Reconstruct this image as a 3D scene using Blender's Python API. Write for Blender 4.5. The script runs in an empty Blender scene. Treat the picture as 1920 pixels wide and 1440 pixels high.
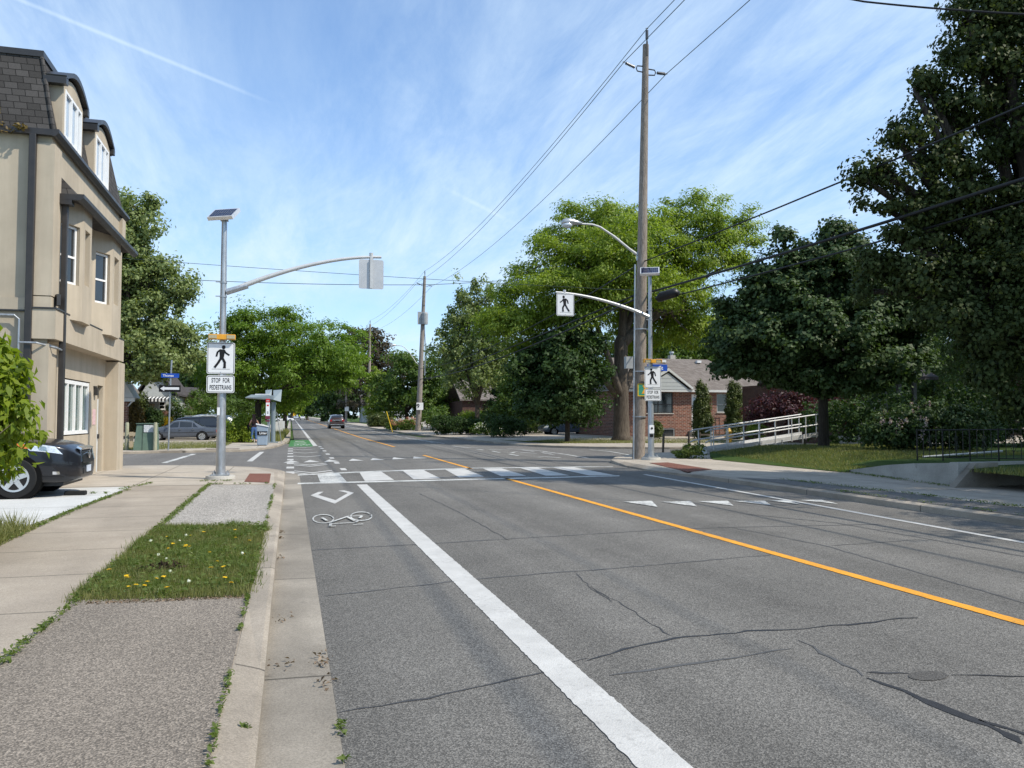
import bpy, bmesh, math, random
import numpy as np
from mathutils import Vector, Matrix
R = math.radians
random.seed(7); rng = np.random.default_rng(11)
S = bpy.context.scene
COL = S.collection

# ------------------------------------------------------------------ camera, sky, sun, exposure
FPX, CAMH = 1500.0, 1.55
PIT = math.atan(64/1500); YAW = math.atan(415/1500*math.cos(PIT))
cd = bpy.data.cameras.new('camera'); cam = bpy.data.objects.new('camera', cd); COL.objects.link(cam)
cd.sensor_width = 36; cd.lens = 36*FPX/1920; cd.clip_start = 0.05; cd.clip_end = 4000
cam.location = (0, 0, CAMH); cam.rotation_euler = (R(90)+PIT, 0, -YAW)
S.camera = cam
S.view_settings.view_transform = 'Standard'; S.view_settings.look = 'None'
S.view_settings.exposure = 0.06; S.view_settings.gamma = 1
SUN_EL = R(49)
SUN_D = Vector((0.82, -0.572, 0)).normalized()          # horizontal direction towards the sun
sl = bpy.data.lights.new('sun', 'SUN'); so = bpy.data.objects.new('sun', sl); COL.objects.link(so)
sl.energy = 4.9; sl.angle = R(0.53); sl.color = (1, 0.925, 0.80)
tosun = Vector((SUN_D.x*math.cos(SUN_EL), SUN_D.y*math.cos(SUN_EL), math.sin(SUN_EL)))
so.rotation_euler = tosun.to_track_quat('Z', 'Y').to_euler(); so.location = (30, -30, 60)

W = bpy.data.worlds.new('World'); S.world = W; W.use_nodes = True
nt = W.node_tree; nt.nodes.clear()
def wn(t, **k):
    n = nt.nodes.new(t)
    for a, b in k.items(): setattr(n, a, b)
    return n
def wl(a, b): nt.links.new(a, b)
wout = wn('ShaderNodeOutputWorld'); wbg = wn('ShaderNodeBackground'); wbg.inputs[1].default_value = 0.15
sky = wn('ShaderNodeTexSky', sky_type='NISHITA', sun_disc=False)
sky.sun_elevation = SUN_EL; sky.sun_rotation = math.atan2(SUN_D.x, SUN_D.y)
sky.air_density = 1.0; sky.dust_density = 0.6; sky.ozone_density = 2.2; sky.altitude = 100
tc = wn('ShaderNodeTexCoord')
def wmath(op, a, b=None, clamp=False):
    n = wn('ShaderNodeMath', operation=op, use_clamp=clamp)
    for i, x in enumerate((a, b)):
        if x is None: continue
        if isinstance(x, (int, float)): n.inputs[i].default_value = x
        else: wl(x, n.inputs[i])
    return n.outputs[0]
sep = wn('ShaderNodeSeparateXYZ'); wl(tc.outputs['Generated'], sep.inputs[0])
zz = wmath('ADD', wmath('MAXIMUM', sep.outputs[2], 0.0), 0.12)
px_ = wmath('DIVIDE', sep.outputs[0], zz); py_ = wmath('DIVIDE', sep.outputs[1], zz)
cmb = wn('ShaderNodeCombineXYZ'); wl(px_, cmb.inputs[0]); wl(py_, cmb.inputs[1])
def wnoise(scale, rot, stretch, detail=7, rough=0.55, dist=0.4, off=(0, 0, 0)):
    m = wn('ShaderNodeMapping'); m.inputs['Rotation'].default_value = (0, 0, rot); m.inputs['Scale'].default_value = stretch
    m.inputs['Location'].default_value = off
    wl(cmb.outputs[0], m.inputs[0])
    n = wn('ShaderNodeTexNoise'); n.inputs['Scale'].default_value = scale; n.inputs['Detail'].default_value = detail
    n.inputs['Roughness'].default_value = rough; n.inputs['Distortion'].default_value = dist
    wl(m.outputs[0], n.inputs['Vector']); return n.outputs[0]
def wramp(x, lo, hi):
    n = wn('ShaderNodeMapRange', interpolation_type='SMOOTHSTEP'); n.inputs['From Min'].default_value = lo; n.inputs['From Max'].default_value = hi
    wl(x, n.inputs['Value']); return n.outputs[0]
n1 = wnoise(0.62, 0.9, (1.0, 0.6, 1), 4, 0.5, 0.3, (5.3, 2.2, 0))
n2 = wnoise(3.2, 0.9, (1.0, 0.30, 1), 12, 0.66, 0.5)
n3 = wnoise(11.0, 0.75, (1.0, 0.22, 1), 10, 0.7, 0.3)
cov = wmath('MULTIPLY', wramp(n1, 0.22, 0.58), wmath('ADD', wmath('ADD', wmath('MULTIPLY', wramp(n2, 0.32, 0.70), 0.55), wmath('MULTIPLY', wramp(n3, 0.30, 0.75), 0.28)), 0.17))
# thin contrails: narrow bands round great circles
def contrail(d1, d2, half, a_from, a_to, strength):
    d1 = Vector(d1).normalized(); d2 = Vector(d2).normalized(); nrm = d1.cross(d2).normalized()
    def dot(v):
        n = wn('ShaderNodeVectorMath', operation='DOT_PRODUCT'); wl(tc.outputs['Generated'], n.inputs[0]); n.inputs[1].default_value = v; return n.outputs['Value']
    band = wmath('SUBTRACT', 1.0, wramp(wmath('ABSOLUTE', dot(nrm)), 0.0, half))
    al = dot((d2-d1).normalized())
    l1 = d1.dot((d2-d1).normalized()); l2 = d2.dot((d2-d1).normalized())
    m = wmath('MULTIPLY', wramp(al, l1-0.02, l1+0.05), wmath('SUBTRACT', 1.0, wramp(al, l2-0.08, l2+0.01)))
    return wmath('MULTIPLY', wmath('MULTIPLY', band, m), strength)
def ray(u, v):
    x = (u-960)/FPX; z = (720-v)/FPX
    y, z = math.cos(PIT)-z*math.sin(PIT), math.sin(PIT)+z*math.cos(PIT)
    return Vector((x*math.cos(YAW)+y*math.sin(YAW), -x*math.sin(YAW)+y*math.cos(YAW), z))
ct = wmath('ADD', contrail(ray(-60, -40), ray(520, 198), 0.0034, 0, 0, 0.24), contrail(ray(830, 350), ray(990, 432), 0.004, 0, 0, 0.16))
cov = wmath('ADD', wmath('ADD', wmath('MULTIPLY', cov, 0.70), 0.10), ct, True)
hz = wmath('MULTIPLY', wmath('SUBTRACT', 1.0, wramp(sep.outputs[2], 0.0, 0.40)), 0.30)
cov = wmath('ADD', cov, hz, True)
tint = wn('ShaderNodeMix', data_type='RGBA', blend_type='MULTIPLY'); tint.inputs[0].default_value = 1
wl(sky.outputs[0], tint.inputs[6]); tint.inputs[7].default_value = (0.84, 1.17, 1.44, 1)
mix = wn('ShaderNodeMix', data_type='RGBA'); wl(cov, mix.inputs[0]); wl(tint.outputs[2], mix.inputs[6])
mix.inputs[7].default_value = (5.0, 6.2, 7.4, 1)
wl(mix.outputs[2], wbg.inputs[0]); wl(wbg.outputs[0], wout.inputs[0])

# ------------------------------------------------------------------ placing helpers (pixel of the photograph -> point in the place)
def gz(y):                                  # the street climbs gently in the distance
    return 0.0045*(y-65) if y > 65 else 0.0
def G(u, v, Z=0.0):
    r = ray(u, v); t = (Z-CAMH)/r.z; return (r.x*t, r.y*t)
def AY(u, v, Y):
    r = ray(u, v); t = Y/r.y; return Vector((r.x*t, Y, CAMH+r.z*t))
def AX(u, v, X):
    r = ray(u, v); t = X/r.x; return Vector((X, r.y*t, CAMH+r.z*t))

# ------------------------------------------------------------------ materials
MATS = {}
def newmat(name):
    m = bpy.data.materials.new(name); m.use_nodes = True; m.node_tree.nodes.clear(); return m
class NB:
    def __init__(s, m): s.t = m.node_tree
    def n(s, t, **k):
        x = s.t.nodes.new(t)
        for a, b in k.items(): setattr(x, a, b)
        return x
    def l(s, a, b): s.t.links.new(a, b)
    def val(s, node, key, x):
        if isinstance(x, (int, float, tuple)): node.inputs[key].default_value = x if not isinstance(x, tuple) or len(x) != 3 or node.inputs[key].type != 'RGBA' else (*x, 1)
        else: s.l(x, node.inputs[key])
    def coord(s, kind='Object', scale=(1, 1, 1), rot=(0, 0, 0)):
        c = s.n('ShaderNodeTexCoord'); m = s.n('ShaderNodeMapping'); m.inputs['Scale'].default_value = scale; m.inputs['Rotation'].default_value = rot
        if kind == 'World':
            g = s.n('ShaderNodeNewGeometry'); s.l(g.outputs['Position'], m.inputs[0])
        else: s.l(c.outputs[kind], m.inputs[0])
        return m.outputs[0]
    def noise(s, co, scale, detail=4, rough=0.55, dist=0, out=0):
        n = s.n('ShaderNodeTexNoise'); n.inputs['Scale'].default_value = scale; n.inputs['Detail'].default_value = detail
        n.inputs['Roughness'].default_value = rough; n.inputs['Distortion'].default_value = dist; s.l(co, n.inputs['Vector']); return n.outputs[out]
    def vor(s, co, scale, feature='F1', out='Distance'):
        n = s.n('ShaderNodeTexVoronoi', feature=feature); n.inputs['Scale'].default_value = scale; s.l(co, n.inputs['Vector']); return n.outputs[out]
    def mr(s, x, a, b, c=0.0, d=1.0):
        n = s.n('ShaderNodeMapRange'); n.inputs['From Min'].default_value = a; n.inputs['From Max'].default_value = b
        n.inputs['To Min'].default_value = c; n.inputs['To Max'].default_value = d; s.l(x, n.inputs['Value']); return n.outputs[0]
    def math(s, op, a, b=0.0):
        n = s.n('ShaderNodeMath', operation=op); s.val(n, 0, a); s.val(n, 1, b); return n.outputs[0]
    def mix(s, f, a, b, mode='MIX'):
        n = s.n('ShaderNodeMix', data_type='RGBA', blend_type=mode); s.val(n, 0, f)
        for i, x in ((6, a), (7, b)):
            if isinstance(x, tuple): n.inputs[i].default_value = (*x[:3], 1)
            else: s.l(x, n.inputs[i])
        return n.outputs[2]
    def bump(s, h, strength=0.3, dist=0.01):
        n = s.n('ShaderNodeBump'); n.inputs['Strength'].default_value = strength; n.inputs['Distance'].default_value = dist; s.l(h, n.inputs['Height']); return n.outputs[0]
    def pbsdf(s, col, rough=0.6, metal=0.0, spec=0.4, normal=None, coat=0.0, alpha=None):
        p = s.n('ShaderNodeBsdfPrincipled')
        s.val(p, 'Base Color', col if not isinstance(col, tuple) else (*col[:3], 1)); s.val(p, 'Roughness', rough); s.val(p, 'Metallic', metal)
        p.inputs['Specular IOR Level'].default_value = spec; p.inputs['Coat Weight'].default_value = coat; p.inputs['Coat Roughness'].default_value = 0.05
        if normal is not None: s.l(normal, p.inputs['Normal'])
        return p.outputs[0]
    def out(s, sh):
        o = s.n('ShaderNodeOutputMaterial'); s.l(sh, o.inputs[0])
def simple(name, c, rough=0.6, metal=0.0, spec=0.4, var=0.12, nscale=6.0, bump=0.0, coat=0.0, kind='Object', stretch=(1, 1, 1)):
    if name in MATS: return MATS[name]
    m = newmat(name); b = NB(m); co = b.coord(kind, stretch)
    n = b.noise(co, nscale, 5, 0.6)
    f = b.mr(n, 0.3, 0.7, 1-var, 1+var)
    col = b.mix(1.0, tuple(c), f, 'MULTIPLY')
    nm = None
    if bump: nm = b.bump(b.noise(co, nscale*5, 4, 0.6), bump, 0.01)
    rr = b.mr(n, 0.3, 0.7, max(0.02, rough-0.06), min(1, rough+0.06))
    b.out(b.pbsdf(col, rr, metal, spec, nm, coat)); MATS[name] = m; return m

def m_asphalt(name, c0, c1, grain=85.0, big=0.22, contrast=1.0):
    m = newmat(name); b = NB(m); co = b.coord('World')
    st = b.vor(co, grain, 'F1', 'Color'); sepn = b.n('ShaderNodeSeparateColor'); b.l(st, sepn.inputs[0])
    fine = b.noise(co, grain*1.7, 3, 0.6)
    f = b.math('ADD', b.math('MULTIPLY', b.math('POWER', sepn.outputs[0], 1.6), 0.75*contrast), b.math('MULTIPLY', fine, 0.35))
    col = b.mix(f, c0, c1)
    lane = b.coord('World', (1.1, 0.035, 1)); w = b.noise(lane, 1.0, 4, 0.55)
    blot = b.noise(co, 0.55, 6, 0.62)
    k = b.math('MULTIPLY', b.mr(w, 0.3, 0.7, 1-big, 1+big), b.mr(blot, 0.3, 0.7, 1-big*0.7, 1+big*0.7))
    stain = b.mr(b.noise(co, 1.7, 8, 0.7), 0.60, 0.76, 1.0, 0.74)
    if name == 'asphalt':                   # polished wheel paths and oil-darkened lane middles, uneven along the street
        gx = b.n('ShaderNodeSeparateXYZ'); b.l(co, gx.inputs[0])
        tr = b.math('COSINE', b.math('MULTIPLY', b.math('SUBTRACT', gx.outputs[0], 2.75), 2*math.pi/1.78))
        amp = b.mr(b.noise(b.coord('World', (.5, .10, 1)), 1.0, 5, .6), .3, .7, 0.0, 0.13)
        stain = b.math('MULTIPLY', stain, b.math('ADD', 1.0, b.math('MULTIPLY', tr, amp)))
        rav = b.mr(b.noise(b.coord('World', (1, .6, 1)), 0.9, 9, .72), .58, .70, 1.0, .80); stain = b.math('MULTIPLY', stain, rav)
    col = b.mix(1.0, col, b.math('MULTIPLY', k, stain), 'MULTIPLY')
    h = b.vor(co, grain, 'F1', 'Distance')
    b.out(b.pbsdf(col, 0.85, 0, 0.25, b.bump(h, 0.6, 0.006))); MATS[name] = m; return m
def m_concrete(name, c0, c1, jx=None, jy=None, ox=0, oy=0, spec=0.3, grime=0.35):
    m = newmat(name); b = NB(m); co = b.coord('World')
    n = b.noise(co, 2.2, 8, 0.68); sp = b.noise(co, 120, 3, 0.6); bl = b.noise(co, 0.5, 4, 0.5)
    f = b.math('ADD', b.math('MULTIPLY', n, 0.6), b.math('MULTIPLY', sp, 0.4))
    col = b.mix(b.mr(f, 0.3, 0.7), c0, c1)
    col = b.mix(1.0, col, b.mr(bl, 0.3, 0.7, 1-grime*0.4, 1+grime*0.25), 'MULTIPLY')
    stn = b.mr(b.noise(co, 3.1, 9, 0.75), 0.6, 0.72, 1.0, 1-grime*0.5); col = b.mix(1.0, col, stn, 'MULTIPLY')
    pv = b.n('ShaderNodeSeparateColor'); b.l(b.vor(co, 150, 'F1', 'Color'), pv.inputs[0]); col = b.mix(1.0, col, b.mr(pv.outputs[0], 0, 1, 0.80, 1.16), 'MULTIPLY')
    ov = b.n('ShaderNodeSeparateColor'); b.l(b.vor(b.coord('World', (1, .35, 1)), 2.6, 'SMOOTH_F1', 'Color'), ov.inputs[0]); col = b.mix(1.0, col, b.mr(ov.outputs[1], 0.2, 0.8, 1-grime*.22, 1+grime*.12), 'MULTIPLY')
    h = sp
    if jx or jy:
        g = b.n('ShaderNodeSeparateXYZ'); b.l(b.coord('World'), g.inputs[0])
        wob = b.math('MULTIPLY', b.math('SUBTRACT', b.noise(co, 3.0, 3), 0.5), 0.03)
        for ax, step, o in ((0, jx, ox), (1, jy, oy)):
            if not step: continue
            t = b.math('FRACT', b.math('DIVIDE', b.math('ADD', b.math('SUBTRACT', g.outputs[ax], o), wob), step))
            d = b.math('MULTIPLY', b.math('MINIMUM', t, b.math('SUBTRACT', 1.0, t)), step)
            col = b.mix(1.0, col, b.mr(d, 0.006, 0.016, 0.35, 1.0), 'MULTIPLY')
    b.out(b.pbsdf(col, 0.85, 0, spec, b.bump(h, 0.25, 0.004))); MATS[name] = m; return m
def m_grass(name, c0, c1, c2):
    m = newmat(name); b = NB(m); co = b.coord('World')
    a = b.noise(co, 40, 4, 0.7); l = b.noise(co, 0.8, 5, 0.6)
    col = b.mix(b.mr(a, 0.3, 0.7), c0, c1); col = b.mix(b.mr(l, 0.45, 0.75, 0, 0.7), col, c2)
    b.out(b.pbsdf(col, 0.9, 0, 0.1, b.bump(a, 0.8, 0.03))); MATS[name] = m; return m
def m_leaf(name, c0, c1, trans=0.35, rough=0.5, spec=0.35):
    m = newmat(name); b = NB(m); g = b.n('ShaderNodeNewGeometry')
    rnd = g.outputs['Random Per Island']
    col = b.mix(rnd, c0, c1)
    n = b.noise(b.coord('World'), 0.55, 3, 0.5); col = b.mix(b.mr(n, 0.35, 0.65, 0, 0.45), col, c1)
    p = b.pbsdf(col, rough, 0, spec)
    t = b.n('ShaderNodeBsdfTranslucent'); tc_ = b.mix(1.0, col, (1.5, 1.6, 0.7), 'MULTIPLY'); b.l(tc_, t.inputs[0])
    mx = b.n('ShaderNodeMixShader'); mx.inputs[0].default_value = trans; b.l(p, mx.inputs[1]); b.l(t.outputs[0], mx.inputs[2])
    b.out(mx.outputs[0]); MATS[name] = m; return m
def m_bark(name, c0, c1, sx=9):
    m = newmat(name); b = NB(m); co = b.coord('Object', (sx, sx, sx*0.14))
    n = b.noise(co, 2.0, 7, 0.7, 0.5)
    col = b.mix(b.mr(n, 0.3, 0.7), c0, c1)
    big = b.noise(b.coord('Object', (0.7, 0.7, 0.5)), 1.0, 4); col = b.mix(1.0, col, b.mr(big, 0.3, 0.7, 0.75, 1.2), 'MULTIPLY')
    b.out(b.pbsdf(col, 0.9, 0, 0.15, b.bump(n, 0.9, 0.03))); MATS[name] = m; return m
def m_stucco(name, c):
    m = newmat(name); b = NB(m); co = b.coord('World')
    n = b.noise(co, 1.3, 6, 0.6); f = b.noise(co, 90, 3, 0.7)
    st = b.noise(b.coord('World', (2.2, 2.2, 0.18)), 1.0, 6, 0.65)
    col = b.mix(1.0, c, b.mr(n, 0.3, 0.7, 0.9, 1.07), 'MULTIPLY'); col = b.mix(1.0, col, b.mr(st, 0.35, 0.62, 0.86, 1.03), 'MULTIPLY')
    b.out(b.pbsdf(col, 0.92, 0, 0.15, b.bump(f, 0.35, 0.006))); MATS[name] = m; return m
def m_brick(name, c1, c2, mortar, scale=1.0, w=0.22, h=0.075, swap=None):
    # courses run along X (or along Y where the wall turns): u = x + y
    m = newmat(name); b = NB(m); g = b.n('ShaderNodeSeparateXYZ'); b.l(b.coord('World'), g.inputs[0])
    cm = b.n('ShaderNodeCombineXYZ'); b.l(b.math('ADD', g.outputs[0], g.outputs[1]), cm.inputs[0]); b.l(g.outputs[2], cm.inputs[1])
    br = b.n('ShaderNodeTexBrick'); br.inputs['Scale'].default_value = 1; br.inputs['Brick Width'].default_value = w; br.inputs['Row Height'].default_value = h
    br.inputs['Mortar Size'].default_value = h*0.13; br.inputs['Bias'].default_value = 0.0
    br.inputs['Color1'].default_value = (*c1, 1); br.inputs['Color2'].default_value = (*c2, 1); br.inputs['Mortar'].default_value = (*mortar, 1)
    b.l(cm.outputs[0], br.inputs['Vector'])
    n = b.noise(b.coord('World'), 5, 5, 0.6)
    col = b.mix(1.0, br.outputs[0], b.mr(n, 0.3, 0.7, 0.75, 1.25), 'MULTIPLY')
    b.out(b.pbsdf(col, 0.9, 0, 0.2, b.bump(br.outputs[1], -0.4, 0.01))); MATS[name] = m; return m
def m_shingle(name, c1, c2, w, h, gap, slopef=1.0):
    m = newmat(name); b = NB(m); g = b.n('ShaderNodeSeparateXYZ'); b.l(b.coord('World'), g.inputs[0])
    cm = b.n('ShaderNodeCombineXYZ'); b.l(b.math('ADD', g.outputs[0], g.outputs[1]), cm.inputs[0]); b.l(g.outputs[2], cm.inputs[1])
    br = b.n('ShaderNodeTexBrick'); br.inputs['Scale'].default_value = 1; br.inputs['Brick Width'].default_value = w; br.inputs['Row Height'].default_value = h
    br.inputs['Mortar Size'].default_value = gap; br.inputs['Mortar Smooth'].default_value = 0.2
    br.inputs['Color1'].default_value = (*c1, 1); br.inputs['Color2'].default_value = (*c2, 1); br.inputs['Mortar'].default_value = (c1[0]*.3, c1[1]*.3, c1[2]*.3, 1)
    wob = b.noise(b.coord('World'), 4, 2); off = b.n('ShaderNodeVectorMath', operation='ADD')
    sc = b.n('ShaderNodeVectorMath', operation='SCALE'); sc.inputs['Scale'].default_value = 0.012
    nz = b.n('ShaderNodeTexNoise'); nz.inputs['Scale'].default_value = 9; b.l(b.coord('World'), nz.inputs['Vector']); b.l(nz.outputs[1], sc.inputs[0])
    b.l(cm.outputs[0], off.inputs[0]); b.l(sc.outputs[0], off.inputs[1]); b.l(off.outputs[0], br.inputs['Vector'])
    sp = b.noise(b.coord('World'), 70, 3, 0.7)
    col = b.mix(1.0, br.outputs[0], b.mr(sp, 0.3, 0.7, 0.75, 1.25), 'MULTIPLY')
    b.out(b.pbsdf(col, 0.9, 0, 0.2, b.bump(br.outputs[1], -0.5, 0.01))); MATS[name] = m; return m
def m_paint_marking(name, c, wear=0.5, under=(0.1, 0.1, 0.1), lo=0.55, hi=0.7):
    m = newmat(name); b = NB(m); co = b.coord('World')
    n = b.noise(co, 26, 6, 0.75); l = b.noise(co, 1.3, 4, 0.6)
    f = b.mr(b.math('ADD', n, b.math('MULTIPLY', b.math('SUBTRACT', l, 0.5), 0.6)), lo, hi, 0, wear)
    sp = b.vor(co, 85, 'F1', 'Distance')
    col = b.mix(f, c, under); col = b.mix(1.0, col, b.mr(b.noise(co, 3, 5, .6), 0.3, 0.7, 0.85, 1.08), 'MULTIPLY')
    b.out(b.pbsdf(col, 0.7, 0, 0.3, b.bump(sp, 0.35, 0.005))); MATS[name] = m; return m

m_asphalt('asphalt', (0.042, 0.040, 0.037), (0.245, 0.232, 0.210), 135, 0.2, 1.1)
m_asphalt('asphalt_dark', (0.045, 0.043, 0.040), (0.14, 0.132, 0.122), 150, 0.14)
m_asphalt('asphalt_side', (0.062, 0.058, 0.054), (0.235, 0.222, 0.205), 80, 0.14)
m_asphalt('asphalt_walk', (0.07, 0.060, 0.050), (0.335, 0.287, 0.235), 120, 0.16, 1.1)
m_asphalt('asphalt_pale', (0.09, 0.084, 0.076), (0.50, 0.46, 0.41), 75, 0.10, 1.2)
m_concrete('concrete_walk', (0.285, 0.24, 0.19), (0.40, 0.345, 0.278), None, 1.52, 0, 0.62)
m_concrete('concrete_corner', (0.345, 0.30, 0.245), (0.465, 0.412, 0.342), 1.6, 1.6, 0, 0.45)
m_concrete('concrete_kerb', (0.26, 0.222, 0.178), (0.43, 0.375, 0.305), None, 3.05, 0, 5.0, 0.3, 0.7)
m_concrete('concrete_gutter', (0.215, 0.188, 0.152), (0.345, 0.308, 0.255), None, 3.05, 0, 5.0, 0.3, 0.8)
m_concrete('concrete_drive', (0.46, 0.46, 0.445), (0.60, 0.60, 0.58), None, 2.0, 0, 0.4, 0.3, 0.2)
m_concrete('concrete_wall', (0.34, 0.325, 0.29), (0.50, 0.48, 0.43), None, None, 0, 0, 0.3, 0.7)
m_concrete('footing', (0.42, 0.40, 0.36), (0.55, 0.53, 0.48))
m_grass('lawn', (0.028, 0.055, 0.012), (0.062, 0.105, 0.022), (0.085, 0.105, 0.035))
m_grass('soil', (0.045, 0.05, 0.02), (0.09, 0.085, 0.045), (0.10, 0.085, 0.05))
m_leaf('leaf_plane', (0.085, 0.130, 0.036), (0.240, 0.285, 0.105), 0.3)
m_leaf('leaf_locust', (0.070, 0.140, 0.014), (0.160, 0.245, 0.028), 0.4)
m_leaf('leaf_locust_bright', (0.108, 0.172, 0.016), (0.250, 0.322, 0.040), 0.38)
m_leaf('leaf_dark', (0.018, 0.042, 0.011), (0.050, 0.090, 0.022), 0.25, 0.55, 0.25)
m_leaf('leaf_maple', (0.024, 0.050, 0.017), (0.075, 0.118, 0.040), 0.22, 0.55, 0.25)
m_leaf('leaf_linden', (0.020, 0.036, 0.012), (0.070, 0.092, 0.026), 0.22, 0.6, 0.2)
m_leaf('leaf_mid', (0.050, 0.095, 0.016), (0.105, 0.165, 0.030), 0.35)
m_leaf('leaf_lime', (0.095, 0.155, 0.018), (0.190, 0.250, 0.030), 0.45)
m_leaf('leaf_copper', (0.035, 0.032, 0.018), (0.085, 0.068, 0.040), 0.2)
m_leaf('leaf_purple', (0.030, 0.010, 0.014), (0.075, 0.020, 0.028), 0.3)
m_leaf('leaf_shrub', (0.105, 0.175, 0.018), (0.235, 0.290, 0.028), 0.45)
m_leaf('leaf_cedar', (0.042, 0.068, 0.014), (0.105, 0.130, 0.030), 0.2)
m_leaf('leaf_rust', (0.10, 0.060, 0.018), (0.17, 0.125, 0.035), 0.2)
m_leaf('leaf_weed', (0.060, 0.105, 0.018), (0.145, 0.185, 0.045), 0.35)
m_leaf('blade', (0.070, 0.100, 0.022), (0.240, 0.230, 0.085), 0.35)
m_leaf('petal_yellow', (0.75, 0.50, 0.01), (0.85, 0.60, 0.03), 0.3)
m_leaf('petal_white', (0.65, 0.65, 0.60), (0.8, 0.8, 0.76), 0.3)
m_leaf('petal_lilac', (0.30, 0.22, 0.27), (0.45, 0.36, 0.38), 0.3)
m_leaf('petal_pink', (0.45, 0.16, 0.12), (0.6, 0.3, 0.2), 0.3)
m_leaf('dead_leaf', (0.10, 0.065, 0.04), (0.26, 0.19, 0.13), 0.1)
m_bark('bark', (0.045, 0.036, 0.028), (0.17, 0.14, 0.11), 9)
m_bark('bark_dark', (0.025, 0.021, 0.017), (0.09, 0.075, 0.06), 9)
m_bark('pole_wood', (0.15, 0.122, 0.098), (0.40, 0.345, 0.295), 16)
m_bark('pole_wood_grey', (0.17, 0.145, 0.125), (0.38, 0.335, 0.295), 16)
m_bark('bollard_wood', (0.26, 0.27, 0.19), (0.44, 0.43, 0.31), 14)
m_stucco('stucco', (0.48, 0.412, 0.318))
m_brick('brick_red', (0.225, 0.080, 0.050), (0.105, 0.042, 0.032), (0.30, 0.25, 0.21), 1, 0.32, 0.11)
m_brick('brick_dark', (0.10, 0.045, 0.032), (0.065, 0.03, 0.024), (0.12, 0.10, 0.09), 1, 0.22, 0.073)
m_shingle('shingle_mansard', (0.048, 0.045, 0.043), (0.080, 0.075, 0.072), 0.24, 0.145, 0.008)
m_shingle('shingle_brown', (0.15, 0.128, 0.115), (0.215, 0.188, 0.17), 0.3, 0.09, 0.006)
m_shingle('shingle_dark', (0.06, 0.052, 0.05), (0.09, 0.08, 0.078), 0.3, 0.09, 0.006)
m_shingle('tactile', (0.20, 0.085, 0.06), (0.26, 0.115, 0.085), 0.06, 0.06, 0.012)
m_paint_marking('paint_white', (0.50, 0.49, 0.465), 0.4, (0.14, 0.135, 0.13), 0.54, 0.74)
m_paint_marking('paint_worn', (0.60, 0.60, 0.57), 0.85, (0.12, 0.12, 0.12), 0.45, 0.62)
m_paint_marking('paint_yellow', (0.74, 0.33, 0.032), 0.5, (0.22, 0.14, 0.06), 0.5, 0.72)
m_paint_marking('paint_green', (0.055, 0.19, 0.06), 0.7)
simple('tar', (0.028, 0.028, 0.030), 0.55, 0, 0.4, 0.2, 8)
simple('tar_mid', (0.05, 0.05, 0.052), 0.7, 0, 0.3, 0.3, 8)
simple('tar_faint', (0.088, 0.088, 0.088), 0.75, 0, 0.3, 0.2, 8)
simple('galv', (0.42, 0.44, 0.46), 0.42, 0.75, 0.5, 0.22, 9, 0, 0, 'Object', (1, 1, 0.35))
simple('alum', (0.55, 0.55, 0.54), 0.48, 0.3, 0.5, 0.08, 5)
simple('alum_deck', (0.74, 0.74, 0.74), 0.45, 0.6, 0.5, 0.1, 5)
simple('sign_white', (0.74, 0.75, 0.76), 0.42, 0, 0.4, 0.04, 3)
simple('sign_back', (0.50, 0.51, 0.52), 0.5, 0.35, 0.4, 0.06, 4)
simple('sign_black', (0.008, 0.008, 0.009), 0.5, 0, 0.3)
simple('sign_blue', (0.012, 0.075, 0.42), 0.45, 0, 0.4)
simple('sign_grey', (0.32, 0.33, 0.33), 0.5, 0, 0.4)
simple('beacon_yellow', (0.72, 0.34, 0.03), 0.45, 0, 0.4)
simple('beacon_lens', (0.42, 0.36, 0.22), 0.2, 0, 0.6, 0.25, 40)
simple('solar_cell', (0.012, 0.018, 0.05), 0.12, 0.0, 0.7, 0.3, 30)
simple('frame_white', (0.80, 0.80, 0.79), 0.45, 0, 0.4, 0.03)
simple('trim_white', (0.58, 0.59, 0.58), 0.55, 0, 0.3, 0.08)
simple('dark_metal', (0.030, 0.029, 0.029), 0.4, 0.0, 0.5, 0.15, 5)
simple('downpipe', (0.030, 0.027, 0.026), 0.42, 0.0, 0.5, 0.2, 5)
simple('black_iron', (0.014, 0.014, 0.015), 0.5, 0, 0.4)
simple('cable', (0.012, 0.013, 0.014), 0.6, 0, 0.3)
simple('cable_green', (0.035, 0.055, 0.05), 0.5, 0.3, 0.4)
simple('porcelain', (0.075, 0.075, 0.08), 0.25, 0, 0.6)
simple('glass_dark', (0.016, 0.020, 0.024), 0.04, 0, 0.9, 0.3, 1.2)
simple('glass_green', (0.15, 0.20, 0.185), 0.05, 0, 0.9, 0.25, 1.4)
simple('glass_blue', (0.30, 0.40, 0.52), 0.05, 0.0, 0.9, 0.15, 1.0)
simple('glass_car', (0.010, 0.012, 0.015), 0.03, 0, 0.9, 0.2, 2)
simple('utility_green', (0.115, 0.175, 0.135), 0.55, 0, 0.3, 0.12, 4)
simple('hydrant_yellow', (0.62, 0.36, 0.045), 0.5, 0, 0.4, 0.12, 9)
simple('bin_grey', (0.27, 0.34, 0.42), 0.5, 0, 0.4, 0.05)
simple('shelter_grey', (0.20, 0.245, 0.27), 0.55, 0.1, 0.4, 0.06)
simple('transit_red', (0.55, 0.02, 0.025), 0.45, 0, 0.4)
simple('maroon', (0.14, 0.02, 0.045), 0.5, 0, 0.4)
simple('rubber', (0.018, 0.018, 0.018), 0.8, 0, 0.2, 0.2, 20)
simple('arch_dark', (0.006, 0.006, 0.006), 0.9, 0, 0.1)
simple('chrome', (0.75, 0.75, 0.76), 0.15, 1.0, 0.5, 0.05)
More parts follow.
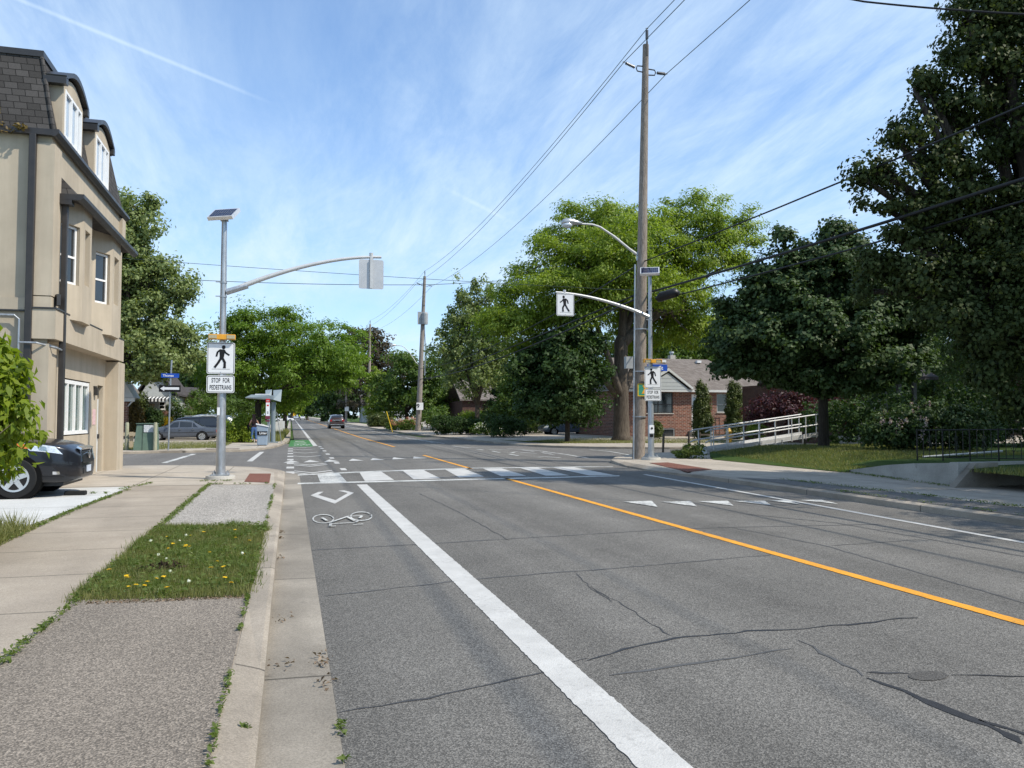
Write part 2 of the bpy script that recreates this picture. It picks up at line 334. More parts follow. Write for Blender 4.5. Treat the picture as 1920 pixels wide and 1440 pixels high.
simple('rim_alloy', (0.58, 0.59, 0.60), 0.3, 0.7, 0.5, 0.08)
simple('lamp_clear', (0.62, 0.66, 0.70), 0.08, 0.3, 0.8, 0.3, 25)
simple('lamp_amber', (0.62, 0.16, 0.02), 0.15, 0, 0.6)
simple('lamp_red', (0.38, 0.012, 0.016), 0.15, 0, 0.6)
simple('plate', (0.55, 0.60, 0.68), 0.4, 0, 0.4)
simple('plastic_black', (0.012, 0.012, 0.013), 0.45, 0, 0.4)
def paint(name, c): return simple(name, c, 0.3, 0.2, 0.4, 0.05, 2, 0, 0.45)
paint('car_black', (0.010, 0.011, 0.015)); paint('car_grey', (0.085, 0.098, 0.122)); paint('car_navy', (0.014, 0.017, 0.028))
paint('car_blue', (0.11, 0.15, 0.21)); paint('car_brown', (0.065, 0.045, 0.048)); paint('car_white', (0.72, 0.72, 0.72)); paint('car_silver', (0.42, 0.45, 0.48))
paint('lime', (0.48, 0.72, 0.03)); paint('bus_yellow', (0.75, 0.42, 0.03))
simple('skin', (0.48, 0.27, 0.19), 0.5, 0, 0.4); simple('hair', (0.055, 0.020, 0.014), 0.5, 0, 0.4, 0.3, 30)
simple('denim', (0.065, 0.125, 0.28), 0.85, 0, 0.2, 0.25, 20); simple('top_dark', (0.02, 0.017, 0.022), 0.9, 0, 0.2)
simple('siding', (0.45, 0.475, 0.48), 0.6, 0, 0.3, 0.06); simple('awning_black', (0.02, 0.02, 0.024), 0.7, 0, 0.3)
simple('beige', (0.42, 0.35, 0.24), 0.8, 0, 0.2); simple('dirt', (0.055, 0.038, 0.026), 0.95, 0, 0.1, 0.4, 20, 0.6)
simple('reflector_yellow', (0.75, 0.50, 0.02), 0.5); simple('poster', (0.50, 0.52, 0.53), 0.7, 0, 0.3, 0.5, 28)
simple('notice_pink', (0.62, 0.42, 0.42), 0.7, 0, 0.3, 0.3, 30); simple('sticker_green', (0.04, 0.26, 0.16), 0.5)
simple('lamp_body', (0.50, 0.50, 0.50), 0.35, 0.6, 0.5)
def M(n): return MATS[n]

# ------------------------------------------------------------------ mesh building
class MB:
    def __init__(s): s.v = []; s.f = []
    def add(s, vs, fs):
        o = len(s.v); s.v += [tuple(p) for p in vs]; s.f += [tuple(i+o for i in q) for q in fs]; return s
    def poly(s, pts): return s.add(pts, [tuple(range(len(pts)))])
    def box(s, a, b, rot=0, piv=None):
        x0, y0, z0 = a; x1, y1, z1 = b
        vs = [(x0, y0, z0), (x1, y0, z0), (x1, y1, z0), (x0, y1, z0), (x0, y0, z1), (x1, y0, z1), (x1, y1, z1), (x0, y1, z1)]
        if rot:
            p = piv or ((x0+x1)/2, (y0+y1)/2); c, q = math.cos(rot), math.sin(rot)
            vs = [(p[0]+(x-p[0])*c-(y-p[1])*q, p[1]+(x-p[0])*q+(y-p[1])*c, z) for x, y, z in vs]
        return s.add(vs, [(3, 2, 1, 0), (4, 5, 6, 7), (0, 1, 5, 4), (1, 2, 6, 5), (2, 3, 7, 6), (3, 0, 4, 7)])
    def prism(s, poly, z0, z1):
        n = len(poly); a = sum(poly[i][0]*poly[(i+1) % n][1]-poly[(i+1) % n][0]*poly[i][1] for i in range(n))
        if a < 0: poly = poly[::-1]
        f0 = (lambda p: z0) if not callable(z0) else z0; f1 = (lambda p: z1) if not callable(z1) else z1
        vs = [(p[0], p[1], f0(p)) for p in poly]+[(p[0], p[1], f1(p)) for p in poly]
        return s.add(vs, [tuple(range(n-1, -1, -1)), tuple(range(n, 2*n))]+[(i, (i+1) % n, n+(i+1) % n, n+i) for i in range(n)])
    def extr(s, pts, vec):
        n = len(pts); vec = Vector(vec); P = [Vector(p) for p in pts]
        nr = Vector((0, 0, 0))
        for i in range(n): nr += P[i].cross(P[(i+1) % n])
        if nr.dot(vec) < 0: P = P[::-1]
        return s.add(P+[p+vec for p in P], [tuple(range(n-1, -1, -1)), tuple(range(n, 2*n))]+[(i, (i+1) % n, n+(i+1) % n, n+i) for i in range(n)])
    def tube(s, path, r, n=8, cap=True):
        P = [Vector(p) for p in path]; k = len(P)
        rs = [r]*k if isinstance(r, (int, float)) else list(r)
        if len(rs) != k: rs = [rs[0]+(rs[-1]-rs[0])*i/(k-1) for i in range(k)]
        vs = []; prev = None
        for i in range(k):
            t = (P[min(i+1, k-1)]-P[max(i-1, 0)]).normalized()
            if prev is None: a = t.orthogonal().normalized()
            else:
                a = prev-t*prev.dot(t)
                a = a.normalized() if a.length > 1e-6 else t.orthogonal().normalized()
            prev = a; b = t.cross(a)
            for j in range(n):
                q = 2*math.pi*j/n; vs.append(P[i]+(a*math.cos(q)+b*math.sin(q))*rs[i])
        fs = [(i*n+j, i*n+(j+1) % n, (i+1)*n+(j+1) % n, (i+1)*n+j) for i in range(k-1) for j in range(n)]
        if cap: fs += [tuple(range(n-1, -1, -1)), tuple(range((k-1)*n, k*n))]
        return s.add(vs, fs)
    def lathe(s, prof, n=16, c=(0, 0, 0), axis='z', ang=0):
        vs = []
        for r, h in prof:
            for j in range(n):
                q = 2*math.pi*(j+0.5)/n
                p = (r*math.cos(q), r*math.sin(q), h)
                if axis == 'y': p = (p[0], p[2], p[1])
                if axis == 'x': p = (p[2], p[0], p[1])
                vs.append((p[0]+c[0], p[1]+c[1], p[2]+c[2]))
        k = len(prof); fl = axis == 'y'
        fs = []
        for i in range(k-1):
            for j in range(n):
                q = (i*n+j, i*n+(j+1) % n, (i+1)*n+(j+1) % n, (i+1)*n+j); fs.append(q[::-1] if fl else q)
        e = [tuple(range(n-1, -1, -1)), tuple(range((k-1)*n, k*n))]
        fs += [x[::-1] for x in e] if fl else e
        return s.add(vs, fs)
    def ell(s, c, r, nu=14, nv=8):
        prof = [(math.sin(math.pi*i/nv), -math.cos(math.pi*i/nv)) for i in range(1, nv)]
        vs = []
        for a, h in prof:
            for j in range(nu):
                q = 2*math.pi*j/nu; vs.append((c[0]+r[0]*a*math.cos(q), c[1]+r[1]*a*math.sin(q), c[2]+r[2]*h))
        k = len(prof)
        fs = [(i*nu+j, i*nu+(j+1) % nu, (i+1)*nu+(j+1) % nu, (i+1)*nu+j) for i in range(k-1) for j in range(nu)]
        b = len(vs); vs += [(c[0], c[1], c[2]-r[2]), (c[0], c[1], c[2]+r[2])]
        fs += [(b, (j+1) % nu, j) for j in range(nu)]+[(b+1, (k-1)*nu+j, (k-1)*nu+(j+1) % nu) for j in range(nu)]
        return s.add(vs, fs)
    def build(s, name, mat, parent=None, world=True, smooth=False, bevel=0.0, tag_=None, kind=None):
        me = bpy.data.meshes.new(name); off = parent_off(parent) if (parent is not None and world) else (0, 0, 0)
        v = [(p[0]-off[0], p[1]-off[1], p[2]-off[2]) for p in s.v]
        me.from_pydata(v, [], s.f); me.update()
        return link(name, me, mat, parent, smooth, bevel, kind)
def parent_off(p):
    o = Vector((0, 0, 0))
    while p is not None: o = o+p.location; p = p.parent
    return o
def link(name, me, mat, parent=None, smooth=False, bevel=0.0, kind=None):
    if mat: me.materials.append(M(mat) if isinstance(mat, str) else mat)
    if smooth: me.polygons.foreach_set('use_smooth', [True]*len(me.polygons))
    if smooth == 'auto':
        me.set_sharp_from_angle(angle=R(35))
    o = bpy.data.objects.new(name, me); COL.objects.link(o)
    if parent is not None: o.parent = parent
    if bevel:
        md = o.modifiers.new('bevel', 'BEVEL'); md.width = bevel; md.segments = 2; md.limit_method = 'ANGLE'; md.angle_limit = R(40)
    if kind: o['kind'] = kind
    return o
def tag(o, label, cat, group=None, kind=None):
    o['label'] = label; o['category'] = cat
    if group: o['group'] = group
    if kind: o['kind'] = kind
    return o
def thing(name, label, cat, loc=(0, 0, 0), rz=0, group=None):
    o = bpy.data.objects.new(name, None); COL.objects.link(o); o.location = loc; o.rotation_euler = (0, 0, rz); o.empty_display_size = 0.2
    return tag(o, label, cat, group)
def dup(root, loc, rz=None, label=None, group=None, scale=None):
    def cp(o, par):
        c = o.copy(); COL.objects.link(c)
        if par is not None: c.parent = par
        for ch in o.children: cp(ch, c)
        return c
    r = cp(root, None); r.location = loc
    if rz is not None: r.rotation_euler = (0, 0, rz)
    if label: r['label'] = label
    if group: r['group'] = group
    if scale: r.scale = (scale,)*3 if isinstance(scale, (int, float)) else scale
    return r
def quads_mesh(name, V, k=4):
    # V: (N, k, 3) separate polygons
    n = len(V); me = bpy.data.meshes.new(name)
    me.vertices.add(n*k); me.vertices.foreach_set('co', np.ascontiguousarray(V, dtype=np.float32).ravel())
    me.loops.add(n*k); me.loops.foreach_set('vertex_index', np.arange(n*k, dtype=np.int32))
    me.polygons.add(n); me.polygons.foreach_set('loop_start', np.arange(0, n*k, k, dtype=np.int32))
    me.update(calc_edges=True); return me
def unit(a): return a/np.maximum(np.linalg.norm(a, axis=-1, keepdims=True), 1e-9)
def leaf_quads(c, nrm, size, asp=0.55, fold=0.12, tdir=None):
    n = len(c); nrm = unit(nrm)
    t = rng.normal(size=(n, 3)) if tdir is None else tdir+rng.normal(size=(n, 3))*0.35
    t = unit(t-nrm*np.sum(t*nrm, axis=1, keepdims=True)); b = np.cross(nrm, t)
    s = size[:, None]
    return np.stack([c-t*s*0.5, c+b*s*asp*0.5+nrm*s*fold-t*s*0.05, c+t*s*0.5-nrm*s*fold*0.5, c-b*s*asp*0.5+nrm*s*fold-t*s*0.05], axis=1)
def blob_leaves(blobs, clumps, per, leaf, spread=(0.45, 0.45, 0.3), up=0.5, outw=0.5, shell=0.5, asp=0.6, rough=0.22, droop=0.0, jitter=1.0):
    """leaf clumps through the volume of overlapping ellipsoids; returns quads and clump centres"""
    vol = np.array([b[3]*b[4]*b[5] for b in blobs])**0.72; vol = vol/vol.sum()
    Q = []; C = []
    for b, w in zip(blobs, vol):
        k = max(3, int(clumps*w)); c = np.array(b[:3]); r = np.array(b[3:6])
        d = unit(rng.normal(size=(k, 3))); rad = rng.random(k)**(1/(3+3*shell))
        ph = rng.random(6)*6.28
        wob = 1+rough*(np.sin(d[:, 0]*5+ph[0])*np.sin(d[:, 1]*5+ph[1])+0.6*np.sin(d[:, 2]*9+ph[2]+d[:, 0]*4))+rng.normal(size=k)*rough*0.35
        cc = c+d*r*(rad*wob)[:, None]; C.append(cc)
        # every clump is a small lumpy tuft: leaves thicken towards its outside and face away from its middle
        sz = 0.55+0.9*rng.random(k)**1.4
        e_ = unit(rng.normal(size=(k*per, 3))); q_ = rng.random(k*per)**0.45
        wv = 1+0.22*np.sin(e_[:, 0]*7+np.repeat(rng.random(k)*6, per))*np.sin(e_[:, 1]*6+np.repeat(rng.random(k)*6, per))
        g_ = e_*(q_*wv*1.55)[:, None]*np.array(spread)*np.repeat(sz, per)[:, None]+rng.normal(size=(k*per, 3))*np.array(spread)*0.16
        tilt = np.repeat(rng.normal(size=(k, 2))*0.20, per, axis=0); g_[:, 2] += (g_[:, :2]*tilt).sum(1)
        p = np.repeat(cc, per, axis=0)+g_
        dd = np.repeat(d, per, axis=0)
        nn = e_*0.9+dd*outw*0.5+np.array([0, 0, up*0.6])+rng.normal(size=(k*per, 3))*jitter*0.42
        s = leaf*(0.65+0.7*rng.random(k*per))
        td = None
        if droop: td = dd*0.6+np.array([0, 0, -droop])
        Q.append(leaf_quads(p, nn, s, asp, 0.12, td))
    return np.concatenate(Q), np.concatenate(C)
def limb(mb, p0, p1, r0, r1, bend=0.12, n=7, sides=7, up=0.0):
    p0 = Vector(p0); p1 = Vector(p1); L = (p1-p0).length
    off = Vector((random.uniform(-1, 1), random.uniform(-1, 1), random.uniform(-.3, .6)))*L*bend
    path = []
    for i in range(n):
        t = i/(n-1); path.append(p0.lerp(p1, t)+off*math.sin(math.pi*t)+Vector((0, 0, up*L*math.sin(math.pi*t))))
    mb.tube(path, [r0+(r1-r0)*(i/(n-1))**0.8 for i in range(n)], sides); return path
def tree(name, label, base, blobs, leafmat, bark='bark', trunk_r=0.2, fork=2.5, clumps=500, per=30, leaf=0.2, cat='tree', group=None, lean=(0, 0),
         twigs=40, limbs=None, low=(), **kw):
    """blobs are given relative to the base; > trunk (with limbs), crown"""
    t = thing(name, label, cat, base, 0, group)
    Q, C = blob_leaves(blobs, clumps, per, leaf, **kw)
    link('crown', quads_mesh('crown', Q), leafmat, t)
    mb = MB(); f = Vector((lean[0], lean[1], fork))
    flare = [(0, 0, -0.15), (lean[0]*.08, lean[1]*.08, fork*.06), (lean[0]*.3, lean[1]*.3, fork*.3), (lean[0]*.7, lean[1]*.7, fork*.7), tuple(f), tuple(f+Vector((0, 0, .5*trunk_r))), tuple(f+Vector((0, 0, 1.1*trunk_r)))]
    mb.tube(flare, [trunk_r*1.5, trunk_r*1.08, trunk_r*.95, trunk_r*.88, trunk_r*.84, trunk_r*.7, trunk_r*.3], 10)
    ends = []
    for bl in (limbs if limbs else blobs):
        e = Vector(bl[:3]); st = f+Vector((0, 0, -random.uniform(0, 0.15)*fork))
        path = limb(mb, st if ends else f-Vector((0, 0, .05)), e, trunk_r*(0.55 if ends else 0.86), trunk_r*0.16, 0.10 if ends else .05, 8, 9, 0.04); ends.append(path)
    for e in low: limb(mb, f*0.42, Vector(e[:3]), trunk_r*0.62, trunk_r*0.18, 0.10, 9, 8, -.04)
    for i in range(twigs):
        c = Vector(C[rng.integers(len(C))])
        pth = min(ends, key=lambda p: (p[-1]-c).length); st = pth[random.randint(3, 7)]
        limb(mb, st, c, trunk_r*0.18, 0.012, 0.1, 5, 5)
    mb.build('trunk', bark, t, world=False, smooth=True)
    return t
def bush(name, label, base, blobs, leafmat, clumps, per, leaf, cat='bush', group=None, stems=8, **kw):
    t = thing(name, label, cat, base, 0, group)
    Q, C = blob_leaves(blobs, clumps, per, leaf, **kw)
    link('foliage', quads_mesh('foliage', Q), leafmat, t)
    if stems:
        mb = MB()
        for i in range(stems):
            c = C[rng.integers(len(C))]; limb(mb, (random.uniform(-.1, .1), random.uniform(-.1, .1), -0.05), c, 0.02, 0.006, 0.08, 5, 5)
        mb.build('stem', 'bark_dark', t, world=False, smooth=True)
    return t
_txt = {}
def text_polys(body, size=1.0, sx=1.0, spacing=1.0):
    cu = bpy.data.curves.new('t', 'FONT'); cu.body = body; cu.size = size; cu.align_x = 'CENTER'; cu.align_y = 'CENTER'; cu.space_character = spacing; cu.offset = 0.022*size
    o = bpy.data.objects.new('t', cu); COL.objects.link(o); dg = bpy.context.evaluated_depsgraph_get()
    me = bpy.data.meshes.new_from_object(o.evaluated_get(dg)); vs = [(v.co.x*sx, v.co.y) for v in me.vertices]; fs = [tuple(p.vertices) for p in me.polygons]
    bpy.data.objects.remove(o); bpy.data.curves.remove(cu); bpy.data.meshes.remove(me); return vs, fs
def put_text(mb, body, size, org, ux, uz, sx=1.0, spacing=1.0):
    vs, fs = text_polys(body, size, sx, spacing); o = Vector(org); ux = Vector(ux); uz = Vector(uz)
    mb.add([o+ux*a+uz*b for a, b in vs], fs)
def stroke(pts, w, z=0.0):
    """2D polyline -> list of quads (with round-ish joints), each lifted a little so none share a plane"""
    out = []
    for (a, b) in zip(pts[:-1], pts[1:]):
        a = Vector(a); b = Vector(b); d = (b-a).normalized(); n = Vector((-d.y, d.x))*w/2
        out.append([a+n-d*w*.15, a-n-d*w*.15, b-n+d*w*.15, b+n+d*w*.15])
    return out
def D(u, v, d):
    r = ray(u, v); ax = Vector((math.sin(YAW)*math.cos(PIT), math.cos(YAW)*math.cos(PIT), math.sin(PIT)))
    t = d/r.dot(ax); return Vector((r.x*t, r.y*t, CAMH+r.z*t))
def pb(base, lst):
    out = []
    for b in lst:
        u, v, d, ru, rv = b[:5]; k = d/FPX; c = D(u, v, d)-Vector(base)
        rd = b[5] if len(b) > 5 else ru*k
        out.append((c.x, c.y, c.z, (ru*k+rd)/2 if len(b) > 5 else ru*k, rd, rv*k))
    return out

# ------------------------------------------------------------------ ground, roads, pavements
def sheet(name, rows, mat, kind='structure', parent=None):
    """rows: list of lists of points across"""
    n = len(rows[0]); mb = MB()
    vs = [p for r in rows for p in r]
    fs = [(i*n+j, i*n+j+1, (i+1)*n+j+1, (i+1)*n+j) for i in range(len(rows)-1) for j in range(n-1)]
    mb.add(vs, fs); return mb.build(name, mat, parent, kind=kind)
YS = [-40, 65, 200, 1500]
sheet('ground', [[(x, y, gz(y)-0.05) for x in (-1500, -100, 100, 1500)] for y in [-60, 65, 200, 1500]], 'lawn')
road = sheet('road', [[(x, y, gz(y)) for x in (0.25, 5.3, 10.15)] for y in YS], 'asphalt')
mb = MB(); mb.poly([(-80, 20, 0), (0.25, 20, 0), (0.25, 50, 0), (-80, 50, 0)]); mb.poly([(10.15, 20, 0), (100, 20, 0), (100, 64, 0), (10.15, 64, 0)])
mb.build('side_street', 'asphalt_side', kind='structure')
def arc(c, r, a0, a1, n=10): return [(c[0]+r*math.cos(R(a0+(a1-a0)*i/n)), c[1]+r*math.sin(R(a0+(a1-a0)*i/n))) for i in range(n+1)]
def offset_line(path, d):
    out = []
    for i, p in enumerate(path):
        a = Vector(path[max(i-1, 0)]); b = Vector(path[min(i+1, len(path)-1)]); t = (b-a).normalized(); out.append((p[0]-t.y*d, p[1]+t.x*d))
    return out
def kerb(name, path, w, h, mat='concrete_kerb', hf=None, lip=0.03):
    """kerb along path; body lies to the left of the direction of travel; hf(i) scales the height"""
    inn = offset_line(path, w); top = offset_line(path, lip); n = len(path); vs = []
    for i in range(n):
        z = gz(path[i][1]); hh = h*(hf(i) if hf else 1)
        vs += [(*path[i], z-0.1), (*path[i], z+hh-0.015), (*top[i], z+hh), (*inn[i], z+0.12 if not hf else z+max(hh, 0.115)), (*inn[i], z-0.1)]
    fs = [(i*5+j, (i+1)*5+j, (i+1)*5+j+1, i*5+j+1) for i in range(n-1) for j in range(4)]+[(0, 1, 2, 3, 4), tuple((n-1)*5+j for j in (4, 3, 2, 1, 0))]
    mb = MB(); mb.add(vs, fs); return mb.build(name, mat, kind='structure')
# near left: kerb edge path runs towards +Y and turns left into the side street
nl = [(-0.13, y) for y in np.linspace(-40, 21.5, 42)]+arc((-4.6, 22.2), 4.5, 8, 90, 12)[0:]+[(-8, 26.9), (-80, 27.2)]
def hfun(i):
    y = nl[i][1]
    if i > 41: return 0.85
    return 0.5 if y > 18.5 else (0.62 if 11 < y else (1.0 if y > 6.2 else (0.75 if y > 5.5 else 0.6)))
kerb('kerb', nl, 0.17, 0.125, hf=hfun)
blk = offset_line(nl, 0.17)+[(-80, -40)]
mb = MB(); mb.prism(blk, -0.08, 0.115); mb.build('sidewalk', 'concrete_walk', kind='structure')
gut = offset_line(nl[:50], -0.38); mb = MB()
for i in range(len(gut)-1): mb.poly([(*gut[i], 0.004), (*gut[i+1], 0.004), (*nl[i+1], 0.008), (*nl[i], 0.008)])
mb.build('gutter', 'concrete_gutter', kind='structure')
def patch(name, pts, z, mat, kind='structure'):
    mb = MB(); mb.poly([(p[0], p[1], z) for p in pts]); return mb.build(name, mat, kind=kind)
patch('boulevard', [(-1.6, -40), (-0.31, -40), (-0.31, 6.8), (-1.6, 7.05)], 0.121, 'asphalt_walk')
patch('boulevard', [(-1.62, 7.05), (-0.31, 6.8), (-0.31, 11.0), (-1.62, 11.5)], 0.121, 'soil')
patch('boulevard', [(-1.63, 11.5), (-0.31, 11.0), (-0.31, 18.0), (-1.66, 18.3)], 0.121, 'asphalt_pale')
patch('sidewalk', [(-5.2, 18.55), (-0.33, 18.3), (-0.4, 22), (-1.0, 24.2), (-2.4, 26), (-4.6, 26.45), (-8, 26.45), (-8, 25.6), (-5.2, 25.6)], 0.120, 'concrete_corner')
patch('driveway', [(-30, 11.6), (-3.35, 11.9), (-3.2, 18.3), (-30, 18.3)], 0.121, 'concrete_drive')
patch('lawn', [(-30, -40), (-3.2, -40), (-3.2, 11.0), (-3.6, 12.0), (-30, 12.0)], 0.125, 'lawn')
# far left
fl = [(-80, 36.9), (-9, 37.1), (-5.6, 38.4), (-3.6, 38.7), (-2.2, 38.9), (-1.4, 40.6), (-0.85, 43), (-0.45, 47), (-0.1, 55), (0.0, 65), (0.0, 80), (0.0, 1400)]
fl = fl[::-1]
fl_up = fl[::-1]
kerb('kerb', fl_up, 0.2, 0.11)
il = offset_line(fl_up, 0.2)
mb = MB(); mb.prism(il+[(-80, 1400)], lambda p: gz(p[1])-0.1, lambda p: gz(p[1])+0.105); mb.build('sidewalk', 'concrete_corner', kind='structure')
mb = MB()
mb.poly([(-80, 38.2, .112), (-9, 38.4, .112), (-6.1, 39.6, .112), (-3.3, 41.2, .112), (-3.1, 45.5, .112), (-3.4, 51, .112), (-20, 51, .112), (-80, 51, .112)])
mb.poly([(-80, 57.8, .112), (-3.3, 57.8, .112), (-3.3, 65, .112), (-80, 65, .112)]); mb.poly([(-80, 65, .112), (-3.3, 65, .112), (-3.3, 1400, gz(1400)+.112), (-80, 1400, gz(1400)+.112)])
mb.poly([(-1.5, 51, .112), (-0.75, 51, .112), (-0.4, 65, .112), (-1.5, 65, .112)]); mb.poly([(-1.5, 65, .112), (-0.4, 65, .112), (-0.4, 1400, gz(1400)+.112), (-1.5, 1400, gz(1400)+.112)])
mb.build('lawn', 'lawn', kind='structure')
# near right
nr = [(100, 31.0), (15.0, 30.9), (13.1, 29.6), (11.6, 27.7), (10.75, 26.0), (10.25, 23.5), (10.05, 20.9), (10.15, 18.2), (10.12, 14), (10.12, 8), (10.12, -40)]
kerb('kerb', nr[::1], 0.2, 0.11, hf=lambda i: 0.55 if i in (5, 6) else 1.0)
il = offset_line(nr, 0.2)
mb = MB(); mb.prism(il+[(100, -40)], -0.08, 0.118); mb.build('sidewalk', 'concrete_corner', kind='structure')
patch('boulevard', [(10.34, 17.2), (11.2, 16.2), (11.3, 13), (11.3, -40), (10.33, -40)], 0.124, 'asphalt_side')
# raised front lawn behind the pavement
def lawn_z(x, y): return 0.13+0.36*min(1, max(0, (x-14.1)/3.2))
rows = []
for y in np.linspace(18.2, 27.2, 12):
    x0 = 14.05 if y < 25 else 14.05+(y-25)*0.55
    rows.append([(x0+(100-x0)*s, y, lawn_z(x0+(100-x0)*s, y)) for s in (0, .008, .016, .024, .032, .04, .06, .2, 1)])
front_lawn = sheet('lawn', rows, 'lawn')
patch('lawn', [(14.6, 28.9), (100, 28.9), (100, 30.2), (15.6, 30.2)], 0.125, 'lawn')
rows = [[(13.55, y, .3+0.0*y), (14.6, y, .62), (20, y, .66), (100, y, .66)] for y in (-40, 4, 10, 13.6, 18.19)]
rows[-1] = [(14.3, 18.19, .30), (15, 18.19, .42), (20, 18.19, .50), (100, 18.19, .50)]
rows[-2] = [(13.6, 13.6, .50), (14.6, 13.6, .56), (20, 13.6, .6), (100, 13.6, .6)]
sheet('lawn', rows, 'lawn')
# far right
fr = [(10.15, 1400), (10.15, 200), (10.2, 114), (10.6, 80), (11.2, 65), (11.75, 58), (11.85, 51), (12.1, 44), (13.3, 40), (15.4, 37.8), (18.2, 36.4), (22, 35.8), (100, 35.6)]
kerb('kerb', fr[::1], 0.2, 0.11)
il = offset_line(fr, 0.2)
mb = MB(); mb.prism(il+[(100, 1400)], lambda p: gz(p[1])-0.1, lambda p: gz(p[1])+0.112); mb.build('sidewalk', 'concrete_corner', kind='structure')
mb = MB(); e = .121
L1 = [(13.3, 60), (13.4, 52), (13.6, 45.5), (15, 42.8), (17.4, 41.2), (21, 40.2), (100, 39.6), (100, 60)]
mb.poly([(p[0], p[1], e) for p in L1]); mb.poly([(13.3, 60, e), (100, 60, e), (100, 65, e), (13.3, 65, e)]); mb.poly([(13.3, 65, e), (100, 65, e), (100, 1400, gz(1400)+e), (13.3, 1400, gz(1400)+e)])
mb.build('lawn', 'lawn', kind='structure')
# driveway of the blue car
patch('driveway', [(13.3, 61.5), (40, 61.5), (40, 64.6), (13.3, 64.6)], 0.127, 'concrete_corner')
mb = MB(); mb.poly([(-30, 51.2, .12), (-3.2, 51.2, .12), (-3.2, 57.6, .12), (-30, 57.6, .12)]); mb.build('driveway', 'asphalt_side', kind='structure')

# ------------------------------------------------------------------ road markings and cracks: painted children of the road
def mark(name, polys, mat='paint_white', z=0.005):
    mb = MB()
    for k, P in enumerate(polys): mb.poly([(p[0], p[1], gz(p[1])+z+0.0004*k) for p in P])
    return mb.build(name, mat, road)
def rough_strip(x0, x1, y0, y1, step=0.035, j=0.0028):
    # painted line with an uneven edge
    n = int((y1-y0)/step); ys = [y0+(y1-y0)*i/n for i in range(n+1)]; a = [x0+random.gauss(0, j) for _ in ys]; b = [x1+random.gauss(0, j) for _ in ys]
    return [[(a[i], ys[i]), (b[i], ys[i]), (b[i+1], ys[i+1]), (a[i+1], ys[i+1])] for i in range(n)]
def mark_flat(name, polys, mat, z=.005):
    mb = MB()
    for P in polys: mb.poly([(p[0], p[1], z) for p in P])
    return mb.build(name, mat, road)
def gp(*px): return [G(u, v) for u, v in px]
def ln(x0, y0, x1, y1, w): return stroke([(x0, y0), (x1, y1)], w)[0]
def strip(x0, x1, ys, xx=None): return [[(x0, a), (x1, a), (x1, b), (x0, b)] for a, b in zip(ys[:-1], ys[1:])]
def zpx(zx, zy): return G(540+zx*.40625, 820+zy*.40625)
mark('crosswalk_line', [[zpx(45, 217), zpx(1530, 180.5), zpx(1530, 176), zpx(45, 211)]], 'paint_worn')
mark('crosswalk_line', [[zpx(45, 177), zpx(330, 163), zpx(830, 145), zpx(1500, 137), zpx(1500, 134), zpx(830, 141), zpx(330, 158), zpx(45, 172)]], 'paint_worn')
bars = [((135, 172), (235, 166), (272, 207), (150, 211)), ((330, 163), (430, 159), (490, 198), (355, 203)), ((530, 156), (625, 152), (705, 191), (580, 195)),
        ((725, 149), (815, 146), (905, 182), (790, 186)), ((900, 145), (985, 144), (1100, 178), (985, 181)), ((1070, 142), (1150, 141), (1300, 177), (1190, 178)),
        ((1220, 140), (1320, 139), (1510, 176), (1390, 177))]
for k, q in enumerate(bars): mark('crosswalk_bar', [[zpx(*p) for p in q]], 'paint_worn' if k == 0 else 'paint_white', 0.007)
mark_flat('lane_line', rough_strip(1.50, 1.735, 1.0, 19.0), 'paint_white'); mark('lane_line', strip(1.50, 1.735, [-20, 1.0]))
mark('lane_line', [[(1.22, 46), (1.46, 46), (1.5, 65), (1.28, 65)]]+strip(1.28, 1.5, [65, 140]), 'paint_white'); mark('lane_line', strip(1.3, 1.48, [140, 260]), 'paint_white')
mark_flat('centre_line', rough_strip(5.29, 5.42, 3.0, 20.0, .05, .0025), 'paint_yellow'); mark('centre_line', strip(5.29, 5.42, [-20, 3.0]), 'paint_yellow')
mark('centre_line', [[(5.28, 24.0), (5.41, 24.0), (5.43, 33.3), (5.30, 33.3)]], 'paint_yellow')
mark('centre_line', strip(5.33, 5.48, [43.3, 65])+strip(5.33, 5.48, [65, 350]), 'paint_yellow')
mark('edge_line', [[(8.75, -20), (8.87, -20), (8.87, 8), (8.75, 8)], [(8.75, 8), (8.87, 8), (9.46, 20.3), (9.33, 20.3)]])
mark('edge_line', [[(8.95, 48), (9.07, 48), (8.95, 65), (8.83, 65)], [(8.83, 65), (8.95, 65), (8.5, 130), (8.36, 130)], [(8.36, 130), (8.5, 130), (8.5, 300), (8.36, 300)]], 'paint_white')
for y in (24.3, 27.9, 31.4, 34.9, 38.4, 41.6, 44.2): mark('lane_dash', [[(1.47, y), (1.64, y), (1.64, y+1.0), (1.47, y+1.0)]])
for y in (23.2, 25.6, 28.1, 30.6, 33.2, 35.9, 38.7, 41.4): mark('lane_dash', [[(-0.13+.02, y), (0.12, y), (0.12, y+.95), (-0.11, y+.95)]])
for y, two in ((22.6, 1), (26.5, 1), (33.0, 0), (36.6, 0), (40.4, 0), (43.4, 0)):
    pl = []
    for o in ((0, 0.75) if two else (0,)):
        pl += [[(0.12, y+o+1.1), (0.12, y+o+.8), (0.62, y+o-0.18), (0.62, y+o+.14)], [(0.62, y+o+.14), (0.62, y+o-.18), (1.2, y+o+.8), (1.2, y+o+1.1)]]
    mark('chevron', pl, 'paint_white', 0.009)
mark('bicycle_lane_patch', [[(-0.1, 45.2), (1.2, 45.2), (1.24, 58.5), (0.02, 58.5)]], 'paint_green', 0.005)
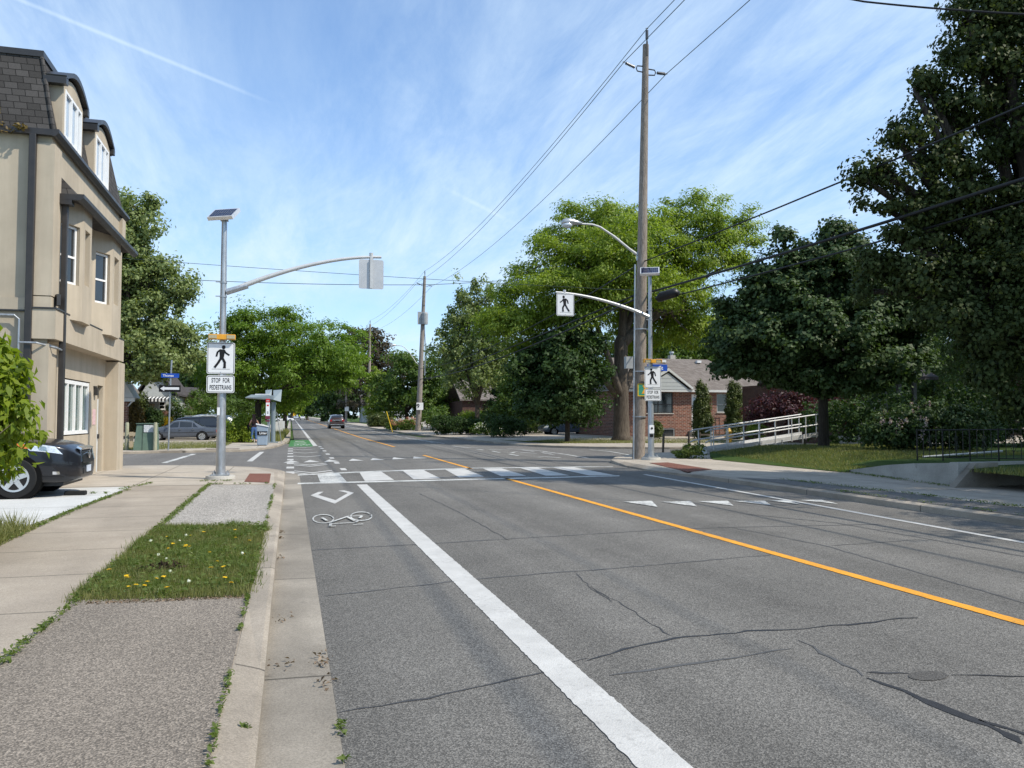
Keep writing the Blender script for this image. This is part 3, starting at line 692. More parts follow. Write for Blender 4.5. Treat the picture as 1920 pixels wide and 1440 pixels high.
mark('patch_symbol', [[(0.2, 51), (0.95, 51), (0.95, 51.9), (0.2, 51.9)], [(0.3, 54.6), (0.9, 54.6), (0.9, 55.6), (0.3, 55.6)]]+[[(0.2+.16*i, 47+.6*(i % 2)), (0.32+.16*i, 47+.6*(i % 2)), (0.32+.16*i, 48+.6*(i % 2)), (0.2+.16*i, 48+.6*(i % 2))] for i in range(6)], 'paint_worn', 0.009)
for x, y in ((0.05, 28.8), (0.72, 28.9), (1.42, 29.0), (2.3, 29.4), (3.1, 29.7), (3.95, 30.1), (4.8, 30.5)):
    mark('yield_triangle', [[(x-.28, y), (x+.28, y+.12), (x-.02, y+1.6)]], 'paint_white', 0.011)
for a, b, c in (((160, 238), (285, 234), (312, 261)), ((325, 238), (455, 235), (485, 259)), ((485, 236), (620, 234), (645, 256)), ((640, 235), (780, 233), (812, 254)), ((800, 232), (880, 231), (945, 251)), ((935, 231), (1030, 229), (1105, 248))):
    mark('yield_triangle', [[G(1100+p[0]*.427, 840+p[1]*.427) for p in (a, b, c)]], 'paint_worn', 0.011)
def zs(x, y): return G(570+x/12.8, 900+y/12.8)
mark('arrow_marking', [[zs(155, 375), zs(345, 290), zs(470, 285), zs(340, 365)], [zs(155, 375), zs(340, 365), zs(760, 490), zs(740, 575)], [zs(760, 490), zs(740, 575), zs(1200, 312), zs(1050, 320)], [zs(1200, 312), zs(1050, 320), zs(820, 262), zs(960, 255)]], 'paint_white')
bk = []
def ring(cx, cy, rx, ry, w, n=20, skip=()):
    for i in range(n):
        if i in skip: continue
        a, b = 2*math.pi*i/n, 2*math.pi*(i+1)/n
        bk.append([zs(cx+rx*math.cos(a), cy+ry*math.sin(a)), zs(cx+rx*math.cos(b), cy+ry*math.sin(b)), zs(cx+(rx-w)*math.cos(b), cy+(ry-w*.45)*math.sin(b)), zs(cx+(rx-w)*math.cos(a), cy+(ry-w*.45)*math.sin(a))])
ring(462, 945, 265, 108, 36); ring(1375, 893, 268, 108, 30, 20, (18,))
def bl(a, b, w):
    p = Vector(zs(*a)); q = Vector(zs(*b)); bk.append(stroke([p, q], w)[0])
for a, b in (((440, 935), (550, 1005)), ((600, 1060), (1060, 900)), ((1060, 900), (1390, 885)), ((640, 1085), (1250, 1048)), ((1060, 925), (1220, 1015)), ((1390, 895), (1340, 945)), ((640, 1080), (640, 1130)), ((590, 1145), (760, 1140)), ((1250, 1048), (1310, 1005)), ((1180, 1105), (1410, 1092))): bl(a, b, 0.042)
mark('bicycle_marking', bk, 'paint_worn', 0.006)
mark('stop_line', [ln(-4.2, 30.0, -4.0, 37.0, .2)], 'paint_worn'); mark('stop_line', [ln(-1.4, 30.2, -1.25, 38.5, .2)], 'paint_white')
def zr(x, y): return G(760+x*.21875, 640+y*.21875)
for pts in (((0, 828), (240, 868)), ((400, 898), (560, 915)), ((560, 911), (790, 908)), ((610, 925), (670, 933)), ((720, 928), (900, 930)), ((745, 942), (810, 955)), ((910, 958), (945, 948), (1120, 962)), ((890, 968), (970, 982)), ((1000, 932), (1100, 945)), ((870, 920), (1130, 938), (1380, 972), (1560, 1003)), ((1170, 955), (1270, 972)), ((1140, 995), (1190, 990), (1330, 1000)), ((1580, 930), (1750, 945), (1920, 975))):
    mark('side_lane_marking', stroke([zr(*p) for p in pts], 0.13), 'paint_worn', 0.009)
def zc(x, y): return G(1100+x*.427, 840+y*.427)
def crack(pts, w, mat='tar', jit=0.02, name='crack_seal'):
    P = [Vector(p) for p in pts]; out = [P[0]]
    for a, b in zip(P[:-1], P[1:]):
        n = max(2, int((b-a).length/0.11))
        for i in range(1, n+1): out.append(a.lerp(b, i/n)+Vector((random.uniform(-jit, jit), random.uniform(-jit, jit)))*.6)
    L = []; Rr = []
    for i, p in enumerate(out):
        t = (out[min(i+1, len(out)-1)]-out[max(i-1, 0)]).normalized(); nn = Vector((-t.y, t.x)); ww = w*random.uniform(.35, 1.25)/2*(1 if 0 < i < len(out)-1 else .3)
        L.append(p+nn*ww); Rr.append(p-nn*ww)
    mb = MB(); k = len(out); mb.add([(p.x, p.y, gz(p.y)+.003) for p in L+Rr], [(i, k+i, k+i+1, i+1) for i in range(k-1)]); mb.build(name, mat, road)
crack([zc(0, 935), zc(170, 885), zc(380, 835), zc(720, 805), zc(950, 795), zc(1150, 775), zc(1440, 745)], .028, 'tar', .03)
crack([G(632, 1337), G(800, 1310), G(1030, 1257), G(1100, 1235)], .02, 'tar_mid')
crack([zc(1230, 1010), zc(1380, 1065), zc(1530, 1125), zc(1700, 1195), zc(1800, 1245), zc(1920, 1300)], .06, 'tar', 0.035)
crack([zc(1720, 1195), zc(1850, 1235), zc(1990, 1280)], .045, 'tar', 0.02)
crack([zc(1230, 985), zc(1320, 988), zc(1420, 990)], .04, 'tar_mid'); crack([zc(1600, 998), zc(1750, 1000), zc(1990, 1003)], .022, 'tar')
crack([zc(930, 845), zc(1050, 905), zc(1220, 1000)], .035, 'tar_faint', 0.04)
crack([zc(0, 605), zc(110, 660), zc(230, 735), zc(380, 830)], .012, 'tar_mid', 0.03)
crack([zc(0, 380), zc(400, 355), zc(950, 342), zc(1300, 335)], .04, 'tar_faint', 0.03); crack([G(582, 1032), G(800, 1020), G(1100, 1002)], .04, 'tar_faint')
crack([zc(640, 350), zc(1050, 430), zc(1500, 560), zc(1990, 700)], .035, 'tar_faint')
crack([zc(700, 290), zc(1100, 330), zc(1500, 400), zc(1990, 490)], .05, 'tar_faint')
crack([zc(1070, 430), zc(1460, 402)], .03, 'tar_faint'); crack([zc(100, 1000), zc(500, 945), zc(900, 880)], .03, 'tar_faint')
crack([G(785, 925), G(860, 960), G(955, 1014)], .016, 'tar_mid', 0.02); crack([G(1080, 1075), G(1110, 1105), G(1150, 1130)], .008, 'tar_mid')
crack([G(610, 1118), G(900, 1085), G(1200, 1062), G(1450, 1040)], .035, 'tar_faint', .03)
for y in (47, 52, 60, 74, 82, 95): crack([(0.4, y), (5, y+.3), (10, y-.2)], .12, 'tar_faint', .05)
crack([(3.4, 33), (3.6, 50), (3.4, 65)], .07, 'tar_faint', .05); crack([(7.2, 21), (7.0, 33), (7.3, 48)], .07, 'tar_faint', .05)
mbp = MB(); mbp.poly([(*G(1740+38*math.cos(a), 1268+9*math.sin(a)), .004) for a in np.linspace(0, 6.1, 14)]); mbp.build('asphalt_patch', 'asphalt_dark', road)

# tactile plates and utility covers
def plate(label, pts, z=0.128, grp=None):
    mb = MB(); mb.prism([(p[0], p[1]) for p in pts], z-.02, z); o = mb.build('tactile_plate', 'tactile'); tag(o, label, 'tactile plate', grp); return o
plate('small rust red tactile plate in the kerb ramp beside the left crossing pole', [G(458, 903, .125), G(505, 905, .125), G(508, 888, .125), G(468, 888, .125)])
plate('long rust red tactile plate in the pavement beside the right crossing pole', [G(1218, 868, .125), G(1252, 867, .125), G(1335, 880, .125), G(1290, 885, .125)])
plate('thin rust red tactile plate at the far corner near the utility cabinet', [(-3.75, 39.25), (-2.35, 39.45), (-2.3, 39.95), (-3.75, 39.75)], .118)

# ------------------------------------------------------------------ grass and weeds
def grass_blades(name, n, sampler, h0, h1, w, mat, label, lean=0.35, kind='stuff', cat='grass'):
    p = sampler(n); n = len(p)
    a = rng.random(n)*6.283; h = h0+(h1-h0)*rng.random(n)**1.5; b = np.stack([np.cos(a), np.sin(a), np.zeros(n)], 1)*(w*(.6+.8*rng.random(n)))[:, None]
    ln_ = rng.normal(size=(n, 3))*lean; ln_[:, 2] = 1; tip = p+unit(ln_)*h[:, None]
    V = np.stack([p-b, p+b, tip], 1); o = link(name, quads_mesh(name, V, 3), mat); tag(o, label, cat, None, kind); return o
def quad_sampler(q, z, edge=0.0):
    q = [np.array(p) for p in q]
    def f(n):
        u = rng.random(n)[:, None]; v = rng.random(n)[:, None]
        p = (q[0]*(1-u)+q[1]*u)*(1-v)+(q[3]*(1-u)+q[2]*u)*v
        p = p+rng.normal(size=p.shape)*edge
        zz = z(p) if callable(z) else np.full(n, z); return np.concatenate([p, zz[:, None]], 1)
    return f
grass_blades('grass', 42000, quad_sampler([(-1.66, 7.0), (-0.3, 6.82), (-0.3, 11.05), (-1.66, 11.55)], 0.115, 0.035), .03, .10, .0032, 'blade', 'short grass with dandelions in the boulevard strip by the kerb')
cl = rng.random((70, 2)); cl = np.stack([-1.6+1.28*cl[:, 0], 6.95+4.3*cl[:, 1]], 1)
def clump_sampler(n): i = rng.integers(len(cl), size=n); return np.concatenate([cl[i]+rng.normal(size=(n, 2))*.06, np.full((n, 1), .115)], 1)
grass_blades('grass', 9000, clump_sampler, .05, .15, .0035, 'leaf_weed', 'coarser darker tufts growing through the dandelion grass', .5)
P = clump_sampler(3200); P[:, 2] = .15+.03*rng.random(len(P)); P[:, :2] += rng.normal(size=(len(P), 2))*.10; P[:, 0] = np.clip(P[:, 0], -1.64, -.30)
o = link('clover', quads_mesh('clover', leaf_quads(P, rng.normal(size=P.shape)*.5+np.array([0, 0, 1.0]), .02+.05*rng.random(len(P))**2, .55, .1)), 'leaf_weed'); tag(o, 'broad leaved weeds mixed into the dandelion grass', 'weeds', None, 'stuff')
P = np.concatenate([quad_sampler([(-1.5, 6.84), (-.34, 6.75), (-.34, 6.84), (-1.5, 6.93)], .125)(260)]); o = link('dry_edge', quads_mesh('dry_edge', leaf_quads(P, rng.normal(size=P.shape)*.5+np.array([0, 0, 1]), .015+.03*rng.random(len(P)), .35, .1)), 'dead_leaf'); tag(o, 'dry straw along the near edge of the dandelion grass', 'straw', None, 'stuff')
# broad weed leaves: in the strip, along seams of the pavement
def weed_line(pts, n, w, z):
    out = []
    segs = [(np.array(a), np.array(b)) for a, b in zip(pts[:-1], pts[1:])]; L = np.array([np.linalg.norm(b-a) for a, b in segs]); L = L/L.sum()
    for (a, b), l in zip(segs, L):
        k = int(n*l); c = rng.random(max(3, k//14)); t = np.repeat(c, 14)[:k] if k > 14 else rng.random(k)
        t = np.clip(t+rng.normal(size=len(t))*0.012, 0, 1)
        out.append(a+(b-a)*t[:, None]+rng.normal(size=(len(t), 2))*w)
    p = np.concatenate(out); return np.concatenate([p, (z+rng.random(len(p))*.03)[:, None]], 1)
P = [weed_line([(-1.61, 4.6), (-1.60, 7.1), (-1.64, 11.5)], 1500, .02, .125), weed_line([(-1.64, 11.5), (-1.66, 14), (-1.68, 18.6)], 1900, .03, .125), weed_line([(-0.31, 3.2), (-0.31, 6.9)], 260, .010, .125),
     weed_line([(-0.31, 11), (-0.31, 18)], 420, .015, .125), weed_line([(-3.2, 10.5), (-3.22, 14), (-3.1, 17.4)], 1900, .03, .125), weed_line([(-3.3, 17.5), (-2.9, 19.2)], 260, .03, .125), weed_line([(-3.9, 16.8), (-3.3, 16.75)], 90, .03, .125),
     weed_line([(-1.7, 18.45), (-0.4, 18.3)], 160, .012, .125), weed_line([(0.23, 3.3), (0.26, 4.2)], 60, .012, .01), weed_line([(-0.30, 4.1), (-0.16, 4.06)], 50, .010, .072), weed_line([(-1.95, 19.4), (-1.2, 19.3)], 160, .03, .125),
     weed_line([(11.3, 8), (11.25, 13), (11.0, 16.4)], 1500, .06, .13), weed_line([(14.15, 18.2), (13.3, 13.8)], 900, .07, .13), weed_line([(10.35, 9), (10.35, 14)], 420, .03, .13)]
P.append(quad_sampler([(-1.6, 7.05), (-0.34, 6.9), (-0.34, 11.0), (-1.6, 11.4)], 0.15)(2600))
P = np.concatenate(P); nn = rng.normal(size=P.shape)*.55+np.array([0, 0, 1.0])
o = link('weeds', quads_mesh('weeds', leaf_quads(P, nn, .016+.034*rng.random(len(P))**1.5, .5, .1)), 'leaf_weed'); tag(o, 'low green weeds growing along the pavement seams', 'weeds', None, 'stuff')
def rl(p): return np.array([lawn_z(a, 0) for a in p[:, 0]])
grass_blades('grass', 34000, quad_sampler([(14.0, 18.3), (21, 18.3), (24, 27), (15.2, 27.2)], rl), .04, .11, .009, 'blade', 'mown lawn in front of the ramp beside the retaining wall')
grass_blades('grass', 9000, quad_sampler([(14.6, 28.9), (20, 28.9), (20, 30.3), (15.2, 30.3)], .125), .05, .18, .010, 'blade', 'strip of rough grass between the short wooden posts and the ramp')
grass_blades('grass', 16000, quad_sampler([(-3.2, 41.3), (-3.2, 51), (-12, 51), (-8, 39.2)], .11), .05, .14, .014, 'blade', 'lawn at the far corner in front of the grey sedan')
grass_blades('grass', 22000, quad_sampler([(13.5, 46), (15.5, 42.6), (28, 40), (24, 58)], .12), .05, .13, .018, 'blade', 'lawn under the tall tree in front of the brick bungalow')
grass_blades('grass', 15000, quad_sampler([(-4.6, 7.2), (-3.05, 7.2), (-3.15, 11.7), (-5.0, 12.0)], .12), .06, .34, .006, 'blade', 'long rough grass round the foot of the yellow green shrub', .45)
grass_blades('grass', 5000, quad_sampler([(13.4, 4), (14.4, 4), (14.4, 13.4), (13.4, 13.4)], .45), .05, .2, .008, 'blade', 'grass on the low bank beside the pavement at the right edge')
grass_blades('grass', 3500, quad_sampler([(-1.5, 51), (-0.5, 51), (-0.1, 85), (-1.5, 85)], .12), .2, .6, .02, 'blade', 'tall grass on the verge behind the bus shelter')
# dandelions: each one a thing
def dandelion(label, grp):
    t = thing('dandelion', label, 'dandelion', (0, 0, -5), 0, grp); mb = MB(); mb.tube([(0, 0, 0), (.004, 0, .05), (0, 0, .09)], .0022, 5); mb.build('stem', 'leaf_weed', t, False); return t
dy = dandelion('yellow dandelion flowering in the short grass of the boulevard strip', 'yellow dandelions in the grass strip')
k = 26; a = np.linspace(0, 6.283*3, k); pv = np.stack([np.cos(a)*.014, np.sin(a)*.014, np.full(k, .094)], 1)*np.array([1, 1, 1]); pv[::2, :2] *= .45
nv = np.stack([np.cos(a)*.35, np.sin(a)*.35, np.ones(k)], 1); link('petals', quads_mesh('petals', leaf_quads(pv, nv, np.full(k, .024), .4, .05)), 'petal_yellow', dy)
dw = dandelion('white dandelion seed head in the short grass of the boulevard strip', 'white dandelion clocks in the grass strip')
d_ = unit(rng.normal(size=(60, 3))); link('seed_head', quads_mesh('seed_head', leaf_quads(np.array([0, 0, .10])+d_*.013, d_, np.full(60, .009), .7, .0)), 'petal_white', dw)
ypx = [(186+1087*.4-0, 0)]
yl = [(588, 545), (592, 555), (596, 584), (626, 592), (665, 583), (680, 572), (945, 346), (1156, 380), (1095, 362), (885, 350), (775, 358), (860, 415), (888, 402), (785, 410), (800, 398), (1048, 505), (980, 512), (1040, 552), (1072, 583), (780, 602), (722, 552), (510, 522), (975, 428), (1130, 437), (1100, 333), (868, 405), (1005, 470), (760, 548)]
wl_ = [(833, 378), (862, 362), (778, 462), (740, 452), (708, 388), (876, 582), (1128, 450), (800, 525)]
for lst, proto in ((yl, dy), (wl_, dw)):
    for i, (x, y) in enumerate(lst):
        p = G(x*.4028, 860+y*.4028, .19); o = proto if i == 0 else dup(proto, (0, 0, 0)); o.location = (p[0], p[1], .10); o.rotation_euler = (random.uniform(-.2, .2), random.uniform(-.2, .2), random.uniform(0, 6)); s = random.uniform(.8, 1.15); o.scale = (s, s, s)
P = np.concatenate([np.array([*G(305, 1070, .12), .14])+rng.normal(size=(420, 3))*np.array([.085, .06, .02])])
o = link('dead_leaves', quads_mesh('dead_leaves', leaf_quads(P, rng.normal(size=P.shape)+np.array([0, 0, .5]), .03+.03*rng.random(len(P)), .6, .2)), 'dirt'); tag(o, 'small heap of dry brown leaves lying in the dandelion grass', 'leaves', None, 'stuff')
P = np.concatenate([weed_line([(-0.11, 8.5), (-0.1, 11.5)], 40, .02, .012), weed_line([(0.2, 3.6), (0.24, 8)], 50, .03, .008), weed_line([(-.1, 4), (0, 7)], 25, .05, .01)])
o = link('kerb_litter', quads_mesh('kerb_litter', leaf_quads(P, rng.normal(size=P.shape)*.4+np.array([0, 0, 1]), .015+.03*rng.random(len(P)), .5, .2)), 'dead_leaf'); tag(o, 'scattered dry leaf bits lying in the gutter', 'litter', None, 'stuff')
# ------------------------------------------------------------------ walls with openings
class Wall:
    """a vertical wall from p0 to p1 (plan), n = outward side to the right of travel; s runs along it, d outwards"""
    def __init__(s, p0, p1):
        s.p0 = Vector((*p0, 0)); s.L = (Vector((*p1, 0))-s.p0).length; s.t = (Vector((*p1, 0))-s.p0)/s.L; s.n = Vector((s.t.y, -s.t.x, 0))
    def P(s, a, d, z): return s.p0+s.t*a+s.n*d+Vector((0, 0, z))
    def face(s, mb, z0, z1, holes=(), depth=0.12, a0=0, a1=None, d=0):
        a1 = s.L if a1 is None else a1
        A = sorted({a0, a1, *[h[0] for h in holes], *[h[1] for h in holes]}); Z = sorted({z0, z1, *[h[2] for h in holes], *[h[3] for h in holes]})
        for i in range(len(A)-1):
            for j in range(len(Z)-1):
                am = (A[i]+A[i+1])/2; zm = (Z[j]+Z[j+1])/2
                if any(h[0] < am < h[1] and h[2] < zm < h[3] for h in holes): continue
                mb.poly([s.P(A[i], d, Z[j]), s.P(A[i+1], d, Z[j]), s.P(A[i+1], d, Z[j+1]), s.P(A[i], d, Z[j+1])])
        for h in holes:
            b, c, e, g = h[:4]; q = d-depth
            mb.poly([s.P(b, d, e), s.P(b, q, e), s.P(c, q, e), s.P(c, d, e)][::-1]); mb.poly([s.P(b, d, g), s.P(b, q, g), s.P(c, q, g), s.P(c, d, g)])
            mb.poly([s.P(b, d, e), s.P(b, q, e), s.P(b, q, g), s.P(b, d, g)]); mb.poly([s.P(c, d, e), s.P(c, q, e), s.P(c, q, g), s.P(c, d, g)][::-1])
    def box(s, mb, a0, a1, d0, d1, z0, z1):
        v = [s.P(a, d, z) for z in (z0, z1) for a, d in ((a0, d0), (a1, d0), (a1, d1), (a0, d1))]
        f = [(0, 1, 2, 3), (7, 6, 5, 4), (4, 5, 1, 0), (5, 6, 2, 1), (6, 7, 3, 2), (7, 4, 0, 3)]
        # outward orientation is fixed by recalculating below
        c = sum(v, Vector())/8
        ff = []
        for q in f:
            nr = (v[q[1]]-v[q[0]]).cross(v[q[2]]-v[q[1]]); m = sum((v[i] for i in q), Vector())/4
            ff.append(q if nr.dot(m-c) > 0 else q[::-1])
        mb.add(v, ff)
    def window(s, parent, a0, a1, z0, z1, d, fmat='frame_white', gmat='glass_dark', fw=0.05, bars=(), mull=(), name='window', sill=None, fd=0.05):
        mb = MB()
        s.box(mb, a0, a0+fw, d-fd, d, z0, z1); s.box(mb, a1-fw, a1, d-fd, d, z0, z1); s.box(mb, a0+fw, a1-fw, d-fd, d-.001, z0, z0+fw); s.box(mb, a0+fw, a1-fw, d-fd, d-.001, z1-fw, z1)
        for z in bars: s.box(mb, a0+fw, a1-fw, d-fd, d-.004, z-fw*.45, z+fw*.45)
        for a in mull: s.box(mb, a-fw*.5, a+fw*.5, d-fd, d-.002, z0+fw, z1-fw)
        w = mb.build(name, fmat, parent)
        g = MB(); s.box(g, a0+.01, a1-.01, d-fd*.85, d-fd*.6, z0+.01, z1-.01); g.build('pane', gmat, w)
        if sill: k = MB(); s.box(k, a0-.05, a1+.05, d-fd, d+.1, z0-.07, z0-.005); k.build('sill', sill, w)
        return w

# ------------------------------------------------------------------ the tan corner building with mansard roof
FX, NY, FYE = -4.75, 18.0, 25.1
B = thing('mansard_building', 'tan stucco corner building with dark mansard roof, arched dormers and bay windows', 'building', (-9, 21, 0.115))
mb = MB()
wy = Wall((-22, NY), (FX, NY))        # faces the camera side
wy.face(mb, 0, 7.3)
wx = Wall((FX, NY), (FX, FYE)); wx.face(mb, 3.2, 7.3)
wl0 = Wall((-4.92, NY+.02), (-4.92, 24.25)); GH = [(1.75, 4.42, 1.14, 2.46), (5.22, 5.86, 0.05, 2.42)]
wl0.face(mb, 0.0, 3.2, GH, .14)
wf = Wall((FX, FYE), (-22, FYE)); wf.face(mb, 0, 7.3)
mb.build('wall', 'stucco', B)
mb = MB()
for a_, b_ in (((-5.12, NY-.07, 0.0), (-4.70, 18.52, 3.05)), ((-4.98, 24.15, 0.0), (-4.60, 25.02, 3.10)), ((-5.07, NY-.06, 4.02), (-4.68, 18.46, 7.12)), ((-4.98, 24.62, 6.7), (-4.66, 25.06, 7.22))):
    mb = MB(); mb.box(a_, b_); mb.build('pilaster', 'stucco', B)
mb = MB(); mb.box((-5.02, NY-.12, 3.14), (-4.58, 24.72, 3.74)); mb.box((-5.15, NY-.05, 3.745), (-4.69, NY+.6, 4.0)); mb.box((-22, NY-.05, 3.72), (-5.151, NY+.1, 3.96))
mb.build('fascia', 'stucco', B)
mb = MB(); mb.box((-5.0, NY-.14, 3.742), (-4.56, 18.6, 3.775)); mb.box((-4.98, 18.61, 3.741), (-4.57, 24.74, 3.768)); mb.box((-22, NY-.07, 3.69), (-5.16, NY+.05, 3.718)); mb.build('flashing', 'dark_metal', B)
mb = MB(); wl0.box(mb, 5.28, 5.80, -.13, -.09, .06, 2.06); d = mb.build('door', 'trim_white', B)
mb = MB(); wl0.box(mb, 5.70, 5.74, -.09, -.04, 1.0, 1.12); mb.build('handle', 'dark_metal', d)
mb = MB(); wl0.box(mb, 5.30, 5.78, -.12, -.08, 2.10, 2.38); mb.build('pane', 'glass_dark', d)
wl0.window(B, 1.78, 4.39, 1.17, 2.43, -.02, 'frame_white', 'glass_green', .085, (), (2.44, 3.09, 3.74), fd=.08)
mb = MB(); wl0.box(mb, 4.78, 4.92, 0, .09, 2.14, 2.34); wl0.box(mb, 4.75, 4.95, 0, .05, 2.341, 2.38); mb.build('wall_lamp', 'dark_metal', B)
mb = MB(); wl0.box(mb, 4.72, 5.02, 0, .012, 1.38, 1.78); nb = mb.build('notice', 'notice_pink', B)
# bays with three facets
for p in (((FX, 18.5), (-4.43, 19.3), (-4.43, 20.05), (FX, 20.75), 'a'), ((FX, 21.65), (-4.43, 22.3), (-4.43, 23.25), (FX, 23.95), 'b')):
    bay = None; mb = MB(); W1 = Wall(p[0], p[1]); W2 = Wall(p[1], p[2]); W3 = Wall(p[2], p[3])
    h1 = (W1.L*.14, W1.L*.86, 4.42, 5.70); h2 = (W2.L*.2, W2.L*.8, 4.50, 5.72); h3 = (W3.L*.2, W3.L*.8, 4.45, 5.70)
    W1.face(mb, 3.66, 6.2, [h1], .13); W2.face(mb, 3.66, 6.2, [h2], .22); W3.face(mb, 3.66, 6.2, [h3], .13)
    mb.poly([(*p[0], 3.66), (*p[3], 3.66), (*p[2], 3.66), (*p[1], 3.66)])
    bay = mb.build('bay', 'stucco', B)
    W1.window(bay, h1[0]+.01, h1[1]-.01, 4.43, 5.69, -.07, 'frame_white', 'glass_dark', .05, (5.02,))
    W2.window(bay, h2[0]+.01, h2[1]-.01, 4.51, 5.71, -.15, 'frame_white', 'glass_dark', .05, (5.1,))
    W3.window(bay, h3[0]+.01, h3[1]-.01, 4.46, 5.69, -.07, 'frame_white', 'glass_dark', .05, (5.05,))
# skirt roof over the bays
mb = MB(); y0, y1 = 18.45, 24.45
mb.add([(FX, y0, 6.2), (-4.36, y0, 6.2), (-4.36, y1, 6.2), (FX, y1, 6.2), (FX, y0+.16, 6.66), (FX, y1-.16, 6.66)], [(0, 1, 4), (1, 2, 5, 4), (2, 3, 5), (3, 2, 1, 0)])
sk = mb.build('skirt_roof', 'shingle_mansard', B)
mb = MB(); mb.extr([(-4.36, y0-.1, 6.1), (-4.30, y0-.1, 6.1), (-4.23, y0-.1, 6.16), (-4.22, y0-.1, 6.23), (-4.36, y0-.1, 6.23)], (0, y1-y0+.2, 0)); mb.box((FX, y0-.1, 6.1), (-4.361, y0-.003, 6.22)); mb.box((-4.80, y0-.1, 6.0), (-4.45, y0+.12, 6.098)); mb.build('gutter', 'downpipe', sk)
# mansard
mb = MB(); d = .34; X0, X1, Y0, Y1 = -22, FX+.03, NY-.03, FYE+.03
mb.add([(X0, Y0, 7.38), (X1, Y0, 7.38), (X1, Y1, 7.38), (X0, Y1, 7.38), (X0, Y0+d, 9.06), (X1-d, Y0+d, 9.06), (X1-d, Y1-d, 9.06), (X0, Y1-d, 9.06)],
       [(0, 1, 5, 4), (1, 2, 6, 5), (2, 3, 7, 6), (4, 5, 6, 7)]); mr = mb.build('mansard_roof', 'shingle_mansard', B)
mb = MB(); mb.box((X0, Y0+d-.04, 9.03), (X1-d+.04, Y1-d+.04, 9.16)); mb.build('roof_cap', 'dark_metal', mr)
mb = MB(); mb.tube([(X1-.0, Y0, 7.40), (X1-d, Y0+d, 9.05)], .04, 6); mb.build('hip_cap', 'shingle_mansard', mr)
mb = MB(); mb.extr([(X1, Y0-.12, 7.26), (X1+.07, Y0-.12, 7.26), (X1+.13, Y0-.12, 7.33), (X1+.13, Y0-.12, 7.40), (X1, Y0-.12, 7.40)], (0, Y1-Y0+.2, 0)); mb.box((X0, Y0-.12, 7.27), (X1-.002, Y0, 7.39)); mb.build('gutter', 'downpipe', mr)
for y0, y1 in ((18.22, 20.1), (21.0, 22.9)):
    mb = MB(); fx = -4.66; xb = -4.99; zt = 8.56; n = 10
    mb.box((xb, y0+.12, 7.42), (fx-.002, y0+.24, zt)); mb.box((xb, y1-.24, 7.42), (fx-.002, y1-.12, zt))
    arcp = [(fx, y0+.12+(y1-y0-.24)*i/n, zt+.27*math.sin(math.pi*i/n)) for i in range(n+1)]
    mb.extr([(fx, y0+.12, 8.48)]+arcp+[(fx, y1-.12, 8.48)], (-.06, 0, 0)); mb.box((fx-.06, y0+.121, 7.42), (fx, y0+.26, 8.479)); mb.box((fx-.06, y1-.26, 7.42), (fx, y1-.121, 8.479)); mb.box((fx-.06, y0+.261, 7.42), (fx, y1-.261, 7.47))
    dm = mb.build('dormer', 'stucco', B)
    mb = MB(); a1 = [(y0+(y1-y0)*i/n, zt+.03+.31*math.sin(math.pi*i/n)) for i in range(n+1)]; a2 = [(y0-.03+(y1-y0+.06)*i/n, zt+.10+.35*math.sin(math.pi*i/n)) for i in range(n+1)]
    ring_ = [(fx+.10, a, b) for a, b in a2]+[(fx+.10, a, b-.02) for a, b in a1[::-1]]
    nn_ = n+1; vs = []; 
    for x in (fx+.10, xb): vs += [(x, a, b) for a, b in a1]+[(x, a, b) for a, b in a2]
    fs = []; o2 = 2*nn_
    for i in range(n):
        fs += [(i, nn_+i, nn_+i+1, i+1), (nn_+i, o2+nn_+i, o2+nn_+i+1, nn_+i+1), (i, i+1, o2+i+1, o2+i)]
    fs += [(0, o2, o2+nn_, nn_), (n, nn_+n, o2+nn_+n, o2+n)]
    mb.add(vs, fs); mb.box((xb, y0-.05, zt-.08), (fx+.1, y0+.11, zt+.06)); mb.box((xb, y1-.11, zt-.08), (fx+.1, y1+.05, zt+.06)); mb.build('dormer_roof', 'dark_metal', dm)
    wd = Wall((fx, y0+.26), (fx, y1-.26))
    g = MB(); wd.box(g, 0, wd.L, -.055, -.04, 7.47, 8.48); g.build('pane', 'glass_blue', dm)
    g = MB(); 
    for a in (0, wd.L*.36, wd.L*.72, wd.L-.06): wd.box(g, a, a+.06, -.038, .02, 7.475, 8.475)
    wd.box(g, .061, wd.L-.061, -.036, .012, 8.42, 8.478); wd.box(g, .061, wd.L-.061, -.036, .012, 7.472, 7.53); g.build('window_frame', 'frame_white', dm)
mb = MB(); mb.box((-5.13, NY-.16, 1.6), (-5.0, NY-.05, 7.27)); mb.build('downpipe', 'downpipe', B, bevel=.015)
mb = MB(); mb.box((-4.66, 18.46, .3), (-4.55, 18.58, 6.12)); mb.build('downpipe', 'downpipe', B, bevel=.015)
mb = MB(); mb.tube([(-9, NY-.1, 3.60), (-5.32, NY-.1, 3.60), (-5.23, NY-.1, 3.52), (-5.23, NY-.1, 2.2)], .022, 8); mb.tube([(-5.2, NY-.2, 3.05), (-4.9, NY-.2, 3.05), (-4.6, NY+.1, 2.98), (-4.6, 18.45, 2.96)], .02, 8); mb.build('conduit', 'galv', B)
mb = MB(); mb.box((-4.67, 18.1, 3.85), (-4.60, 18.3, 4.08), .5); mb.tube([(-4.7, 18.2, 3.8), (-4.62, 18.2, 3.95)], .015, 6); mb.build('floodlight', 'dark_metal', B)
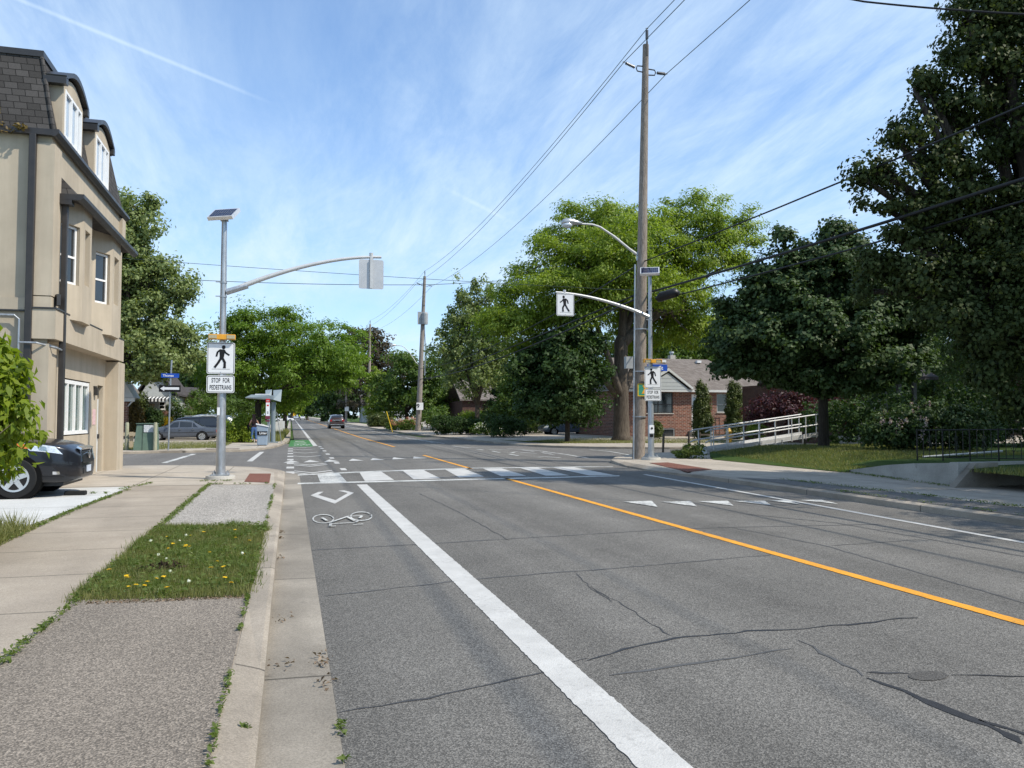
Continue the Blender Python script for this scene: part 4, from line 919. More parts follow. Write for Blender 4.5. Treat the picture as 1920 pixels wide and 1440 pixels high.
iv = bush('climbing_vine', 'dry brownish vine hanging over the eave of the mansard roof', (-5.9, 17.85, 7.35), [(0, 0, .1, .5, .15, .16), (.45, -.02, .02, .35, .1, .08), (-.6, 0, .12, .5, .16, .18)], 'leaf_rust', 60, 8, .085, 'vine', None, 4, spread=(.06, .05, .05))

# ------------------------------------------------------------------ crossing poles, signs
def rrect(w, h, r, n=5):
    out = []
    for cx, cz, a0 in ((w/2-r, h/2-r, 0), (-w/2+r, h/2-r, 90), (-w/2+r, -h/2+r, 180), (w/2-r, -h/2+r, 270)):
        out += [(cx+r*math.cos(R(a0+90*i/n)), cz+r*math.sin(R(a0+90*i/n))) for i in range(n+1)]
    return out
def board(parent, name, cx, y, cz, w, h, border=True, walker=0, text=None, rz=0.0, mat='sign_white', r=.045):
    """flat sign facing -Y at depth y"""
    mb = MB(); mb.extr([(cx+a, y, cz+b) for a, b in rrect(w, h, r)], (0, .006, 0)); s = mb.build(name, mat, parent)
    if border:
        o = rrect(w-.03, h-.03, r*.75); i_ = rrect(w-.055, h-.055, r*.6); mb = MB(); n = len(o)
        mb.add([(cx+a, y-.0015, cz+b) for a, b in o]+[(cx+a, y-.0015, cz+b) for a, b in i_], [(i, (i+1) % n, n+(i+1) % n, n+i) for i in range(n)][::1]); mb.build('border', 'sign_black', s)
    if walker:
        m = walker; mb = MB(); k = w/.62; cnt = [0]
        def put(poly): cnt[0] += 1; mb.poly([(cx+m*a*k, y-.002-.0004*cnt[0], cz+b*k) for a, b in poly])
        put([(.058+.043*math.cos(t), .262+.048*math.sin(t)) for t in np.linspace(0, 6.1, 16)])
        put([(-.02, .212), (.075, .208), (.09, .17), (.07, .05), (.062, .0), (-.035, -.02), (-.028, .06), (-.035, .13)])
        for pts, ww in (([(-.01, .20), (-.075, .145), (-.10, .045)], .042), ([(.07, .195), (.105, .13), (.185, .075)], .038), ([(.035, .0), (.088, -.10), (.082, -.225)], .056), ([(.0, .0), (-.055, -.10), (-.135, -.215)], .054)):
            for q in stroke([Vector(p) for p in pts], ww): put([(p.x, p.y) for p in q])
        put([(.05, -.205), (.115, -.205), (.115, -.232), (.05, -.232)])
        mb.build('walking_figure', 'sign_black', s)
        mb = MB(); mb.poly([(cx-.20*k, y-.002, cz-.262*k), (cx+.20*k, y-.002, cz-.262*k), (cx+.20*k, y-.002, cz-.250*k), (cx-.20*k, y-.002, cz-.250*k)]); mb.build('ground_line', 'sign_grey', s)
    if text:
        mb = MB()
        for body, size, dz, sx in text: put_text(mb, body, size, (cx, y-.002, cz+dz), (1, 0, 0), (0, 0, 1), sx, 1.08)
        mb.build('lettering', 'sign_black', s)
    b = MB()
    for dz in (h*.44, -h*.44): b.lathe([(.009, -.006), (.007, -.001)], 8, (cx, y, cz+dz), 'y')
    b.build('bolt', 'galv', s)
    return s
def crossing_pole(label, x, y, zt, sx, sz, arm_to, arm_z, over, m, panel_rot, arm_dir, beacon_open):
    t = thing('crossing_pole', label, 'signpost', (x, y, .12), 0, 'pedestrian crossing poles')
    mb = MB(); mb.tube([(x, y, .2), (x, y, 2.2), (x, y, 3.5), (x, y, zt-.1)], [.112, .098, .076, .062], 12); pole = mb.build('pole', 'galv', t, smooth='auto')
    for z in (1.55, 1.2, 2.0, arm_z-.42, arm_z-.08):
        mb = MB(); mb.lathe([(.118-.008*z, -.012), (.118-.008*z, .012)] if z < 3 else [(.082, -.02), (.082, .02)], 16, (x, y, z))
        if z > 3: mb.box((x-.17, y-.06, z-.012), (x+.02, y-.045, z+.012))
        mb.build('band', 'galv', pole)
    mb = MB(); mb.box((x-.2, y-.2, .205), (x+.2, y+.2, .235))
    for a in (-.15, .15):
        for b in (-.15, .15): mb.lathe([(.03, .235), (.03, .27), (.014, .27), (.014, .31)], 6, (x+a, y+b, 0))
    mb.build('base_plate', 'galv', t)
    mb = MB(); mb.lathe([(.33, -.02), (.335, .17), (.32, .20)], 28, (x, y, 0)); mb.build('footing', 'footing', t, smooth='auto')
    board(t, 'sign_panel', x-.02*m, y-.14, 2.96, .62, .745, True, m); board(t, 'sign_panel', x-.02*m, y-.14, 2.35, .62, .41, True, 0, [('STOP  FOR', .15, .082, .52), ('PEDESTRIANS', .15, -.082, .50)])
    mb = MB(); mb.box((x-.06, y-.133, 2.2), (x+.06, y-.06, 2.26)); mb.box((x-.06, y-.133, 3.2), (x+.06, y-.06, 3.26)); mb.box((x-.03, y-.133, 2.15), (x+.03, y-.11, 3.36)); mb.build('bracket', 'galv', t)
    # beacon bar
    mb = MB(); bx = x; 
    if beacon_open:
        mb.box((bx-.09, y-.26, 3.45), (bx+.09, y-.10, 3.57)); mb.box((bx-.34, y-.25, 3.555), (bx-.0905, y-.11, 3.58)); mb.box((bx+.0905, y-.25, 3.555), (bx+.33, y-.11, 3.58)); mb.box((bx-.34, y-.25, 3.45), (bx-.32, y-.11, 3.5545)); mb.box((bx+.31, y-.25, 3.45), (bx+.33, y-.11, 3.5545))
    else: mb.box((bx-.30, y-.24, 3.40), (bx+.30, y-.10, 3.52))
    bb = mb.build('beacon_bar', 'beacon_yellow', t, bevel=.006)
    for sgn in (-1, 1):
        mb = MB(); mb.box((bx+sgn*.2-.09, y-.245-.004, 3.42+.04*beacon_open), (bx+sgn*.2+.09, y-.14, 3.50+.03*beacon_open)); mb.build('beacon_lens', 'beacon_lens', bb)
    # mast arm: curved tapered tube along X
    sgn = arm_dir; L = abs(arm_to-x); P = []
    for i in range(15):
        q = i/14; P.append((x+sgn*(.28+(L-.18)*q), y, arm_z-.22+(.95 if sgn > 0 else .62)*(1-(1-q)**1.75) if True else 0))
    mb = MB(); mb.tube(P, [.062-.028*i/14 for i in range(15)], 12); arm = mb.build('mast_arm', 'alum', t, smooth='auto')
    mb = MB(); mb.tube([(x+sgn*.06, y, arm_z-.31), (x+sgn*.55, y, arm_z-.13)], [.075, .07], 8); mb.build('arm_socket', 'galv', t)
    ox, oz = over; zt2 = P[-2][2]
    mb = MB(); mb.tube([(ox, y, zt2+.10), (ox, y, zt2-.12)], .05, 8); mb.box((ox-.03, y-.055, oz-.34), (ox+.03, y-.03, zt2)); mb.build('hanger', 'alum', t)
    if m > 0:
        s = MB(); s.extr([(ox+a, y-.028, oz+b) for a, b in rrect(.61, .735, .045)], (0, .006, 0)); s.build('sign_panel', 'sign_back', t)
        s = MB(); s.box((ox-.035, y-.08, oz-.36), (ox+.035, y-.056, oz+.37)); s.build('hanger', 'alum', t)
    else: board(t, 'sign_panel', ox, y-.075, oz, .62, .75, True, m)
    # solar panel: tilted flat box facing the sunny side
    sp = thing('solar_panel', '', ''); 
    del sp['label']; del sp['category']
    bpy.data.objects.remove(sp)
    mt = Matrix.Translation((x, y, zt)) @ Matrix.Rotation(panel_rot, 4, 'Z') @ Matrix.Rotation(R(40), 4, 'X')
    def loc_box(a, b):
        q = MB(); q.box(a, b); return [mt @ Vector(v) for v in q.v], q.f
    mb = MB(); mb.add(*loc_box((-.33, -.21, 0), (.33, .21, .09))); p = mb.build('solar_panel', 'alum_deck', t)
    mb = MB(); mb.add(*loc_box((-.295, -.175, .088), (.295, .175, .094))); mb.build('solar_cells', 'solar_cell', p)
    mb = MB()
    for i in range(1, 9): mb.add(*loc_box((-.295+.0656*i-.001, -.175, .0945), (-.295+.0656*i+.001, .175, .0955)))
    mb.add(*loc_box((-.295, -.002, .0957), (.295, .002, .0962))); mb.build('cell_grid', 'sign_grey', p)
    mb = MB(); mb.box((x-.09, y-.07, zt-.12), (x+.09, y+.07, zt-.04)); mb.tube([(x, y, zt-.1), (x, y, zt+.04)], .05, 8); mb.build('panel_bracket', 'galv', t)
    return t
cp1 = crossing_pole('grey crossing pole at the left kerb whose overhead sign shows its blank back', -1.58, 20.1, 6.38, 0, 0, 2.05, 4.86, (1.90, 5.14), 1, R(-24)-R(4), 1, 0)
cp2 = crossing_pole('grey crossing pole beside the wooden utility pole with a push button and overhead walking sign', 12.0, 25.4, 6.62, 0, 0, 8.65, 5.38, (8.86, 5.36), -1, R(-25), -1, 1)
mb = MB(); mb.box((11.86, 25.22, 1.02), (12.04, 25.30, 1.30)); pbn = mb.build('push_button_box', 'sign_white', cp2, bevel=.01); mb = MB(); mb.lathe([(.04, -.03), (.03, -.01)], 12, (11.95, 25.24, 1.2), 'y'); mb.box((11.90, 25.21, .9), (12.0, 25.29, 1.0)); mb.build('push_button', 'sign_black', pbn)
mb = MB(); mb.box((-1.66, 20.0-.14, 1.62), (-1.60, 20.0-.10, 1.80)); mb.build('sticker', 'sign_white', cp1)
# street name sign on the right pole
mb = MB(); mb.extr([(11.98, 25.6, 3.20), (12.74, 25.6, 3.20), (12.74, 25.6, 3.43), (11.98, 25.6, 3.43)], (0, .01, 0)); sn = mb.build('street_name_sign', 'sign_blue', cp2); mb = MB(); put_text(mb, 'St', .19, (12.50, 25.598, 3.305), (1, 0, 0), (0, 0, 1)); mb.build('lettering', 'sign_white', sn)

# ------------------------------------------------------------------ utility poles and lamps
def cobra(t, x, y, z, L, rise):
    mb = MB(); P = [(x-.14, y, z), (x-.5, y, z+.22), (x-L*.45, y, z+rise*.62), (x-L*.68, y, z+rise*.93), (x-L*.8, y, z+rise), (x-L, y, z+rise)]; mb.tube(P, [.05, .045, .04, .036, .034, .034], 10); a = mb.build('lamp_arm', 'alum', t, smooth='auto')
    mb = MB(); mb.box((x-.2, y-.05, z-.18), (x-.12, y+.05, z+.12)); mb.build('bracket', 'galv', a)
    c = (x-L-.32, y, z+rise+.01); mb = MB(); mb.tube([(c[0]+.38, y, c[2]), (c[0]+.2, y, c[2]+.02), (c[0]-.05, y, c[2]+.035), (c[0]-.27, y, c[2]+.01), (c[0]-.36, y, c[2]-.03)], [.045, .085, .125, .115, .04], 12); h = mb.build('lamp_head', 'lamp_body', a, smooth=True)
    mb = MB(); mb.ell((c[0]-.15, y, c[2]-.08), (.19, .12, .12)); mb.build('lamp_lens', 'lamp_clear', a, smooth=True)
def insulator(mb, a, b):
    a = Vector(a); b = Vector(b); P = []; r = []
    for i in range(15): P.append(a.lerp(b, .12+.76*i/14)); r.append(.062 if i % 2 else .034)
    mb.tube(P, r, 10)
def utility_pole(label, x, y, h, r0, lean, mat='pole_wood', lamp=None, z0=None, grp='wooden utility poles'):
    z0 = .12+gz(y) if z0 is None else z0
    t = thing('utility_pole', label, 'utility pole', (x, y, z0), 0, grp)
    mb = MB(); P = [(x+lean*q, y, z0-.2+(h+.2-z0)*q) for q in (0, .02, .25, .5, .75, 1)]; mb.tube(P, [r0, r0, r0*.92, r0*.78, r0*.63, r0*.48], 14); mb.build('pole', mat, t, smooth='auto')
    xt = x+lean; top = h
    mb = MB(); mb.box((xt-.03, y-.12, top-.45), (xt+.03, y-.09, top+.08)); mb.tube([(xt, y-.1, top), (xt, y-.1, top+.18)], .025, 6); mb.build('bracket', 'black_iron', t)
    for s in (-1, 1):
        mb = MB(); zz_ = top-.98 if s > 0 else top-.9
        mb.tube([(xt+s*.1, y, zz_+.1), (xt+s*.34, y, zz_+.09), (xt+s*.38, y, zz_), (xt+s*.34, y, zz_-.1), (xt+s*.1, y, zz_-.12)], .022, 6); mb.build('bracket', 'black_iron', t)
    ends = []
    for a, b in (((xt, y-.1, top+.12), (xt, y-.1, top+.55)), ((xt-.38, y, top-.9), (xt-.86, y, top-.74)), ((xt+.38, y, top-.98), (xt+.80, y, top-.98))):
        mb = MB(); insulator(mb, a, b); mb.build('insulator', 'porcelain', t, smooth=True); mb2 = MB(); e = Vector(b); mb2.tube([e-Vector((.04, 0, 0)), e+Vector((.04, 0, .02))], .028, 6); mb2.build('clamp', 'galv', t); ends.append(tuple(e))
    if lamp: cobra(t, x+lean*(lamp[0]-z0)/(h-z0), y, *lamp)
    return t, ends
u1, e1 = utility_pole('thick wooden utility pole in the right foreground carrying a cobra street lamp', 11.84, 26.1, 15.05, .225, .40, 'pole_wood', (7.35, 2.35, 1.0), .12)
u2, e2 = utility_pole('second wooden utility pole with a crane-like lamp and a small sign, beside the clipped hedge', 12.75, 82.7, 16.4, .30, .62, 'pole_wood_grey', (9.0-1.9, 2.6, 1.95))
u3, e3 = utility_pole('third wooden utility pole standing in front of the copper tree', 11.9, 128, 16.5, .27, .1, 'pole_wood')
u4, e4 = utility_pole('thin wooden utility pole showing through the gap right of the dark car', 11.0, 168, 14.5, .24, .0, 'pole_wood_grey')
u5, e5 = utility_pole('farthest grey utility pole with a lamp left of the dark car', 11.2, 255, 22.5, .38, .1, 'pole_wood_grey', (19, 6, 1.5))
# details on the near pole
mb = MB(); mb.tube([(11.62, 26.0, .1), (11.66, 26.0, 3.4), (11.72, 26.0, 7.0)], .028, 8); mb.build('conduit', 'galv', u1)
for z in (1.6, 3.2, 4.7): mb = MB(); mb.lathe([(.26, -.02), (.26, .02)], 16, (11.86+.4*z/15, 26.1, z)); mb.build('band', 'galv', u1)
mb = MB(); mb.box((11.36, 26.0, 3.3), (11.62, 26.2, 3.72)); mb.build('meter_box', 'sign_grey', u1)
mb = MB(); mb.box((11.72, 25.845, 2.32), (12.10, 25.86, 2.76)); s = mb.build('sign_panel', 'reflector_yellow', u1); mb = MB(); mb.box((11.75, 25.842, 2.35), (12.07, 25.8445, 2.73)); mb.build('sign_face', 'sticker_green', s); mb = MB(); mb.poly([(11.86, 25.839, 2.4), (12.06, 25.839, 2.42), (12.05, 25.839, 2.7), (11.9, 25.839, 2.7), (11.96, 25.839, 2.58)]); mb.build('sign_mark', 'beacon_yellow', s)
mb = MB(); mb.tube([(12.5, 25.9, 5.75), (12.62, 25.8, 5.85), (12.95, 25.4, 5.95), (13.05, 25.3, 5.9)], [.10, .17, .17, .1], 10); tag(mb.build('splice_case', 'plastic_black', None, smooth=True), 'black cable splice case hanging beside the right crossing pole', 'cable box')
mb = MB(); c = Vector((12.95, 82.2)); mb.box((12.62, 82.35, 11.3), (13.5, 82.5, 12.6)); mb.lathe([(.3, 11.3), (.32, 11.5), (.32, 12.4), (.27, 12.55)], 14, (13.35, 82.3, 0)); mb.build('transformer', 'sign_grey', u2)
mb = MB(); mb.box((12.5, 82.2, 2.4), (13.2, 82.23, 3.15)); s = mb.build('sign_panel', 'sign_white', u2); mb = MB(); put_text(mb, '9', .62, (12.66, 82.19, 2.78), (1, 0, 0), (0, 0, 1)); mb.build('lettering', 'sign_black', s)
mb = MB(); mb.tube([(13.3, 82.6, 12), (13.45, 82.6, 9), (13.4, 82.6, 6)], .06, 6); mb.build('conduit', 'galv', u2)
mb = MB(); mb.box((11.95, 127.7, 2.7), (12.5, 127.74, 3.6)); mb.build('sign_panel', 'sign_white', u3)
mb = MB(); mb.box((10.7, 167.7, 3.0), (11.5, 167.74, 3.9)); mb.build('sign_panel', 'sign_white', u4)
def wire(name, label, pts, r, sag, mat='cable', n=14, grp='overhead wires'):
    path = []
    for k, (a, b) in enumerate(zip(pts[:-1], pts[1:])):
        a = Vector(a); b = Vector(b); sg = sag[k] if isinstance(sag, (list, tuple)) else sag
        for i in range(n+(k == len(pts)-2)):
            q = i/n; path.append(a.lerp(b, q)-Vector((0, 0, 4*sg*q*(1-q))))
    mb = MB(); mb.tube(path, r, 5); return tag(mb.build(name, mat, None, smooth=True), label, 'wire', grp)
off = [(12.3, -32, 16.3), (11.3, -32, 15.1), (13.1, -32, 15.1)]
for k, nm in enumerate(('uppermost power line strung along the pole tops', 'power line strung on the insulators left of the poles', 'power line strung on the insulators right of the poles')):
    wire('power_line', nm, [off[k], e1[k], e2[k], e3[k], e4[k]], .013, [.5, 1.0, .7, .6], 'cable_green')
wire('telephone_cable', 'upper black cable from the near utility pole towards the top of the right edge', [(12.0, -32, 7.9), (12.05, 26.0, 7.12), (12.95, 82.6, 6.7), (11.9, 128, 7)], .022, [.55, .8, .5])
wire('telephone_cable', 'thick black cable bundle reaching the near utility pole beside the splice case', [(12.3, -32, 6.6), (12.25, 25.9, 6.02), (12.95, 82.6, 5.6), (11.9, 128, 6)], .036, [.6, .6, .4])
wire('telephone_cable', 'thinner black cable hanging just below the thick cable bundle', [(12.35, -32, 6.3), (13.1, 25.3, 5.88)], .024, [.62])
wire('service_wire', 'thin wire crossing the street higher, above the blank sign back', [D(150, 478, 36), D(1290, 549, 40)], .011, .12, 'cable_green', 20)
wire('service_wire', 'twisted wire crossing the street lower, behind the blank sign back', [D(150, 512, 80), D(797, 534, 82), D(1010, 520, 90)], .03, [.35, .1], 'cable_green', 20)
wire('service_wire', 'twisted black service wire across the top right corner', [D(1330, -60, 17), D(1620, 3, 15), D(1990, 30, 13)], .018, 0.03)
wire('service_wire', 'sloping wire from the near pole behind the right overhead sign', [(11.95, 26.2, 6.0), D(700, 742, 150)], .03, .5)

# ------------------------------------------------------------------ street furniture
t = thing('one_way_sign', 'black one way arrow sign under a blue street name sign at the far left corner', 'sign', (-5.25, 38.6, .11))
mb = MB(); mb.tube([(-5.25, 38.6, 0), (-5.2, 38.6, 3.3), (-5.17, 38.6, 4.15)], .035, 8); mb.build('post', 'galv', t)
s = board(t, 'sign_panel', -5.22, 38.5, 2.87, .90, .30, True, 0, None, 0, 'sign_black', .02)
mb = MB(); mb.poly([(-5.62, 38.494, 2.87), (-5.45, 38.494, 2.76), (-5.45, 38.494, 2.82), (-4.83, 38.494, 2.82), (-4.83, 38.494, 2.93), (-5.45, 38.494, 2.93), (-5.45, 38.494, 2.98)]); mb.build('arrow', 'sign_white', s)
mb = MB(); mb.extr([(-5.6, 38.55, 3.36), (-4.85, 38.55, 3.36), (-4.85, 38.55, 3.55), (-5.6, 38.55, 3.55)], (0, .01, 0)); mb.build('street_name_sign', 'sign_blue', t)
mb = MB(); put_text(mb, 'Thomas', .14, (-5.30, 38.545, 3.45), (1, 0, 0), (0, 0, 1)); mb.build('lettering', 'sign_white', t.children[-1])
t = thing('utility_cabinet', 'green metal utility cabinet with a poster between two wooden bollards', 'utility box', (-6.25, 39.2, .11))
mb = MB(); mb.add([(-6.75, 38.85, .1), (-5.77, 38.85, .1), (-5.77, 39.6, .1), (-6.75, 39.6, .1), (-6.62, 38.95, 1.28), (-5.82, 38.95, 1.28), (-5.82, 39.55, 1.28), (-6.62, 39.55, 1.28)], [(3, 2, 1, 0), (4, 5, 6, 7), (0, 1, 5, 4), (1, 2, 6, 5), (2, 3, 7, 6), (3, 0, 4, 7)]); cb = mb.build('body', 'utility_green', t, bevel=.02)
mb = MB(); mb.box((-6.66, 38.9, 1.285), (-5.79, 39.6, 1.32)); mb.build('lid', 'utility_green', t, bevel=.01)
mb = MB(); mb.poly([(-6.38, 38.84, .12), (-6.365, 38.84, .12), (-6.36, 38.925, 1.26), (-6.375, 38.925, 1.26)]); mb.build('door_seam', 'sign_black', t)
mb = MB(); mb.poly([(-6.32, 38.895, .92), (-5.86, 38.895, .92), (-5.88, 38.925, 1.24), (-6.32, 38.925, 1.24)]); mb.build('poster', 'poster', t)
for i, (x, y, lb) in enumerate(((-7.08, 39.3, 'left of the green cabinet'), (-5.82, 38.75, 'right of the green cabinet'))):
    mb = MB(); mb.tube([(x, y, 0), (x, y, 1.30), (x, y, 1.36)], [.085, .08, .06], 12); tag(mb.build('bollard', 'bollard_wood', smooth='auto'), 'greenish wooden bollard post standing '+lb, 'bollard', 'wooden bollards by the cabinet')
t = thing('rail_fence', 'low weathered wooden rail behind the green cabinet', 'fence', (-8.3, 41, .11))
for z in (.72,): mb = MB(); mb.box((-10.5, 41, z), (-6.4, 41.12, z+.16)); mb.build('rail', 'beige', t)
mb = MB(); mb.box((-9.6, 41.02, 0), (-9.45, 41.15, .9)); mb.box((-7.3, 41.121, 0), (-7.15, 41.25, .9)); mb.build('post', 'beige', t)
t = thing('newspaper_box', 'small scuffed white and dark box half hidden by the tan building', 'box', (-7.6, 40.2, .11))
mb = MB(); mb.box((-7.95, 40.0, .25), (-7.45, 40.4, 1.0)); mb.build('body', 'sign_white', t, bevel=.03); mb = MB(); mb.box((-7.9, 39.985, .5), (-7.5, 39.998, .72)); mb.build('panel', 'maroon', t); mb = MB(); mb.box((-7.8, 40.1, .1), (-7.6, 40.3, .25)); mb.build('leg', 'sign_black', t)
# litter bin
t = thing('litter_bin', 'blue grey street litter bin with sloping top beside the transit stop pole', 'bin', (-1.42, 44.3, .115), 0)
mb = MB(); x0, x1, y0, y1 = -1.72, -1.14, 44.0, 44.7
mb.add([(x0+.04, y0+.04, .12), (x1-.04, y0+.04, .12), (x1-.04, y1, .12), (x0+.04, y1, .12), (x0, y0, 1.20), (x1, y0, 1.08), (x1, y1, 1.08), (x0, y1, 1.20)], [(3, 2, 1, 0), (4, 5, 6, 7), (0, 1, 5, 4), (1, 2, 6, 5), (2, 3, 7, 6), (3, 0, 4, 7)]); b = mb.build('body', 'bin_grey', t, bevel=.04)
mb = MB(); mb.add([(x0-.03, y0-.03, 1.21), (x1+.03, y0-.03, 1.085), (x1+.03, y1+.03, 1.085), (x0-.03, y1+.03, 1.21), (x0-.03, y0-.03, 1.27), (x1+.03, y0-.03, 1.12), (x1+.03, y1+.03, 1.12), (x0-.03, y1+.03, 1.27)], [(3, 2, 1, 0), (4, 5, 6, 7), (0, 1, 5, 4), (1, 2, 6, 5), (2, 3, 7, 6), (3, 0, 4, 7)]); mb.build('lid', 'sign_white', t)
mb = MB(); mb.box((x0+.03, y0-.012, .66), (x1-.03, y0+.03, .86)); lp = mb.build('label_panel', 'sign_black', t); mb = MB(); put_text(mb, 'Litter', .17, (-1.38, y0-.016, .76), (1, 0, 0), (0, 0, 1)); mb.build('lettering', 'sign_white', lp)
mb = MB(); mb.box((x0+.08, y0+.02, .02), (x1-.08, y1-.04, .118)); mb.build('base', 'dark_metal', t)
# transit stop pole
t = thing('transit_stop', 'red and white transit stop pole behind the litter bin', 'sign', (-1.18, 45.4, .115))
mb = MB(); mb.tube([(-1.18, 45.4, 0), (-1.18, 45.4, 2.62)], .035, 8); mb.build('post', 'galv', t)
mb = MB(); mb.box((-1.30, 45.3, 1.62), (-1.10, 45.33, 2.60)); pn = mb.build('sign_panel', 'sign_white', t)
mb = MB(); mb.box((-1.301, 45.295, 2.40), (-1.099, 45.299, 2.601)); mb.box((-1.25, 45.295, 2.2), (-1.15, 45.299, 2.28)); mb.build('red_band', 'transit_red', pn); mb = MB(); mb.box((-1.32, 45.29, 1.50), (-1.08, 45.36, 1.67)); mb.box((-1.31, 45.295, 1.36), (-1.09, 45.36, 1.44)); mb.build('maroon_band', 'maroon', pn)
mb = MB(); mb.box((-1.27, 45.293, 2.46), (-1.13, 45.2945, 2.52)); mb.box((-1.24, 45.295, 1.78), (-1.16, 45.299, 1.92)); mb.build('mark', 'sign_grey', pn)
# shelter: post, canopy, tilted panels
t = thing('bus_shelter', 'grey cantilever bus shelter post with flat canopy and tilted panels', 'shelter', (-.98, 48.9, .115))
mb = MB(); mb.tube([(-.98, 48.9, 0), (-.98, 48.9, 2.5)], .13, 14); mb.tube([(-1.2, 48.9, 0), (-1.2, 48.9, 2.5)], .06, 10); mb.box((-1.3, 48.65, .1), (-.7, 49.15, .17)); mb.build('post', 'shelter_grey', t, smooth='auto')
mb = MB(); mb.add([(-2.55, 48.1, 2.72), (-1.0, 48.1, 2.62), (-1.0, 50.3, 2.62), (-2.55, 50.3, 2.72), (-2.2, 48.2, 2.90), (-1.0, 48.1, 2.86), (-1.0, 50.3, 2.86), (-2.2, 50.2, 2.90)], [(3, 2, 1, 0), (4, 5, 6, 7), (0, 1, 5, 4), (1, 2, 6, 5), (2, 3, 7, 6), (3, 0, 4, 7)]); mb.build('canopy', 'shelter_grey', t, bevel=.02); mb = MB(); mb.box((-2.0, 48.5, 2.905), (-1.2, 50, 2.95)); mb.build('roof_panel', 'sign_white', t)
for x, w in ((-1.42, .34), (-.98, .46)):
    mb = MB(); mb.extr([(x, 48.5, 2.62), (x+w*.9, 48.5, 2.50), (x+w, 49.0, 3.20), (x-.02, 49.0, 3.16)], (0, .05, .03)); mb.build('tilted_panel', 'shelter_grey', t)
mb = MB(); mb.tube([(-.80, 48.9, 1.9), (-.50, 48.9, .12)], .02, 6); mb.build('stay', 'galv', t)
# hydrant
t = thing('fire_hydrant', 'yellow fire hydrant behind the aluminium ramp', 'hydrant', (*G(1367, 838, .12), .12)); hx, hy = G(1367, 838, .12)
k = 1.15; mb = MB(); mb.lathe([(.17*k, 0), (.17*k, .05), (.11*k, .06), (.11*k, .2), (.14*k, .21), (.14*k, .25), (.12*k, .26), (.12*k, .62*k), (.155*k, .63*k), (.155*k, .67*k), (.12*k, .70*k), (.085*k, .79*k), (.03*k, .83*k), (.03*k, .88*k)], 16, (hx, hy, .12)); mb.build('body', 'hydrant_yellow', t, smooth='auto')
for s in (-1, 1): mb = MB(); mb.lathe([(.06, .10*s if s > 0 else -.22), (.06, .22 if s > 0 else -.10)], 10, (hx, hy, .64), 'x'); mb.build('nozzle', 'hydrant_yellow', t)
mb = MB(); mb.lathe([(.085, -.22), (.085, -.1)], 12, (hx, hy, .60), 'y'); mb.build('nozzle', 'hydrant_yellow', t)
mb = MB(); mb.lathe([(.34, -.03), (.33, .0)], 16, (hx, hy, .145)); mb.build('base_ring', 'dark_metal', t)
# short posts
for i, (u, v, h, lb) in enumerate(((1243, 848, .78, 'nearest to the crossing pole'), (1291, 842, .82, 'in the middle of the row'), (1311, 839, .75, 'nearest to the ramp, at the end of the rail'))):
    x, y = G(u, v, .125); mb = MB(); mb.tube([(x, y, .05), (x+.04, y, .12+h)], .05, 7); tag(mb.build('marker_post', 'bark', smooth='auto'), 'short dark wooden post '+lb, 'post', 'short posts in the rough grass')
x, y = G(1311, 839, .125); mb = MB(); mb.box((x, y-.03, .70), (x+6, y+.03, .78)); mb.box((x+5.9, y-.04, .1), (x+6.0, y+.04, .699)); tag(mb.build('low_rail', 'bark'), 'low dark wooden rail running behind the fire hydrant', 'rail')
# aluminium ramp
t = thing('aluminium_ramp', 'bright aluminium wheelchair ramp with double handrails rising to the right', 'ramp', (16.4, 28.4, .13))
A = Vector(D(1325, 855, 31.5)); Bv = Vector(D(1535, 818, 33.5)); A.z = .14; dv = (Bv-A); side = Vector((-dv.y, dv.x, 0)).normalized()*1.05
mb = MB(); mb.extr([A, A+side, Bv+side, Bv], (0, 0, .05)); mb.build('deck', 'alum_deck', t)
for o, nm in ((Vector((0, 0, 0)), 0), (side, 1)):
    mb = MB(); mb.extr([A+o*1.0+Vector((0, 0, .055)), A+o+Vector((0, 0, .17)), Bv+o+Vector((0, 0, .17)), Bv+o+Vector((0, 0, .055))], side.normalized()*(.04 if nm == 0 else -.04)); mb.build('kerb_rail', 'alum', t)
    for h in (.5, .92):
        mb = MB(); mb.tube([A+o+dv*-.01+Vector((0, 0, h-.05)), A+o+dv*.02+Vector((0, 0, h)), Bv+o+Vector((0, 0, h))], .028, 8); mb.build('handrail', 'alum', t, smooth='auto')
    for q in (.06, .17, .32, .46, .60, .75, .88, .98):
        p = A+o+dv*q; mb = MB(); mb.tube([p+Vector((0, 0, -.05)), p+Vector((0, 0, .92))], .024, 8); mb.build('post', 'alum', t)
for q in (.45, .66, .85):
    p = A+dv*q; mb = MB(); mb.tube([Vector((p.x, p.y, .1)), p+Vector((0, 0, .1))], .03, 6); mb.build('leg', 'galv', t)
